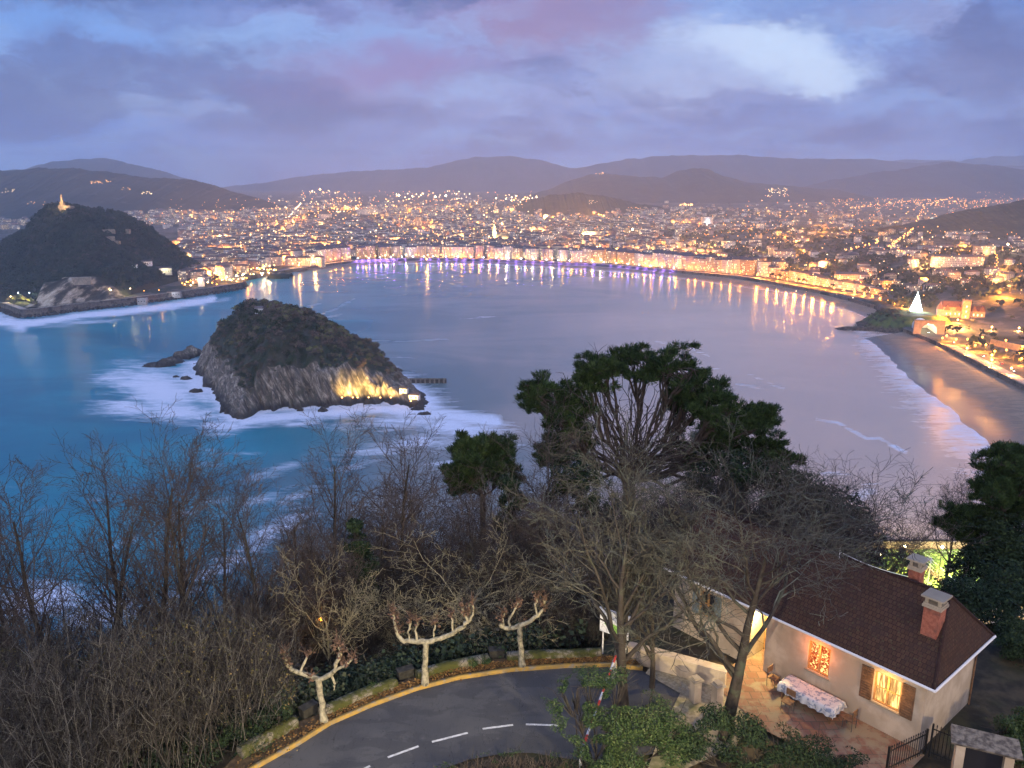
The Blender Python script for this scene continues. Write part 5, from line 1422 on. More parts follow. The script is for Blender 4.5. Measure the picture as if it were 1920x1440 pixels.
X = (KV2[:, :1]+0)*(1-t_)+WV2[:, :1]*t_; Y = (KV2[:, 1:]+.16)*(1-t_)+WV2[:, 1:]*t_
Z = 178.07+.14*t_**1.5+(fbm(X*1.3, Y*1.3, 3, 5)-.5)*.08*sstep(t_, .15, .5)*(1-t_)
o = link('verge', gridmesh('verge', X, Y, Z, smooth=True), M['verge']); tag(o, kind='structure')
# fallen leaves on the verge and road edge
g = np.random.default_rng(41); n = 3800
u = g.random(n)**.55; w = .04+.94*g.random(n)**.8; w = np.where(g.random(n) < .04, -.5*g.random(n)**2-.3, w); fi = np.arange(120); uk = lambda A: np.interp(u*118.9, fi, A); x = uk(KV2[:, 0])*(1-w)+uk(WV2[:, 0])*w; y = (uk(KV2[:, 1])+.2)*(1-w)+(uk(WV2[:, 1])-.3)*w
c = np.stack([x, y, 178.10+.15*np.abs(w)**1.5+.03+g.random(n)*.05], 1); c[:, 2] = np.where(w < .02, 178.035, c[:, 2])
a = g.normal(size=(n, 3)); a[:, 2] *= .3; a /= np.linalg.norm(a, axis=1)[:, None]; b = np.cross(a, np.array([0,0,1.])+g.normal(size=(n, 3))*.25); b /= np.linalg.norm(b, axis=1)[:, None]
s = g.uniform(.03, .075, n)[:, None]
V = np.stack([c-a*s, c+b*s*.7, c+a*s, c-b*s*.7], 1).reshape(-1, 3)
M['litter'] = mk_leaf('fallen_leaf', [(0,(.05,.028,.012)),(.5,(.13,.065,.022)),(1,(.26,.15,.05))])
o = link('fallen_leaves', npmesh('fallen_leaves', V, np.arange(4*n).reshape(-1, 4), attrs={'tone': np.repeat(g.random(n), 4)}), M['litter']); tag(o, kind='stuff')
def _wall(t, b):
    v = t.pos(); n1 = t.noise(v, 1.6, 6, .65); n2 = t.noise(v, 7, 4, .6)
    br = t.n('ShaderNodeTexVoronoi', feature='DISTANCE_TO_EDGE'); t.set(br.inputs['Vector'], v); br.inputs['Scale'].default_value = 3.2
    st = t.mix(n2, (.13,.115,.085,1), (.24,.21,.16,1)); st = t.mix(t.m('LESS_THAN', br.outputs['Distance'], .03), st, (.05,.045,.035,1))
    c = t.mix(t.sm(n1, .40, .56), st, (.060,.062,.018,1)); c = t.mix(t.m('MULTIPLY', t.sm(n2, .5, .7), .5), c, (.03,.028,.018,1)); t.set(b.inputs['Base Color'], c); bump(t, b, n2, .9, .06)
M['moss_wall'] = material('mossy_rubble_wall', _wall, rough=.95, spec=.1)
def wpx(a, b):
    q = np.array([proj(x, y, 178.75)[0] for x, y in WQ]); m = (q >= a) & (q <= b); return WQ[m]
for i_, (a, b, lab) in enumerate(((440,556,'mossy parapet stretch nearest the thicket, left end of the road bend'),(596,742,'mossy parapet stretch behind the first and second pollarded trees'),(776,916,'mossy parapet stretch with leafy weeds behind the middle pollarded tree'),(946,1130,'mossy parapet stretch behind the third pollarded tree up to the board'))):
    P = wpx(a, b)
    o = profile('parapet_wall', P, [(-.34,178.0),(-.31,178.44),(-.26,178.51),(.06,178.53),(.12,178.45),(.16,176.2)], M['moss_wall']); tag(o, lab, 'wall', 'mossy parapet stretches along the road bend')
M['dark_stone'] = noisy('dark_bench_stone', (.018,.017,.015), (.04,.037,.03), 4, coord='pos', bmp=.4, bdist=.03)
for px, py, lab in ((577,1342,'dark square stone seat in the left parapet gap'),(759,1272,'dark square stone seat in the middle parapet gap'),(931,1234,'dark square stone seat in the right parapet gap')):
    q = G(px, py, 178.15); m_ = MB(); m_.box((0,0,.16), (.7,.36,.38), rz=.0); m_.box((0,0,.385), (.76,.42,.06)); o = m_.build('stone_seat', M['dark_stone'], None, loc=(q.x, q.y+.15, 178.15)); o.rotation_euler.z = {577:.85,759:.45,931:.15}[px]; tag(o, lab, 'stone seat', 'stone seats in the parapet gaps')
M['road_paint'] = noisy('worn_road_paint', (.55,.55,.53), (.34,.34,.33), 6, coord='pos')
for i_, (a, b) in enumerate((((655,1456),(694,1436)),((727,1420),(785,1399)),((810,1391),(877,1374)),((905,1366.5),(962,1359)),((986,1358),(1046,1360)))):
    p, q = G(*a, 178.006), G(*b, 178.006); d = (q-p); n = Vector((-d.y, d.x, 0)).normalized()*.055
    me = bpy.data.meshes.new('road_marking'); me.from_pydata([p-n, q-n, q+n, p+n], [], [(0,1,2,3)]); o = link('road_marking', me, M['road_paint']); tag(o, kind='structure')
# raised bank and clipped hedge at the lower edge
M['bank'] = M['earth']
HPX = [(808,1448),(850,1432),(900,1418),(950,1410),(1010,1411),(1070,1418),(1130,1428)]

# ------------------------------------------------------------------ branches
def tubes(paths, sides=4):
    """paths: list of (pts list, radii list, tone)"""
    by = {}
    for p in paths: by.setdefault(len(p[0]), []).append(p)
    Vs, Fs, Ts = [], [], []; base = 0
    for N_, ps in by.items():
        P = np.array([[tuple(v) for v in p[0]] for p in ps]); Rr = np.array([p[1] for p in ps]); tn = np.array([p[2] for p in ps]); m = len(ps)
        d = np.gradient(P, axis=1); d /= np.linalg.norm(d, axis=2, keepdims=True)+1e-9
        ref = np.where(np.abs(d[:, :1, 2:3]) > .9, np.array([1., 0, 0]), np.array([0, 0, 1.])); ref = np.broadcast_to(ref, d.shape)
        a = np.cross(d, ref); a /= np.linalg.norm(a, axis=2, keepdims=True)+1e-9; b = np.cross(d, a)
        th = np.arange(sides)*2*math.pi/sides
        ring = a[:, :, None]*np.cos(th)[None, None, :, None]+b[:, :, None]*np.sin(th)[None, None, :, None]
        V = (P[:, :, None]+ring*Rr[:, :, None, None]).reshape(-1, 3)
        i = np.arange(m)[:, None, None]*N_*sides+np.arange(N_-1)[None, :, None]*sides; k = np.arange(sides)[None, None, :]; k2 = (k+1) % sides
        F = np.stack([i+k, i+k2, i+sides+k2, i+sides+k], 3).reshape(-1, 4)+base
        base += len(V); Vs.append(V); Fs.append(F); Ts.append(np.repeat(tn, N_*sides))
    return np.concatenate(Vs), np.concatenate(Fs), np.concatenate(Ts)
def tubemesh(name, paths, mat, sides=4, smooth=True):
    V, F, T = tubes(paths, sides); me = npmesh(name, V, F, smooth=smooth, attrs={'tone': T}); me.materials.append(mat); return me
def rotd(d, ang, rg):
    a = Vector((rg.gauss(0,1), rg.gauss(0,1), rg.gauss(0,1))); a = (a-d*a.dot(d))
    if a.length < 1e-4: a = d.orthogonal()
    a.normalize(); return (d*math.cos(ang)+a*math.sin(ang)).normalized()
def grow(rg, p, d, L, r, lv, S, out, rmin=.005):
    n = S['seg'][min(lv, len(S['seg'])-1)]; pts = [p.copy()]; rad = [r]; w = S['wander'][min(lv, len(S['wander'])-1)]
    up = S['up'][min(lv, len(S['up'])-1)]; dirs = [d]
    for i in range(n):
        d = (d+Vector((rg.gauss(0, w), rg.gauss(0, w), rg.gauss(0, w)+up))).normalized()
        p = p+d*(L/n); pts.append(p); dirs.append(d); rad.append(max(rmin, r*(1-(i+1)/n*S.get('taper', .8))))
    out.append((lv, pts, rad, rg.random()))
    if lv >= S['levels']: return
    k = S['kids'][min(lv, len(S['kids'])-1)]; k = max(1, int(round(k*rg.uniform(.75, 1.25)))); t0 = S['t0'][min(lv, len(S['t0'])-1)]
    for j in range(k):
        t = t0+(1-t0)*((j+rg.random())/k); t = min(.98, t); f = t*n; i = min(n-1, int(f)); q = pts[i].lerp(pts[i+1], f-i)
        ang = math.radians(rg.uniform(*S['ang'][min(lv, len(S['ang'])-1)]))
        rr = max(rmin, (r*(1-t*S.get('taper', .8)))*S.get('rk', .62)); ll = L*rg.uniform(*S['len'][min(lv, len(S['len'])-1)])*(1-.35*(t-t0))
        grow(rg, q, rotd(dirs[i+1], ang, rg), ll, rr, lv+1, S, out, rmin)
def bark(name, a, b, c, scale=3):
    def fn(t, bb):
        v = t.coord(); n1 = t.noise(t.vmul(v, (1, 1, .5)), scale, 5, .65); tn = t.attr('tone')
        cc = t.mix(t.sm(n1, .35, .65), (*a, 1), (*b, 1)); cc = t.mix(t.sm(t.noise(v, scale*.4, 4), .52, .66), cc, (*c, 1))
        cc = t.mix(t.m('MULTIPLY', tn, .4), cc, (*b, 1)); t.set(bb.inputs['Base Color'], cc)
    return material(name, fn, rough=.9, spec=.15)
M['bark_lichen'] = bark('lichen_grey_bark', (.040,.036,.028), (.095,.090,.070), (.12,.135,.105))
M['bark_brown'] = bark('dark_brown_bark', (.022,.018,.015), (.052,.043,.036), (.055,.06,.042))
M['bark_red'] = bark('reddish_twig_bark', (.046,.034,.028), (.108,.082,.066), (.075,.062,.046))
M['bark_tan'] = bark('tan_twig_bark', (.16,.14,.08), (.32,.27,.16), (.2,.19,.11))
M['bark_plane'] = bark('mottled_plane_bark', (.17,.155,.10), (.36,.32,.22), (.09,.08,.055), 9)
M['bark_pine'] = bark('pine_bark', (.035,.028,.024), (.085,.065,.055), (.06,.06,.05))
M['needles'] = mk_leaf('pine_needles', [(0,(.006,.014,.007)),(.4,(.020,.040,.014)),(.75,(.045,.075,.022)),(1,(.085,.115,.035))])
M['evergreen'] = mk_leaf('evergreen_leaves', [(0,(.006,.013,.008)),(.5,(.016,.030,.013)),(.85,(.032,.050,.02)),(1,(.05,.07,.025))])
M['shrub_leaf'] = mk_leaf('bright_shrub_leaves', [(0,(.012,.025,.010)),(.5,(.026,.048,.015)),(.85,(.052,.080,.026)),(1,(.10,.125,.05))], rough=.45)
STY = {
 'slender': dict(levels=3, seg=[10,6,5,3], wander=[.05,.09,.13,.18], up=[.03,.06,.05,.02], kids=[26,10,6], t0=[.20,.15,.1], ang=[(22,42),(25,50),(25,60)], len=[(.26,.42),(.34,.5),(.4,.6)], rk=.5),
 'broad': dict(levels=4, seg=[6,8,6,4,3], wander=[.05,.15,.20,.24,.28], up=[.0,.05,.03,.02,0], kids=[9,8,6,4], t0=[.45,.22,.2,.15], ang=[(35,70),(30,60),(30,65),(30,65)], len=[(.75,1.05),(.38,.6),(.4,.6),(.4,.65)], rk=.58),
 'shrubby': dict(levels=3, seg=[6,6,5,3], wander=[.10,.15,.2,.25], up=[.02,.05,.04,.02], kids=[14,11,8], t0=[.12,.15,.1], ang=[(20,50),(25,60),(30,65)], len=[(.5,.8),(.35,.55),(.4,.6)], rk=.55),
}
def make_bare(seed, style, H, r0, mat, mt=None, stems=1, rmin=.0055, over={}):
    rg = random.Random(seed); S = dict(STY[style]); S.update(over); out = []
    for s in range(stems):
        d = Vector((0,0,1)) if stems == 1 else Vector((rg.gauss(0,.22), rg.gauss(0,.22), 1)).normalized()
        L = H*(over.get('lead', .62) if style == 'broad' else .95)*rg.uniform(.85, 1)
        grow(rg, Vector((rg.gauss(0,.1)*(stems-1), rg.gauss(0,.1)*(stems-1), -.8)), d, L+.8, r0*(1 if stems == 1 else .7), 0, S, out, rmin)
    lim = 1 if style == 'broad' else 0
    tr = [(p, r, t) for lv, p, r, t in out if lv <= lim]; cr = [(p, r, t) for lv, p, r, t in out if lv > lim]
    return tubemesh('trunk', tr, mt or mat, 7), tubemesh('crown', cr, mat, 3)
def put_tree(name, meshes, loc, rz, sc_, label, cat, group, parts=('trunk', 'crown')):
    root = empty(name, loc, rz, label, cat, group); root.scale = sc_ if isinstance(sc_, tuple) else (sc_,)*3
    for pn, me in zip(parts, meshes): link(pn, me, None, root)
    return root
PRO = {}
def proto(key, *a, **k):
    if key not in PRO: PRO[key] = make_bare(*a, **k)
    return PRO[key]
for i_ in range(5): proto(f's{i_}', 100+i_, 'slender', 10, .13, M['bark_red'], M['bark_brown'])
for i_ in range(3): proto(f'r{i_}', 200+i_, 'shrubby', 7, .09, M['bark_red'], M['bark_brown'], stems=3)
for i_ in range(3): proto(f'd{i_}', 300+i_, 'shrubby', 9, .14, M['bark_brown'], None, stems=2)
proto('t0', 401, 'broad', 7, .14, M['bark_tan'], rmin=.008, over=dict(kids=[9,7,4,3], up=[0,.08,.04,.02,0]))
proto('b0', 501, 'broad', 12, .27, M['bark_lichen'], M['bark_brown'], rmin=.008, over=dict(lead=.88, t0=[.36,.22,.2,.15], len=[(.50,.78),(.38,.6),(.4,.6),(.4,.65)], kids=[15,8,6,4], ang=[(28,55),(30,58),(30,65),(30,65)], up=[0,.09,.05,.02,0], wander=[.04,.16,.24,.28,.3]))  # trunk's backlit shade put into dark bark, its lit fringe into paler twigs
proto('b1', 503, 'broad', 12, .24, M['bark_lichen'], M['bark_brown'], rmin=.008, over=dict(lead=.8, t0=[.32,.22,.2,.15], len=[(.5,.8),(.38,.6),(.4,.6),(.4,.65)], kids=[16,8,5,4], up=[.0,.12,.06,.03,0], ang=[(20,45),(25,50),(30,60),(30,65)]))
proto('b2', 505, 'broad', 9, .20, M['bark_brown'], over=dict(kids=[9,8,6,4], up=[.0,.10,.06,.03,0], ang=[(20,50),(25,50),(30,60),(30,65)]))
HTOP = {}
def tree_at(key, H0, px, Y, top, label, group=None, name='bare_tree', rz=None, wx=1.0, lift=0, cat='tree'):
    if key not in HTOP: HTOP[key] = max(v.co.z for me in PRO[key] for v in me.vertices)
    x, y, z = base_at(px, Y); zt = D(px, top, Y).z; s = (zt-z)/HTOP[key]; wx = wx*min(1.25, HTOP[key]/H0)
    return put_tree(name, PRO[key], (x, y, z+lift), R.uniform(0, 6.28) if rz is None else rz, (s*wx, s*wx, s), label, cat, group)
# slender trees on the left slope
gl = 'slender bare trees rising over the thicket on the left'
for i_, (px, Y, top, k) in enumerate([(35,36,930,'s1'),(95,38,900,'s3'),(165,36,800,'s0'),(215,39,850,'s2'),(255,40,810,'s1'),(305,38,785,'s4'),(345,41,800,'s0'),(395,37,850,'s3'),(440,42,880,'s2'),(492,39,875,'s4'),(540,44,960,'s1'),(10,33,1020,'s2'),(130,42,960,'s4')]):
    lab = f"slender bare tree over the left thicket, {ordn([10,35,95,130,165,215,255,305,345,395,440,492,540].index(px)+1)} from the left edge"
    tree_at(k, 10, px, Y, top, lab, gl)
gm = 'bare trees along the middle of the slope'
mid = [(590,44,905,'s0'),(640,47,790,'s2'),(668,43,1000,'s4'),(742,49,775,'s1'),(700,46,930,'s3'),(800,50,900,'r0'),(850,47,905,'r1'),(835,52,880,'r2'),(975,50,785,'s4'),(1045,48,905,'r2'),(560,40,1060,'r0'),(620,41,1090,'d0'),(690,41,1080,'d1'),(745,43,1060,'d2'),(770,46,1020,'r1'),(900,44,1000,'d0'),(950,45,960,'r2'),(1000,43,990,'d1'),(1060,44,960,'d2'),(1110,43,960,'r1'),(1095,50,900,'r0'),(1160,46,930,'d0'),(1240,45,940,'d1'),(1290,47,960,'r2'),(1210,50,900,'r1'),(1340,50,900,'d2'),(1400,50,880,'r0'),(1450,52,870,'d1'),(1500,50,880,'r2'),(1545,52,900,'r0'),(1590,56,955,'d0'),(1520,47,950,'d2'),(1440,46,950,'r1'),(1360,45,960,'d0'),(655,44,1020,'d2'),(540,37,1100,'d0'),(480,40,1060,'r1'),(420,38,1120,'d2')]
mid.sort()
H_ = {'s': 10, 'r': 7.2, 'd': 9.2}
for i_, (px, Y, top, k) in enumerate(mid):
    kind = {'s': 'slender bare tree', 'r': 'bushy reddish bare tree', 'd': 'dark dense bare tree'}[k[0]]
    tree_at(k, H_[k[0]], px, Y, top-(48 if k[0] != 's' else 22), f"{kind} in the belt below the road, {ordn(i_+1)} from the left", gm)
# pale lit spreading trees behind the parapet
for px, Y, top, w, lab in ((868,38.5,1000,1.25,'pale tan bare tree spreading behind the middle pollarded tree'),(965,40.5,1010,1.1,'pale tan bare tree spreading behind the third pollarded tree'),(625,37.0,1010,.7,'thin two pronged pale tree rising behind the first pollarded tree'),(790,39.5,1060,1.0,'low pale bare tree left of the middle pollarded tree crown')):
    tree_at('t0', 6.6, px, Y, top, lab, 'pale bare trees lit behind the parapet', wx=w)
# the large trees before and beside the house
tree_at('b1', 11.6, 1178, 28.5, 760, 'tall lichen grey bare tree with pale forked limbs left of the house', None, 'large_bare_tree', rz=.6, wx=1.05)
tree_at('b1', 11.6, 1222, 31.5, 930, 'second slimmer lichen grey tree close beside the tall forked one', None, 'large_bare_tree', rz=2.6, wx=.8)
tree_at('b0', 11.6, 1357, 28.0, 790, 'large spreading bare tree standing in front of the house facade', None, 'large_bare_tree', rz=1.1, wx=1.18)
tree_at('b2', 9, 1480, 44, 865, 'broad bare crown rising behind the left end of the house', None, 'large_bare_tree', wx=1.25)
tree_at('b2', 9, 1290, 43, 845, 'broad dark bare crown between the pine and the house', None, 'large_bare_tree', wx=1.2, rz=2)
gr_ = 'bare trees standing against the beach on the right'
for px, Y, top, k, lab in ((1622,62,950,'b2','leaning bare tree left of the lit sports ground'),(1760,64,845,'b2','tallest bare tree against the beach, left of the right-edge pine'),(1730,70,880,'b2','thin bare tree behind the tall one against the beach'),(1665,66,960,'b2','small bare tree between the evergreen and the sports ground')):
    x, y, z = base_at(px, Y); zt = D(px, top, Y).z; hh = min(13, zt-z+1.0); HT = max(v.co.z for me in PRO[k] for v in me.vertices)
    put_tree('bare_tree', PRO[k], (x, y, zt-hh), R.uniform(0, 6), (hh/HT,)*3, lab, 'tree', gr_)

# ------------------------------------------------------------------ pollarded plane trees
def pollard(name_lab, base, skel, knobs, twig_seed):
    x0, y0, z0 = base; rg = random.Random(twig_seed); root = empty('plane_tree', (x0, y0, z0), 0, name_lab, 'tree', 'pollarded plane trees on the verge')
    def W(p): 
        dy = p[2] if len(p) > 2 else 0; q = D(p[0], p[1], y0+dy); return q-Vector((x0, y0, z0))
    tr = []; ar = []
    for k_, (pts, ra, rb_) in enumerate(skel):
        P = [W(p) for p in pts]
        # densify with slight wobble
        Q = []; n_ = len(P)
        for i in range(n_-1):
            for j in range(3): Q.append(P[i].lerp(P[i+1], j/3)+(Vector((rg.gauss(0,.018), rg.gauss(0,.018), rg.gauss(0,.018))) if (i or j) else Vector()))
        Q.append(P[-1]); rr = [ra+(rb_-ra)*i/(len(Q)-1)+rg.uniform(-.008,.014) for i in range(len(Q))]
        if k_ == 0: rr[0] *= 1.5; rr[1] *= 1.2
        (tr if k_ == 0 else ar).append((Q, rr, rg.random()))
    link('trunk', tubemesh('trunk', tr, M['bark_plane'], 9), None, root); link('limbs', tubemesh('limbs', ar, M['bark_plane'], 8), None, root)
    pts = []; rad = []; tw = []
    for kx in knobs:
        q = W(kx[:3])
        for _ in range(9):
            pts.append((q.x+rg.gauss(0,.09), q.y+rg.gauss(0,.09), q.z+rg.gauss(0,.11))); rad.append(rg.uniform(.035,.085))
        for _ in range(12):
            d = Vector((rg.gauss(0,.6), rg.gauss(0,.6), 1)).normalized(); L = rg.uniform(.15,.6); tw.append(([q, q+d*L*.5+Vector((rg.gauss(0,.03),0,0)), q+d*L], [.018,.012,.008], rg.random()))
    nk = len(knobs)
    for i in range(nk):
        o = boulders('knuckle', pts[i*9:i*9+9], rad[i*9:i*9+9], M['knuckle'], twig_seed*20+i); o.parent = root
        link('shoot_tuft', tubemesh('shoot_tuft', tw[i*12:i*12+12], M['knuckle'], 4), None, o)
M['knuckle'] = noisy('brown_pollard_knuckles', (.06,.038,.026), (.15,.09,.06), 9, bmp=.5, bdist=.02)
g_ = G(608, 1353, 178.12)
pollard('nearest pollarded plane tree at the left of the road bend', g_, [([(608,1353),(604,1320),(599,1290),(597,1272)], .125, .12), ([(597,1274),(575,1266,.2),(552,1258,.3),(539,1250,.4),(534,1232,.4)], .11, .07), ([(562,1262,.2),(570,1245,.3),(577,1230,.3)], .06, .045), ([(597,1274),(616,1268,-.2),(630,1254,-.3),(637,1232,-.4),(636,1212,-.4)], .11, .06), ([(628,1256,-.3),(648,1248,-.5),(660,1236,-.6)], .06, .045), ([(622,1262),(627,1280,-.2),(626,1294,-.2)], .05,.03)],
        [(534,1230,.4),(531,1222,.4),(540,1244,.4),(578,1227,.3),(636,1210,-.4),(629,1205,-.4),(643,1222,-.4),(661,1234,-.6),(652,1245,-.5),(640,1240,-.4),(585,1270,.1)], 5)
g_ = G(797, 1282, 178.15)
pollard('middle pollarded plane tree with the widest arms over the verge', g_, [([(797,1282),(797,1250),(798,1220),(800,1201)], .135, .125), ([(800,1204),(778,1202,.2),(757,1203,.3),(746,1193,.4),(740,1172,.4),(738,1152,.4)], .12, .06), ([(768,1203,.2),(766,1185,.3),(770,1165,.3)], .05,.04), ([(782,1202,.1),(780,1182,.1),(783,1168,.1)], .05,.035), ([(800,1203),(826,1197,-.1),(850,1186,-.2),(870,1174,-.3),(880,1162,-.4)], .12, .08), ([(850,1188,-.2),(848,1168,-.2),(846,1155,-.2)], .05,.035), ([(878,1166,-.4),(868,1150,-.4),(866,1140,-.4)], .06,.04), ([(878,1166,-.4),(888,1150,-.5),(886,1134,-.5)], .06,.04), ([(815,1200),(812,1186),(816,1172)], .05,.035)],
        [(738,1150,.4),(742,1162,.4),(736,1143,.4),(770,1162,.3),(783,1165,.1),(846,1153,-.2),(866,1138,-.4),(886,1132,-.5),(880,1145,-.4),(816,1170,0),(746,1185,.4),(872,1150,-.4)], 6)
g_ = G(979, 1248, 178.15)
pollard('farthest pollarded plane tree, nearest the information board', g_, [([(979,1248),(977,1220),(975,1190),(975,1170)], .13, .11), ([(975,1173),(958,1178,.2),(941,1176,.3),(938,1170,.3)], .11, .08), ([(955,1178,.2),(956,1160,.2),(965,1142,.2),(972,1130,.2)], .06,.04), ([(945,1177,.3),(943,1160,.3),(946,1150,.3)], .05,.04), ([(975,1173),(992,1166,-.2),(1008,1154,-.3),(1020,1142,-.3),(1021,1125,-.3)], .11,.05), ([(1008,1156,-.3),(1004,1138,-.3),(1006,1122,-.3)], .05,.035)],
        [(972,1128,.2),(966,1140,.2),(946,1148,.3),(941,1160,.3),(1021,1122,-.3),(1016,1132,-.3),(1006,1120,-.3),(985,1172,0),(1022,1140,-.3)], 7)

# ------------------------------------------------------------------ evergreens built from leaf and needle sprays
def sprays(C, Dr, per, ln, wd, seed, spread=.7):
    """needle tufts: C (n,3) tips, Dr (n,3) directions"""
    g = np.random.default_rng(seed); n = len(C)
    d = Dr[:, None, :]+g.normal(size=(n, per, 3))*spread; d /= np.linalg.norm(d, axis=2, keepdims=True)
    s = np.cross(d, g.normal(size=(n, per, 3))); s /= np.linalg.norm(s, axis=2, keepdims=True)
    c0 = C[:, None, :]+g.normal(size=(n, per, 3))*ln*.30; L = ln*g.uniform(.6, 1.2, (n, per, 1))
    V = np.stack([c0-s*wd, c0+s*wd, c0+d*L+s*wd*.5, c0+d*L-s*wd*.5], 2).reshape(-1, 3)
    T = np.repeat(np.clip(g.random((n, 1))*.75+g.random((n, per))*.3, 0, 1).ravel(), 4)
    return V, np.arange(len(V)).reshape(-1, 4), T
def pine(label, px0, Y, base_py, fork, lobes, seed, tips=46, trunk_r=.45, bz=None, ln=.34, name='pine_tree', dead=()):
    """lobes: (px, py, rx_px, ry_px, dy) crown lobes; fork: (px, py) where limbs start"""
    rg = random.Random(seed); x0, y0, z0 = base_at(px0, Y); O = Vector((x0, y0, z0)); root = empty(name, O, 0, label, 'tree')
    f = D(fork[0], fork[1], Y)-O; k = (Y*CS+15*SN)/FPX     # metres per photo pixel at that distance
    tr = [([Vector((0,0,-1)), Vector((f.x*.2, 0, f.z*.35)), Vector((f.x*.6, .1, f.z*.7)), f], [trunk_r*1.3, trunk_r, trunk_r*.85, trunk_r*.7], .5)]
    cr = []; tipC = []; tipD = []
    def curve(a, b, sag, n=6, w=.06):
        L = (b-a).length; mid = (a+b)/2+Vector((rg.gauss(0,.06), rg.gauss(0,.06), sag))*L; out = []
        for i in range(n+1):
            t = i/n; q = a*(1-t)**2+mid*2*t*(1-t)+b*t*t
            if 0 < i < n: q += Vector((rg.gauss(0,w), rg.gauss(0,w), rg.gauss(0,w)))*L*.25
            out.append(q)
        return out
    for (px, py, rx, ry, dy) in lobes:
        c = D(px, py, Y+dy)-O; RX, RZ = rx*k, ry*k
        hub = c+Vector((0,0,-RZ*.9)); hub = hub.lerp(f, .18); c1 = curve(f, hub, rg.uniform(-.12,.02), 7, .11)
        tr.append((c1, [trunk_r*.27*(1-.5*i/7) for i in range(8)], rg.random()))
        nsub = 9
        for s in range(nsub):
            a = rg.uniform(0, 6.28); e = rg.uniform(.1, 1.2); st = c1[rg.choice([4,5,6,7,7,7])]
            sub = c+Vector((math.cos(a)*RX*.55, math.sin(a)*RX*.55, (math.sin(e)-.45)*RZ*.6)); c2 = curve(st, sub, .03, 5)
            cr.append((c2, [trunk_r*.20*(1-.6*i/5) for i in range(6)], rg.random()))
            for q in range(3 if rx > 30 else 2):       # separate foliage pads with sky between them
                d = Vector((rg.gauss(0,1), rg.gauss(0,1), rg.gauss(.45,.7))).normalized(); rr = rg.uniform(.6, 1.22)
                pad = (c+Vector((d.x*RX, d.y*RX, d.z*RZ))*rr).lerp(sub, .2)+Vector((0,0,rg.gauss(0,.45))); c3 = curve(c2[rg.choice([3,4,5])], pad, .05, 4, .1)
                cr.append((c3, [.05*(1-.6*i/4) for i in range(5)], rg.random()))
                pr = rg.uniform(.28, .70)
                for m_ in range(int(13+30*pr)):
                    e = Vector((rg.gauss(0,1), rg.gauss(0,1), rg.gauss(.15,.6))).normalized()*pr*rg.uniform(.5,1.15); e.z *= .55; tip = pad+e
                    if m_ % 2 == 0: cr.append(([pad-Vector((0,0,.1)), pad+e*.5-Vector((0,0,.04)), tip], [.02,.014,.009], rg.random()))
                    tipC.append(tip); tipD.append((e.normalized()*.8+Vector((0,0,.7))).normalized())
    for (ax, ay, bx, by, dy, n_) in dead:      # bare inner branches
        for _ in range(n_):
            a = D(ax, ay, Y)-O; b = D(bx+rg.gauss(0,28), by+rg.gauss(0,22), Y+dy+rg.gauss(0,1.5))-O; c2 = curve(a.lerp(f, rg.random()*.5), b, .02, 7, .12)
            cr.append((c2, [.07*(1-.75*i/7) for i in range(8)], rg.random()))
            for j in range(7):
                q = c2[rg.randint(2, 7)]; d = Vector((rg.gauss(0,1), rg.gauss(0,1), rg.gauss(.5,.7))).normalized(); L = rg.uniform(.4, 1.3)
                cr.append((curve(q, q+d*L, .05, 4), [.022,.018,.014,.011,.008], rg.random()))
    link('trunk', tubemesh('trunk', tr, M['bark_pine'], 8), None, root); link('branches', tubemesh('branches', [c for c in cr], M['bark_pine'], 4), None, root)
    V, F, T = sprays(np.array([tuple(v) for v in tipC]), np.array([tuple(v) for v in tipD]), 15, ln*.8, .020, seed, .42)
    link('crown', npmesh('crown', V, F, attrs={'tone': T}), M['needles'], root); return root
pine('great umbrella pine with open arching branches above the bare trees', 1172, 57, 1050, (1180,900),
     [(1130,690,48,20,0),(1100,725,22,30,-1),(1200,688,55,24,1),(1265,700,62,34,0),(1310,740,62,40,1),(1345,775,50,38,-2),(1290,770,50,34,3),(1035,748,52,30,0),(1000,745,30,20,1),(1060,790,45,38,-1),(1075,830,55,42,1),(1040,850,40,26,0),(1390,795,52,32,0),(1425,790,30,24,1),(1350,830,58,34,1),(1300,850,70,34,2),(1420,850,60,34,2),(1460,870,40,30,2)], 31, tips=54, trunk_r=.62,
     dead=[(1180,890,1150,790,0,11),(1180,890,1230,760,0,15),(1185,890,1200,720,1,9),(1190,890,1280,800,0,15),(1190,895,1300,830,0,12),(1180,890,1120,730,-1,9),(1190,890,1350,850,0,8),(1180,890,1110,700,0,5)])
pine('small umbrella pine with layered crown left of the great pine', 908, 54, 1040, (905,930), [(880,845,34,18,0),(925,850,36,22,1),(940,885,32,24,0),(875,885,34,18,-1),(900,865,30,18,1),(860,900,22,14,0)], 33, tips=54, trunk_r=.28)
pine('dark pine with stacked crowns at the right edge over the beach', 1890, 52, 1100, (1880,960), [(1868,885,36,24,0),(1905,872,34,20,1),(1910,915,40,28,0),(1855,930,36,20,-1),(1835,965,30,16,0),(1900,960,40,26,1),(1800,985,34,18,0)], 35, tips=54, trunk_r=.36)
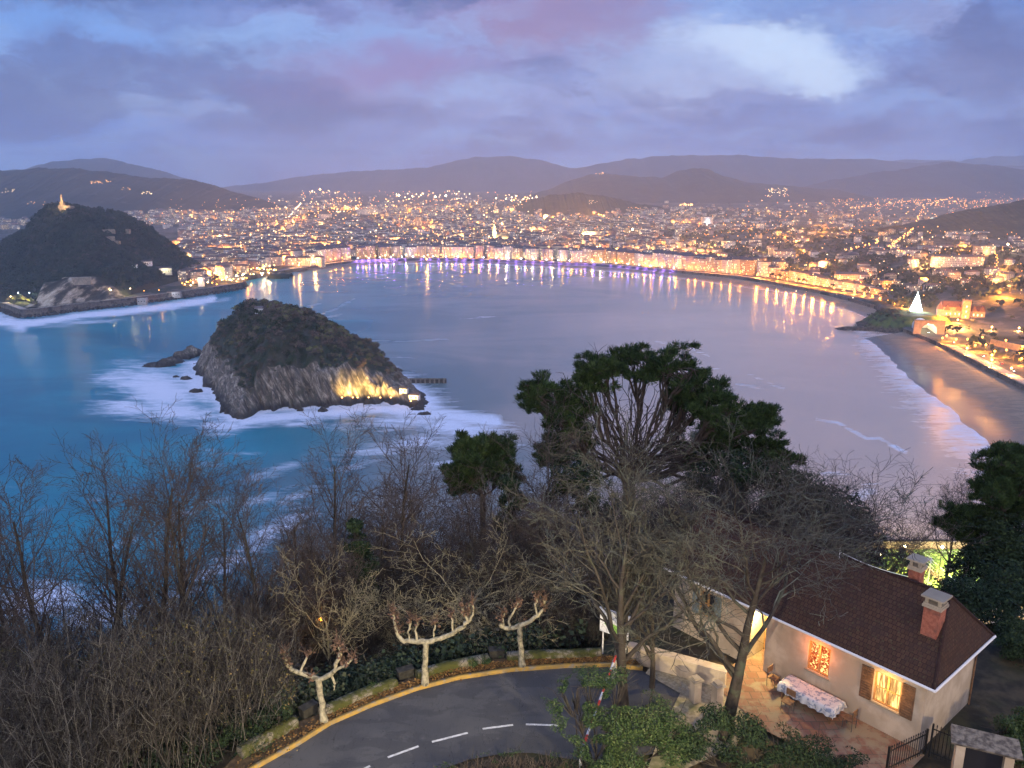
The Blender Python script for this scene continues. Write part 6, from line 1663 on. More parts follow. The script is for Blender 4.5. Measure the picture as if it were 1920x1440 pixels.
def leafy(name, label, loc, lobes, n, size, mat, seed, cat='tree', group=None, trunk=None, flat=.7):
    """lobes relative to loc: (x,y,z,rx,rz)"""
    g = np.random.default_rng(seed); O = np.array(loc); root = empty(name, loc, 0, label, cat, group)
    w = np.array([l[3]**1.5 for l in lobes]); idx = g.choice(len(lobes), n, p=w/w.sum()); Lb = np.array(lobes)[idx]
    d = g.normal(size=(n, 3)); d /= np.linalg.norm(d, axis=1)[:, None]; rr = g.random(n)**.35
    rr = rr*(.82+.36*fbm(d[:, 0]*2.2+Lb[:, 0]*3+5, d[:, 1]*2.2+d[:, 2]*1.7+Lb[:, 1]*3+5, 3, seed))
    c = Lb[:, :3]+d*rr[:, None]*np.stack([Lb[:, 3], Lb[:, 3], Lb[:, 4]], 1)
    gap = fbm(c[:, 0]*1.1+7, c[:, 1]*1.1+c[:, 2]*1.3+7, 3, seed+3); keep = gap > .40; c = c[keep]; d = d[keep]; n = len(c); gap = gap[keep]
    nn_ = d*.6+np.array([0,0,.5])+g.normal(size=(n, 3))*.6; nn_ /= np.linalg.norm(nn_, axis=1)[:, None]
    a = np.cross(nn_, g.normal(size=(n, 3))); a /= np.linalg.norm(a, axis=1)[:, None]; b = np.cross(nn_, a); s = size*g.uniform(.6, 1.3, (n, 1))
    V = np.stack([c-a*s, c+b*s*.45, c+a*s, c-b*s*.45], 1).reshape(-1, 3); T = np.clip(g.normal(.5, .22, n)+(gap-.5)*.9, 0, 1)
    link('crown', npmesh('crown', V, np.arange(4*n).reshape(-1, 4), attrs={'tone': np.repeat(T, 4)}), mat, root)
    rg = random.Random(seed); tr = []
    for l in lobes:
        e = Vector(l[:3]); b0 = Vector((rg.gauss(0,.1), rg.gauss(0,.1), -.6)); tr.append(([b0, b0.lerp(e, .4)+Vector((rg.gauss(0,.15), rg.gauss(0,.15), .1)), e], [.038 if trunk is None else trunk, .028 if trunk is None else trunk*.7, .012], rg.random()))
        for _ in range(10):
            q = e+Vector((rg.gauss(0,.5)*l[3], rg.gauss(0,.5)*l[3], rg.gauss(.3,.5)*l[4])); tr.append(([e.lerp(b0, .2), e.lerp(q, .5), q], [.016,.011,.006], rg.random()))
    link('trunk', tubemesh('trunk', tr, M['bark_brown'], 5), None, root); return root
def lob(px0, Y0, items):
    x, y, z = base_at(px0, Y0); O = Vector((x, y, z)); out = []
    for px, py, rpx, dy in items:
        q = D(px, py, Y0+dy); k = ((Y0+dy)*CS+(HC-q.z)*SN)/FPX; out.append((*(q-O), rpx*k, rpx*k*.8))
    return (x, y, z), out
def ev(label, px0, Y0, items, n, size, seed, mat='evergreen', name='evergreen_tree', cat='tree', group=None, **kw):
    loc, l = lob(px0, Y0, items); return leafy(name, label, loc, l, n, size, M[mat], seed, cat, group, **kw)
ev('dark dense evergreen tree behind the roof left of the sports ground', 1560, 58, [(1500,930,60,0),(1560,965,70,1),(1600,1010,60,0),(1540,1020,70,0),(1480,990,60,1)], 26000, .14, 51)
ev('broad dark evergreen at the right edge below the pine', 1840, 50, [(1860,1010,70,1),(1910,1030,60,0),(1850,1080,70,-1),(1920,1090,60,-1)], 30000, .13, 52)
ev('tall dark evergreen mass behind the right end of the house', 1890, 38, [(1830,1130,60,2),(1890,1150,70,2),(1910,1220,70,1),(1880,1290,60,2),(1930,1330,70,0),(1800,1110,50,4),(1880,1380,50,2),(1900,1100,60,4)], 30000, .10, 53)
ev('dark ivy clad column of foliage right of the small pine', 958, 49, [(955,905,22,0),(962,940,28,0),(958,980,32,0),(965,1025,36,0),(955,1065,36,0)], 15000, .11, 54, name='ivy_clad_tree')
ev('ivy wrapped dark trunk rising from the left middle of the slope', 672, 43, [(665,985,16,0),(672,1020,26,0),(680,1060,32,0),(676,1110,36,0),(680,1160,40,0)], 13000, .10, 55, name='ivy_clad_tree')
ev('dark evergreen mass between the great pine and the house roof', 1420, 52, [(1380,880,50,0),(1440,900,56,0),(1480,950,60,0),(1420,960,60,-1),(1530,960,50,1),(1370,940,44,-1),(1320,900,40,0)], 26000, .12, 64)
ev('dark evergreen shaded under the great pine', 1100, 50, [(1080,890,50,0),(1110,930,50,0),(1060,930,40,0),(1130,970,50,0)], 12000, .12, 56)
ev('leafy bright green shrub in front of the barrier', 1120, 25.5, [(1060,1305,44,.3),(1105,1285,44,.3),(1160,1290,48,.2),(1085,1345,54,0),(1150,1350,58,0),(1215,1340,54,.3),(1260,1370,46,.2),(1120,1400,50,-.3),(1190,1410,55,-.3),(1250,1400,46,0),(1130,1445,60,-.5),(1075,1300,30,.4)], 46000, .043, 57, 'shrub_leaf', 'shrub', 'shrub')
ev('dark leafy shrub at the foot of the large spreading tree', 1440, 25.5, [(1340,1350,36,.2),(1400,1375,44,0),(1460,1400,50,0),(1530,1420,50,0),(1400,1430,60,-.4),(1320,1420,44,-.2),(1290,1390,36,0),(1590,1440,46,0)], 24000, .055, 58, 'evergreen', 'shrub', 'shrub')
ev('green leafy bush in the bottom right corner beside the gatehouse', 1895, 27, [(1880,1370,34,.3),(1915,1400,44,0),(1870,1400,26,.2),(1925,1350,30,.6)], 11000, .05, 59, 'shrub_leaf', 'shrub', 'shrub')
ev('dark olive leafed bush at the thicket edge beside the road', 480, 27.5, [(440,1370,50,.6),(500,1350,36,.8),(400,1400,60,0),(480,1400,44,0),(350,1380,50,1),(530,1330,20,1)], 11000, .05, 60, 'evergreen', 'shrub', 'shrub')
ev('dark evergreen close against the end wall of the house', 1912, 33.5, [(1915,1215,44,0),(1925,1280,50,0),(1915,1340,40,0),(1905,1180,36,1)], 15000, .07, 63)
for i_, (px, py, s, lab) in enumerate(((938,1222,.35,'small round weed bush first along the verge wall'),(886,1242,.3,'small leafy weed clump at the parapet foot'),(910,1238,.28,'bright green weed clump beside the stone seat'),(1168,1210,.5,'low green bush beside the information board'),(700,1290,.3,'mossy weed tuft on the left parapet stretch'))):
    q = G(px, py+6, 178.2); leafy('weed_clump', lab, tuple(q), [(0,0,s*.6,s,s*.8),(.25*s,0,s*.5,s*.7,s*.6)], 700, .045, M['shrub_leaf'], 70+i_, 'plant')
HP, _ = resample([G(a, b, 178.4) for a, b in HPX], 26); 
loc = (float(HP[13][0]), float(HP[13][1])-1.0, 178.0)
leafy('hedge', 'low clipped hedge with green tips along the bottom road edge', loc, [(x-loc[0], y-loc[1]-.55-j*.9, .25-.05*j, .72, .5) for x, y in HP[::2] for j in range(3)], 26000, .042, M['shrub_leaf'], 80, 'hedge', trunk=.03)
rg = random.Random(77); tw = []
for _ in range(1700):
    j = rg.randrange(26); x = HP[j][0]+rg.gauss(0,.3); y = HP[j][1]-rg.uniform(.3, 3.2); p = Vector((x, y, 178.2)); d = Vector((rg.gauss(0,.5), rg.gauss(0,.5), 1)).normalized(); L = rg.uniform(.25, .6)
    tw.append(([p, p+d*L*.5+Vector((rg.gauss(0,.06), rg.gauss(0,.06), 0)), p+d*L], [.012,.009,.006], rg.random()))
o = link('dry_twigs', tubemesh('dry_twigs', tw, M['bark_red'], 3), None); tag(o, kind='stuff')

# thicket of upright stems on the left, tangle on the slope
rg = random.Random(88); st = []
def stem(x, y, z, H, lean=.10, br=9, r=.018):
    d = Vector((rg.gauss(0,lean), rg.gauss(0,lean), 1)).normalized(); p = Vector((x, y, z-.3)); n = 6; P = [p]
    for i in range(n): d = (d+Vector((rg.gauss(0,.12), rg.gauss(0,.12), .03))).normalized(); p = p+d*H/n; P.append(p)
    st.append((P, [r*(1-.75*i/n) for i in range(n+1)], rg.random()))
    for _ in range(br):
        f = rg.uniform(.25, .98)*n; i = min(n-1, int(f)); q = P[i].lerp(P[i+1], f-i); dd = (Vector((rg.gauss(0,.6), rg.gauss(0,.6), 1))).normalized(); L = rg.uniform(.4, 1.3)*(1.3-f/n*.7)
        a = q+dd*L*.5+Vector((rg.gauss(0,.05), rg.gauss(0,.05), 0)); b_ = q+dd*L+Vector((rg.gauss(0,.1), rg.gauss(0,.1), .05))
        st.append(([q, a, b_], [.011,.009,.006], rg.random()))
        for _ in range(2):
            e = a+Vector((rg.gauss(0,.3), rg.gauss(0,.3), rg.uniform(.1,.5))); st.append(([a, a.lerp(e, .5), e], [.008,.007,.005], rg.random()))
top_px = [(-80,1190),(0,1190),(100,1200),(200,1190),(300,1150),(380,1130),(460,1140),(520,1180),(560,1250)]
nst = 0
while nst < 1900:
    px = rg.uniform(-70, 545); Y = rg.uniform(23, 38); x, y, z = base_at(px, Y)
    if y < np.interp(x, [p[0] for p in _yb], [p[1] for p in _yb])+.2 and x > -14: continue
    tp_ = float(np.interp(px, [q[0] for q in top_px], [q[1] for q in top_px]))+rg.gauss(30, 45)
    H = min(D(px, tp_, Y).z-z, 9.5)
    if H < 1.2: continue
    stem(x, y, z, H, .17, 10 if H > 3 else 6, .014+.003*H**.5); nst += 1
M['bark_thicket'] = mk_leaf('thicket_stem', [(0,(.018,.016,.014)),(.45,(.050,.042,.036)),(.8,(.095,.085,.070)),(1,(.16,.15,.125))], rough=.9)
o = link('thicket', tubemesh('thicket', st, M['bark_thicket'], 3), None); tag(o, kind='stuff')
st = []; n2_ = 0
while n2_ < 3000:
    px = rg.uniform(520, 1600); Y = rg.uniform(36, 66); x, y, z = base_at(px, Y)
    if y < np.interp(x, [p[0] for p in _yb], [p[1] for p in _yb])+1.0: continue
    stem(x, y, z, rg.uniform(2.0, 6.0) if px < 1100 else rg.uniform(1.5, 4.5), .22, 10, .02); n2_ += 1
o = link('undergrowth', tubemesh('undergrowth', st, M['bark_brown'], 3), None); tag(o, kind='stuff')
# low leafy cover of the slope and dry leaves caught in the thicket
g = np.random.default_rng(90); C = []; rr = []
while len(C) < 5200:
    px = g.uniform(-150, 2050); Y = float(g.choice([g.uniform(24, 60), g.uniform(40, 130)])); x, y, z = base_at(px, Y)
    if y < float(np.interp(x, [p[0] for p in _yb], [p[1] for p in _yb]))+1.2: continue
    if x > 3 and y < 43 and x < 26: continue
    if 1600 < px < 1830 and Y < 90: continue
    r = g.uniform(.35, .9)*(1+Y/60); C.append((x, y, z+r*.5)); rr.append(r)
V, F, T = clumps(C, rr, 110, .065, 91, tone=g.random(len(C))*.6)
o = link('bramble_cover', npmesh('bramble_cover', V, F, attrs={'tone': T}), M['wood_dark']); tag(o, kind='stuff')
C = []
for _ in range(5200):
    px = g.uniform(-40, 560); Y = g.uniform(25, 36); x, y, z = base_at(px, Y); q = D(px, float(np.interp(px, [a[0] for a in top_px], [a[1] for a in top_px]))+abs(g.normal())*130+20, Y)
    if q.z > z+.3: C.append(tuple(q))
V, F, T = clumps(C, np.full(len(C), .05), 2, .5, 92, tone=g.random(len(C)))
o = link('dry_leaves', npmesh('dry_leaves', V, F, attrs={'tone': T}), mk_leaf('dry_thicket_leaf', [(0,(.03,.035,.012)),(.5,(.06,.05,.02)),(.85,(.10,.085,.03)),(1,(.18,.13,.06))])); tag(o, kind='stuff')
# ------------------------------------------------------------------ the house
EZ = 181.2; GZ = 178.12
A_ = G(1751, 1293, EZ); L__ = G(1247, 1064, EZ); B_ = G(1886, 1200, EZ)
U_ = (L__-A_); HL = U_.length; U_.normalize(); V_ = Vector((-U_.y, U_.x, 0)); V_ = V_ if V_.dot(B_-A_) > 0 else -V_
HD = (B_-A_).dot(V_)
# wall corner sits inside the eave overhang
OV = .38
O_ = A_+U_*OV+V_*OV; LW = HL-2*OV; DW = HD-2*OV
HRZ = math.atan2(U_.y, U_.x)
# local frame of the house: x runs along the facade away from the near corner, y runs to the viewer's side when negative
def hit(px, py, v=0.0):     # photo pixel -> (u, z) on the facade plane at depth v
    d = Vector(ray(px, py)); P0 = O_+V_*v; C0 = Vector((0, 0, HC)); n = V_
    t = (P0-C0).dot(n)/d.dot(n); q = C0+d*t; return (q-O_).dot(U_), q.z
def H3(u, v, z): return (u, -v, z)          # house-local point (x along U, y = -V so that frame is right handed)
# V_ must equal -local y
root_h = empty('house', (O_.x, O_.y, GZ), HRZ, 'low cream rendered house with long dark red roof and two brick chimneys', 'house')
_ly = Vector((-math.sin(HRZ), math.cos(HRZ), 0)); SG = 1 if _ly.dot(V_) > 0 else -1
def hp(u, v, z=0): return (u, v*SG, z-GZ)
def hbox(m_, u0, u1, v0, v1, z0, z1):
    a = [hp(u0, v0, z0), hp(u1, v0, z0), hp(u1, v1, z0), hp(u0, v1, z0)]; b = [hp(u0, v0, z1), hp(u1, v0, z1), hp(u1, v1, z1), hp(u0, v1, z1)]
    if SG < 0: a = a[::-1]; b = b[::-1]
    m_.hexa(a, b); return m_
def _rend(t, b):
    v = t.pos(); n1 = t.noise(v, .9, 6, .62); n2 = t.noise(v, 14, 4, .6)
    c = t.mix(t.sm(n1, .36, .64), (.34,.275,.20,1), (.45,.37,.28,1)); c = t.mix(t.m('MULTIPLY', t.sm(t.noise(t.vmul(v, (3,3,.5)), 1, 4), .5, .75), .45), c, (.24,.20,.16,1))
    t.set(b.inputs['Base Color'], c); bump(t, b, n2, .3, .01)
M['render_cream'] = material('cream_render', _rend, rough=.92, spec=.15)
def _rf(t, b):
    v = t.coord(); n1 = t.noise(v, 1.4, 6, .65); n2 = t.noise(v, 9, 4, .6)
    w = t.n('ShaderNodeTexBrick'); w.offset = .5; t.set(w.inputs['Vector'], t.coord('UV')); w.inputs['Scale'].default_value = 1; w.inputs['Brick Width'].default_value = .17; w.inputs['Row Height'].default_value = .20; w.inputs['Mortar Size'].default_value = .014; w.inputs['Bias'].default_value = .1
    w.inputs['Color1'].default_value = (.034,.018,.012,1); w.inputs['Color2'].default_value = (.060,.031,.019,1); w.inputs['Mortar'].default_value = (.022,.010,.009,1)
    c = t.mix(t.m('MULTIPLY', t.sm(n1, .45, .65), .6), w.outputs[0], (.034,.020,.018,1)); c = t.mix(t.m('MULTIPLY', t.sm(n2, .56, .70), .5), c, (.075,.075,.035,1))
    t.set(b.inputs['Base Color'], c); bump(t, b, w.outputs['Fac'], -.6, .03)
M['roof_red'] = material('dark_red_roof_tiles', _rf, rough=.85, spec=.2)
M['gutter'] = material('white_gutter', base=(.62,.61,.60,1), rough=.45)
M['timber'] = noisy('brown_shutter_timber', (.10,.055,.03), (.16,.09,.05), 5)
M['shutter_blue'] = noisy('grey_blue_shutter', (.11,.15,.17), (.16,.20,.22), 5)
M['brick'] = noisy('chimney_brick', (.22,.07,.045), (.30,.11,.07), 9, bmp=.4, bdist=.02, c3=(.14,.06,.045))
M['frame_wood'] = noisy('honey_frame_timber', (.30,.16,.06), (.40,.22,.09), 6)
u1, _ = hit(1537, 1217, 0); w1 = u1; u2, z2 = hit(1665, 1282, 0); u3, z3 = hit(1326, 1133, 0)
rec0, _ = hit(1437, 1180, 0); rec1, _ = hit(1402, 1180, 0)
print('HOUSE', HL, HD, 'win', u1, u2, z2, u3, z3, 'recess', rec0, rec1)
RC = 1.5
m_ = MB()
def wallseg(m_, a, b, v, holes, z0=GZ-.6, z1=EZ-.02, th=.22):
    cur = a
    for (ha, hb, hz0, hz1) in sorted(holes):
        hbox(m_, cur, ha, v, v+th, z0, z1); hbox(m_, ha, hb, v, v+th, z0, hz0); hbox(m_, ha, hb, v, v+th, hz1, z1); cur = hb
    hbox(m_, cur, b, v, v+th, z0, z1)
wz0, wz1 = 179.25, 180.65
W2 = (u2-.55, u2+.55, wz0, wz1); W1 = (u1-.5, u1+.5, wz0, wz1); W3 = (u3-.42, u3+.42, wz0+.1, wz1)
wallseg(m_, 0, rec0, 0, [W2]+([W1] if w1 < rec0-.6 else []))
wallseg(m_, rec1, LW, 0, [W3])
hbox(m_, rec0-.2, rec0, .22, RC, GZ-.6, EZ-.02); hbox(m_, rec1, rec1+.2, .22, RC, GZ-.6, EZ-.02)
dr = (rec0+.5, rec0+1.4, GZ-.55, 180.3)
wallseg(m_, rec0-.2, rec1+.2, RC, [dr])
hbox(m_, 0, .22, .22, DW, GZ-1.5, EZ-.02); hbox(m_, .22, LW, DW-.22, DW, GZ-1.5, EZ-.02); hbox(m_, LW-.22, LW, .22, DW-.22, GZ-1.5, EZ-.02)
m_.build('wall', M['render_cream'], root_h)
# ceiling closing the eaves, plain
m_ = MB(); hbox(m_, .23, LW-.23, .23, DW-.23, EZ-.12, EZ-.06); m_.build('ceiling', M['render_cream'], root_h)
# roof
RZ_ = 183.75; vr = DW/2; e0, e1 = -OV, LW+OV; f0, f1 = -OV, DW+OV; zE = EZ
rs = .55
V = [hp(e0,f0,zE),hp(e1,f0,zE),hp(e1,f1,zE),hp(e0,f1,zE),hp(rs,vr,RZ_),hp(e1-.1,vr,RZ_), hp(e0,f0,zE-.1),hp(e1,f0,zE-.1),hp(e1,f1,zE-.1),hp(e0,f1,zE-.1)]
F = [(0,1,5,4),(2,3,4,5),(3,0,4,4),(1,2,5,5),(0,3,2,1)]
me = bpy.data.meshes.new('roof'); Fr = [(0,1,5,4),(2,3,4,5),(3,0,4),(1,2,5),(9,8,7,6),(6,7,1,0),(7,8,2,1),(8,9,3,2),(9,6,0,3)]; me.from_pydata(V, [], Fr)
ul = me.uv_layers.new(name='UVMap'); sl_len = math.hypot(vr-f0, RZ_-zE)
uvm = {0: [(e0,0),(e1,0),(e1,sl_len),(rs,sl_len)], 1: [(e1,0),(e0,0),(rs,sl_len),(e1,sl_len)], 2: [(0,0),(HD,0),(HD/2,sl_len)], 3: [(0,0),(HD,0),(HD/2,sl_len)]}
for pi, p in enumerate(me.polygons):
    for j, li in enumerate(p.loop_indices):
        ul.data[li].uv = uvm[pi][j] if pi in uvm else (j*.1, 0)
me.materials.append(M['roof_red']); rr_ = link('roof', me, None, root_h)
# hip tiles and ridge tiles
m_ = MB()
for a, b in ((hp(rs,vr,RZ_), hp(e1,vr,RZ_)), (hp(e0,f0,zE), hp(rs,vr,RZ_)), (hp(e0,f1,zE), hp(rs,vr,RZ_))): m_.tube(a, b, .075, .075, 6)
m_.build('ridge_tiles', M['roof_red'], root_h)
m_ = MB()
g0 = .07
m_.tube(hp(e0-g0,f0-g0,zE-.02), hp(e1,f0-g0,zE-.02), .055, .055, 8); m_.tube(hp(e0-g0,f0-g0,zE-.02), hp(e0-g0,f1,zE-.02), .055, .055, 8)
m_.build('gutter', M['gutter'], root_h)
m_ = MB(); m_.tube(hp(-.06,DW-.25,zE-.1), hp(-.06,DW-.25,GZ-.5), .04, .04, 8); m_.build('downpipe', M['timber'], root_h)
def roof_at(v): return zE+(RZ_-zE)*(1-abs(v-vr)/(vr-f0))
def find_u(px, v, z):
    best = (1e9, 0)
    for i in range(400):
        u = i*.035; q = O_+U_*u+V_*v; p = proj(q.x, q.y, z)[0]
        best = min(best, (abs(p-px), u))
    return best[1]
for px, v, top, s, lab in ((1753, 1.35, 183.95, .62, 0), (1720, vr+.75, 184.3, .48, 1)):
    u = find_u(px, v, top-.3); zt = top
    m_ = MB(); hbox(m_, u-s/2, u+s/2, v-s/2, v+s/2, roof_at(v)-.6, zt-.28); ch = m_.build('chimney', M['brick'], root_h)
    m_ = MB(); hbox(m_, u-s/2-.06, u+s/2+.06, v-s/2-.06, v+s/2+.06, zt-.28, zt-.18); hbox(m_, u-s/2-.03, u+s/2+.03, v-s/2-.03, v+s/2+.03, zt-.18, zt-.10); m_.build('collar', M['tan_stone'], ch)
    m_ = MB()
    for a in (-1, 1):
        for b in (-1, 1): hbox(m_, u+a*(s/2-.07)-.06, u+a*(s/2-.07)+.06, v+b*(s/2-.07)-.06, v+b*(s/2-.07)+.06, zt-.10, zt+.14)
    m_.build('cowl_post', M['tan_stone'], ch)
    m_ = MB(); hbox(m_, u-s/2-.12, u+s/2+.12, v-s/2-.12, v+s/2+.12, zt+.14, zt+.21); m_.build('cowl_slab', M['tan_stone'], ch)
u = find_u(1741, vr+.4, 184); m_ = MB(); m_.tube(hp(u,vr+.4,183.4), hp(u,vr+.4,184.9), .018, .018, 5)
for i_ in range(4): m_.tube(hp(u-.25+.02*i_,vr+.2,184.4+.15*i_), hp(u+.25-.02*i_,vr+.6,184.4+.15*i_), .01, .01, 4)
m_.build('antenna', M['gutter'], root_h)
ua, ub = find_u(1577, vr, RZ_), find_u(1704, vr, RZ_)
m_ = MB(); P0 = None
for i_ in range(9):
    t_ = i_/8; p = Vector(hp(ua+(ub-ua)*t_, vr-.15, RZ_+.22-.12*math.sin(math.pi*t_)))
    if P0 is not None: m_.tube(P0, p, .012, .012, 4)
    P0 = p
m_.tube(hp(ua,vr-.15,RZ_-.1), hp(ua,vr-.15,RZ_+.45), .02, .02, 5); m_.build('roof_cable', M['gutter'], root_h)
# windows
M['pane_warm'] = emis('lit_yellow_pane', (1,.62,.16), 1.6); M['pane_orange'] = emis('lit_orange_pane', (1,.26,.05), 1.7)
def _curt(t, b):
    v = t.coord(); n = t.noise(t.vmul(v, (9,9,1.2)), 1, 4, .6, .6)
    t.set(b.inputs['Base Color'], (0,0,0,1)); t.set(b.inputs['Emission Color'], t.mix(n, (1,.30,.03,1), (1,.78,.30,1))); t.set(b.inputs['Emission Strength'], t.m('ADD', .35, t.m('MULTIPLY', t.sm(n, .4, .7), 1.5)))
M['pane_warm'] = material('lit_curtained_pane', _curt); M['pane_warm'].cycles.emission_sampling = 'AUTO'
def _curt2(t, b):
    v = t.coord(); n = t.noise(v, 9, 4, .7, .6)
    t.set(b.inputs['Base Color'], (0,0,0,1)); t.set(b.inputs['Emission Color'], t.mix(t.sm(n, .45, .6), (1,.10,.02,1), (1,.55,.18,1))); t.set(b.inputs['Emission Strength'], t.m('ADD', .3, t.m('MULTIPLY', t.sm(n, .48, .68), 1.5)))
M['pane_orange'] = material('lit_orange_curtain', _curt2)
def window(hole, pane, fm, sh, shw=.5, v=0, sw=True, reveal=True, label=None):
    a, b, z0, z1 = hole; fr = MB(); t_ = .06
    hbox(fr, a, b, v+.06, v+.14, z0, z0+t_); hbox(fr, a, b, v+.06, v+.14, z1-t_, z1); hbox(fr, a, a+t_, v+.06, v+.14, z0+t_, z1-t_); hbox(fr, b-t_, b, v+.06, v+.14, z0+t_, z1-t_); hbox(fr, (a+b)/2-.04, (a+b)/2+.04, v+.06, v+.14, z0+t_, z1-t_)
    hbox(fr, a+t_, (a+b)/2-.04, v+.08, v+.12, (z0+z1)/2-.015, (z0+z1)/2+.015); hbox(fr, (a+b)/2+.04, b-t_, v+.08, v+.12, (z0+z1)/2-.015, (z0+z1)/2+.015)
    w = fr.build('window', fm, root_h)
    p = MB(); hbox(p, a+t_*.5, b-t_*.5, v+.145, v+.16, z0+t_*.5, z1-t_*.5); p.build('pane', pane, w)
    s = MB(); hbox(s, a-.08, b+.08, v-.07, v+.05, z0-.07, z0-.003); s.build('sill', M['tan_stone'], w)
    if sh is not None:
        for x0, x1 in ((a-shw-.03, a-.03), (b+.03, b+shw+.03)):
            s = MB(); hbox(s, x0, x1, v-.06, v-.02, z0-.04, z1+.04)
            for k in range(12):
                zz = z0+.06+k*(z1-z0-.12)/11; hbox(s, x0+.05, x1-.05, v-.085, v-.061, zz-.035, zz+.015)
            s.build('shutter', sh, w)
window(W2, M['pane_warm'], M['frame_wood'], M['timber'])
if w1 < rec0-.6: window(W1, M['pane_orange'], M['frame_wood'], None)
else: window((rec0+1.9, rec0+2.8, wz0, wz1), M['pane_orange'], M['frame_wood'], None, v=RC)
window(W3, M['glass_dark'], M['frame_wood'], M['shutter_blue'], .38)
m_ = MB(); hbox(m_, dr[0], dr[1], RC+.05, RC+.12, dr[2], dr[3]); dd_ = m_.build('door', M['frame_wood'], root_h)
m_ = MB(); hbox(m_, dr[0]+.1, dr[0]+.14, RC, RC+.05, 179.1, 179.2); m_.build('handle', M['pole'], dd_)
# porch lamp
pu, pz = hit(1411, 1172, .5); lx = hp(rec1-.12, .55, 180.75)
m_ = MB(); m_.lathe(lx, [(.05,.1),(.11,.05),(.12,-.08),(.06,-.16)], 10); pl = m_.build('porch_lamp', emis('porch_lamp_glow', (1,.80,.42), 16), root_h)
def local_point(parent, loc, w, col, r):
    l = bpy.data.lights.new('lamp_light', 'POINT'); l.energy = w; l.color = col; l.shadow_soft_size = r; o = bpy.data.objects.new('lamp_light', l); COL.objects.link(o); o.parent = parent; o.location = loc; return o
local_point(root_h, hp(rec1-.35, .35, 180.7), 900, (1,.70,.26), .09)
local_point(root_h, hp(u2, -.30, wz1-.35), 60, (1,.55,.16), .25); local_point(root_h, hp(u1, -.3, wz1-.3), 55, (1,.28,.07), .25)
# terrace
def _terr(t, b):
    v = t.pos(); w = t.n('ShaderNodeTexBrick'); t.set(w.inputs['Vector'], v); w.inputs['Scale'].default_value = 1.0; w.inputs['Brick Width'].default_value = .5; w.inputs['Row Height'].default_value = .5; w.inputs['Mortar Size'].default_value = .02
    w.inputs['Color1'].default_value = (.13,.065,.045,1); w.inputs['Color2'].default_value = (.18,.10,.07,1); w.inputs['Mortar'].default_value = (.08,.06,.045,1)
    n = t.noise(v, 1.3, 6, .65); c = t.mix(t.sm(n, .45, .62), w.outputs[0], (.17,.14,.10,1)); t.set(b.inputs['Base Color'], c)
M['terrace'] = material('terrace_tiles', _terr, rough=.85)
def quadsheet(name, pts, z, mat):
    me = bpy.data.meshes.new(name); P = [(p[0], p[1], z) for p in pts]
    ar = sum(P[i][0]*P[(i+1) % len(P)][1]-P[(i+1) % len(P)][0]*P[i][1] for i in range(len(P)))
    me.from_pydata(P if ar > 0 else P[::-1], [], [tuple(range(len(P)))]); o = link(name, me, mat); tag(o, kind='structure'); return o
def hw(u, v): q = O_+U_*u+V_*v; return (q.x, q.y)
quadsheet('terrace', [hw(-.3, 0), hw(rec1+.2, 0), hw(rec1+.2, -2.6), hw(4.5, -3.6), hw(-.3, -3.2)], 178.08, M['terrace'])
quadsheet('terrace', [hw(rec0, 0.01), hw(rec1, .01), hw(rec1, RC), hw(rec0, RC)], 178.084, M['terrace'])
M['gravel'] = noisy('pale_gravel', (.20,.17,.11), (.30,.26,.18), 7, coord='pos', c3=(.09,.10,.04), sc2=.7, bmp=.4, bdist=.03)
quadsheet('path', [tuple(G(a, b, 178.05))[:2] for a, b in ((1210,1262),(1235,1230),(1370,1265),(1420,1320),(1380,1400),(1290,1440),(1215,1440),(1240,1370),(1275,1300))], 178.05, M['gravel'])
# low walls beside the drive
for (a, b, h, lab) in (((1228,1222),(1362,1258),.75,'low cream wall catching yellow porch light beside the drive'),((1180,1210),(1226,1222),.6,'short low wall joining the board to the drive wall')):
    p, q = G(*a, 178.1+h), G(*b, 178.1+h); m_ = MB(); d = q-p; m_.box((0,0,0), (d.length, .38, h+.4)); m_.box((0,0,h/2+.24), (d.length+.1, .48, .08))
    o = m_.build('garden_wall', M['render_cream'], None, loc=((p.x+q.x)/2, (p.y+q.y)/2, 178.1+h/2-.2)); o.rotation_euler.z = math.atan2(d.y, d.x); tag(o, lab, 'wall')
for px, py, lab in ((1303,1312,'cream gate pillar with cap, left one at the terrace entrance'),(1344,1322,'cream gate pillar with cap, right one at the terrace entrance')):
    q = G(px, py, 178.1); root = empty('gate_pillar', q, .4, lab, 'pillar'); m_ = MB(); m_.box((0,0,.45), (.36,.36,1.0)); m_.build('shaft', M['render_cream'], root); m_ = MB(); m_.box((0,0,1.0), (.48,.48,.09)); m_.box((0,0,1.09), (.32,.32,.08)); m_.build('cap', M['tan_stone'], root)
# table with a white cloth, chairs
q = O_+U_*(u1-.25)+V_*(-.85); TZ = 178.10
root = empty('garden_table', (q.x, q.y, TZ), HRZ, 'long garden table under a white patterned cloth by the facade', 'table')
m_ = MB(); m_.box((0,0,.72), (2.5,.9,.04)); m_.build('tabletop', M['timber'], root)
for a in (-1, 1):
    for b in (-1, 1): m_ = MB(); m_.box((a*1.1, b*.36, .35), (.07,.07,.7)); m_.build('leg', M['timber'], root)
def _cloth(t, b):
    v = t.coord(); n = t.noise(v, 5, 3, .6, 1.2); c = t.mix(t.sm(n, .50, .60), (.42,.42,.43,1), (.17,.20,.27,1)); t.set(b.inputs['Base Color'], c)
M['cloth'] = material('white_blue_cloth', _cloth, rough=.9)
nx, ny = 40, 18; xs = np.linspace(-1.42, 1.42, nx); ys = np.linspace(-.66, .66, ny); X, Y = np.meshgrid(xs, ys)
ex = np.maximum(0, np.abs(X)-1.27); ey = np.maximum(0, np.abs(Y)-.47); dz = .765-np.maximum(ex, ey)*1.9
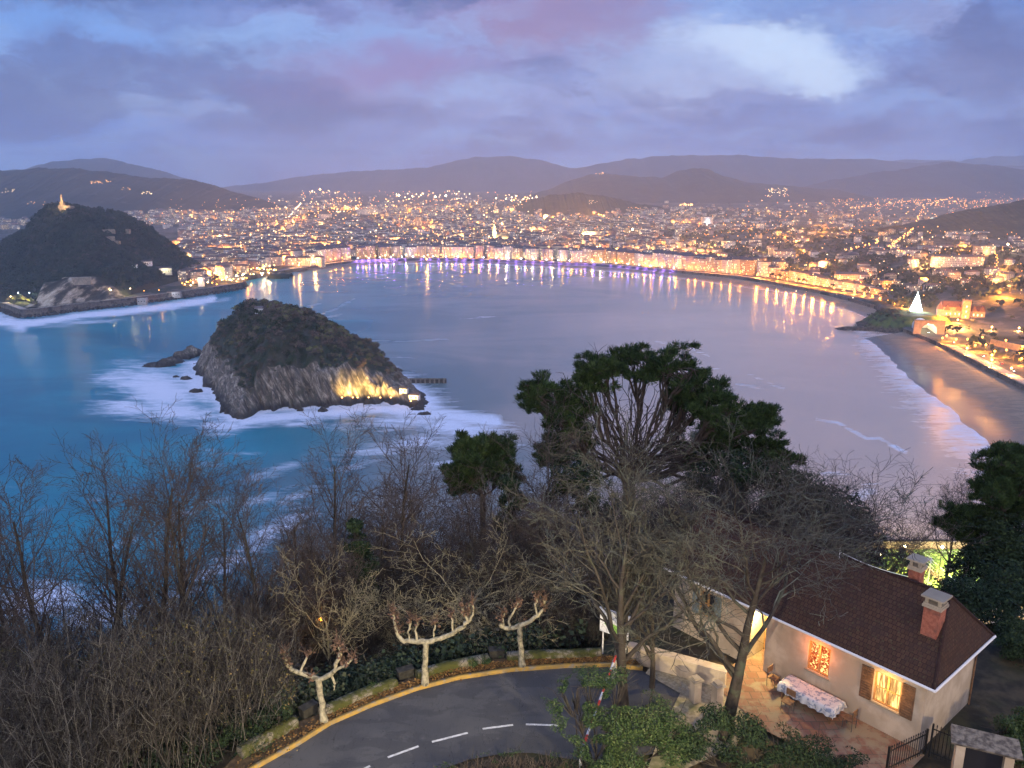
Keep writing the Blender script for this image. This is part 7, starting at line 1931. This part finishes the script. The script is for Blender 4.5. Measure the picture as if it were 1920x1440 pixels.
X2 = np.clip(X, -1.29, 1.29)+np.sign(X)*ex*.25*(1+np.sin(Y*19)); Y2 = np.clip(Y, -.49, .49)+np.sign(Y)*ey*.25*(1+np.sin(X*17)); 
o = link('tablecloth', gridmesh('tablecloth', X2, Y2, dz+(fbm(X*3, Y*3, 2, 3)-.5)*.02, smooth=True), M['cloth'], None, (q.x, q.y, TZ)); o.rotation_euler.z = HRZ; tag(o, 'white and blue patterned cloth draped over the garden table', 'tablecloth')
gc = 'folding chairs around the garden table'
for (a, b, rz_, lab) in ((-1.75, 0, math.pi/2, 'folding garden chair at the window end of the table'),(1.85,.1,-math.pi/2,'folding garden chair at the porch end of the table'),(.5,-.95*1,math.pi,'folding garden chair on the road side of the table')):
    w_ = q+U_*a+V_*(b); root = empty('garden_chair', (w_.x, w_.y, TZ), HRZ+rz_, lab, 'chair', gc)
    m_ = MB(); m_.box((0,0,.45), (.42,.42,.03)); m_.build('seat', M['timber'], root); m_ = MB(); m_.box((0,.2,.78), (.42,.03,.28)); m_.build('backrest', M['timber'], root)
    for sx in (-.19,.19): m_ = MB(); m_.tube((sx,.2,0), (sx,.21,.92), .015, .015, 5); m_.tube((sx,-.2,0), (sx,-.18,.45), .015, .015, 5); m_.build('leg_frame', M['pole'], root)
# black picket fence and gate near the right corner
M['iron'] = material('black_iron', base=(.012,.012,.012,1), rough=.5)
def fence(name, a, b, h, label, cat, z=178.1, step=.13):
    p, q_ = G(*a, z), G(*b, z); d = q_-p; root = empty(name, p, math.atan2(d.y, d.x), label, cat); L = d.length
    m_ = MB()
    for zz in (.15, h-.15): m_.box((L/2, 0, zz), (L, .03, .04))
    m_.build('rail', M['iron'], root); m_ = MB(); n_ = int(L/step)
    for i in range(n_+1): m_.tube((i*L/n_,0,0), (i*L/n_,0,h), .014, .014, 5); m_.lathe((i*L/n_,0,h), [(.02,0),(.024,.03),(.004,.09)], 5)
    m_.build('pickets', M['iron'], root)
    for x in (0, L): m_ = MB(); m_.box((x,0,h/2), (.07,.07,h+.15)); m_.build('post', M['iron'], root)
    return root
fence('picket_fence', (1662,1447), (1733,1413), 1.05, 'black iron picket fence running toward the near house corner', 'fence')
fence('iron_gate', (1742,1416), (1792,1436), 1.35, 'black iron gate between the house corner and the gatehouse', 'gate')
# gatehouse with stone slab roof
gq = G(1838, 1452, 178.6); root = empty('gatehouse', (gq.x, gq.y, 178.0), -.42, 'small gatehouse with rough stone slab roof in the bottom right corner', 'gatehouse')
m_ = MB(); m_.box((-.78,0,.9), (.3,.5,1.9)); m_.box((.78,0,.9), (.3,.5,1.9)); m_.build('pillar', M['render_cream'], root)
m_ = MB(); m_.box((0,.12,.85), (1.28,.1,1.7)); m_.build('door', M['glass_dark'], root)
m_ = MB(); m_.hexa([(-1.12,-.42,1.86),(1.12,-.42,1.86),(1.12,.5,1.92),(-1.12,.5,1.92)], [(-1.15,-.45,1.95),(1.15,-.45,1.95),(1.1,.5,2.10),(-1.1,.5,2.10)]); m_.build('roof', noisy('rough_stone_slab', (.06,.05,.042), (.19,.165,.13), 5, bmp=.9, bdist=.06), root)
# information board
bq = G(1128, 1223, 178.2); root = empty('information_board', bq, -.62, 'white information board with green map standing behind the verge', 'sign')
for x in (.05, 1.25): m_ = MB(); m_.tube((x,0,-.3), (x,0,2.35), .035, .035, 8); m_.build('post', M['gutter'], root)
m_ = MB(); m_.box((.65,-.05,1.75), (1.5,.05,1.15)); bd = m_.build('panel', M['white_paint'], root)
m_ = MB(); gg = random.Random(4)
P = [(.65+math.cos(a)*(.42+.14*math.sin(3*a)), -.078, 1.55+math.sin(a)*(.22+.06*math.cos(2*a+1))) for a in np.linspace(0, 2*math.pi, 28, endpoint=False)]; m_.add(P, [tuple(range(28))]); m_.build('map', material('map_green', base=(.22,.42,.08,1), rough=.5), bd)
m_ = MB()
for i_ in range(7): m_.box((.45+gg.uniform(-.2,.3), -.079, 1.95+i_*.045), (gg.uniform(.5,.85), .004, .014))
m_.build('text_lines', material('print_grey', base=(.2,.22,.25,1)), bd)
m_ = MB(); m_.box((.65,-.05,2.36), (1.62,.12,.05)); m_.build('cap_rail', M['gutter'], root)
# striped barrier across the private drive
p, q_ = G(1152, 1238, 178.95), G(1089, 1412, 178.95); d = q_-p; L = d.length
root = empty('barrier', (p.x, p.y, 178.02), math.atan2(d.y, d.x), 'red and white striped barrier arm lowered across the drive', 'barrier')
m_ = MB(); m_.box((0,0,.45), (.16,.18,.9)); m_.build('post', M['concrete'], root)
m_ = MB(); m_.box((L,0,.43), (.08,.08,.86)); m_.build('rest', M['white_paint'], root)
M['red_paint'] = material('red_paint', base=(.5,.04,.03,1), rough=.45)
m_ = MB(); m_.mi = 0; n_ = 12
for i in range(n_): m_.mi = i % 2; m_.tube((-.3+i*(L+.4)/n_,0,.95), (-.3+(i+1)*(L+.4)/n_,0,.95), .05, .05, 8)
m_.build('arm', [M['red_paint'], M['white_paint']], root)
m_ = MB(); m_.box((-.45,0,.95), (.3,.16,.26)); m_.build('counterweight', M['pole'], root)
# little orange lamp among the trunks
lq = D(601, 1161, 40); root = empty('lantern_post', (lq.x, 40, gzf(lq.x, 40)), 0, 'small orange lantern glowing low among the trunks', 'lamp'); hh = lq.z-gzf(lq.x, 40)
m_ = MB(); m_.tube((0,0,-.3), (0,0,hh), .04, .03, 6); m_.build('pole', M['pole'], root); m_ = MB(); m_.lathe((0,0,hh), [(.03,.1),(.09,.05),(.10,-.05),(.03,-.1)], 8); m_.build('lantern', emis('orange_lantern_glow', (1,.36,.03), 14), root)
local_point(root, (0,-.3,hh), 60, (1,.42,.06), .1)

# ------------------------------------------------------------------ sports ground at the foot of the hill
c0 = G(1745, 1052, 8)
quadsheet('sports_ground', [(c0.x-75, c0.y-60), (c0.x+95, c0.y-60), (c0.x+95, c0.y+19), (c0.x-75, c0.y+19)], 7.4, noisy('ground_clay', (.30,.22,.12), (.38,.28,.16), .1, coord='pos'))
for i_, (dx, dy, lab) in enumerate(((-24,-8,'lit green court at the left of the sports ground below the hill'),(14,-8,'lit green court in the middle of the sports ground below the hill'),(52,-8,'lit green court at the right of the sports ground below the hill'))):
    root = empty('tennis_court', (c0.x+dx, c0.y+dy, 7.41), 0, lab, 'court', 'courts of the sports ground')
    m_ = MB(); m_.box((0,0,.02), (34,46,.05)); m_.build('surface', noisy('court_green', (.22,.36,.08), (.28,.42,.10), .2), root)
    m_ = MB()
    for x in (-12, 12): m_.box((x,0,.06), (.35,40,.02))
    for y in (-20, 0, 20): m_.box((0,y,.065), (24,.35,.02))
    m_.build('line_marking', M['white_paint'], root)
for px, py, w, lab in ((1697,1024,60000,'left floodlight mast of the sports ground'),(1767,1026,40000,'right floodlight mast of the sports ground'),(1650,1040,20000,'short floodlight mast at the left end of the sports ground'),(1860,1046,20000,'floodlight mast behind the evergreens of the sports ground')):
    q = D(px, py, c0.y-22); root = empty('floodlight_mast', (q.x, q.y, 7.4), 0, lab, 'floodlight', 'floodlight masts of the sports ground'); h = q.z-7.4
    m_ = MB(); m_.tube((0,0,0), (0,0,h), .25, .15, 6); m_.build('mast', M['pole'], root); m_ = MB(); m_.lathe((0,0,h), [(.3,-.6),(.75,0),(.3,.6)], 8); m_.build('lamp_head', emis('floodlight_glow', (1,.85,.5), 40), root)
    point((0,3,h+.6), w*.5, (1,.80,.34), .6, root)
m_ = MB(); m_.box((0,0,1.5), (165,.6,3.4)); m_.box((0,0,3.3), (166,.9,.25)); o = m_.build('boundary_wall', M['render_cream'], None, loc=(c0.x+10, c0.y+17.5, 7.4)); tag(o, 'long pale boundary wall closing the lit sports ground toward the beach', 'wall')

# unseen floodlights added on and beside the lookout tower, lighting bend, trees and house
def spot(loc, tgt, w, col, ang, r=.25, blend=.7):
    l = bpy.data.lights.new('unseen_floodlight', 'SPOT'); l.energy = w; l.color = col; l.spot_size = math.radians(ang); l.spot_blend = blend; l.shadow_soft_size = r
    o = bpy.data.objects.new('unseen_floodlight', l); COL.objects.link(o); o.location = loc; o.rotation_euler = (Vector(tgt)-Vector(loc)).to_track_quat('-Z', 'Y').to_euler(); return o
spot((11, 4, 189), (-3, 32, 178.5), 26000, (1,.80,.46), 58)
spot((-4, 2, 196), (2, 44, 184), 12000, (1,.86,.68), 100)
spot((-8, 0, 195), (-20, 34, 180), 5500, (1,.86,.66), 80)  # added to brighten the trees on the left

spot((26, 13, 185), (18.5, 29, 180), 3600, (1,.74,.44), 50)  # unseen lamp off to the right, not on the tower, for the house end wall
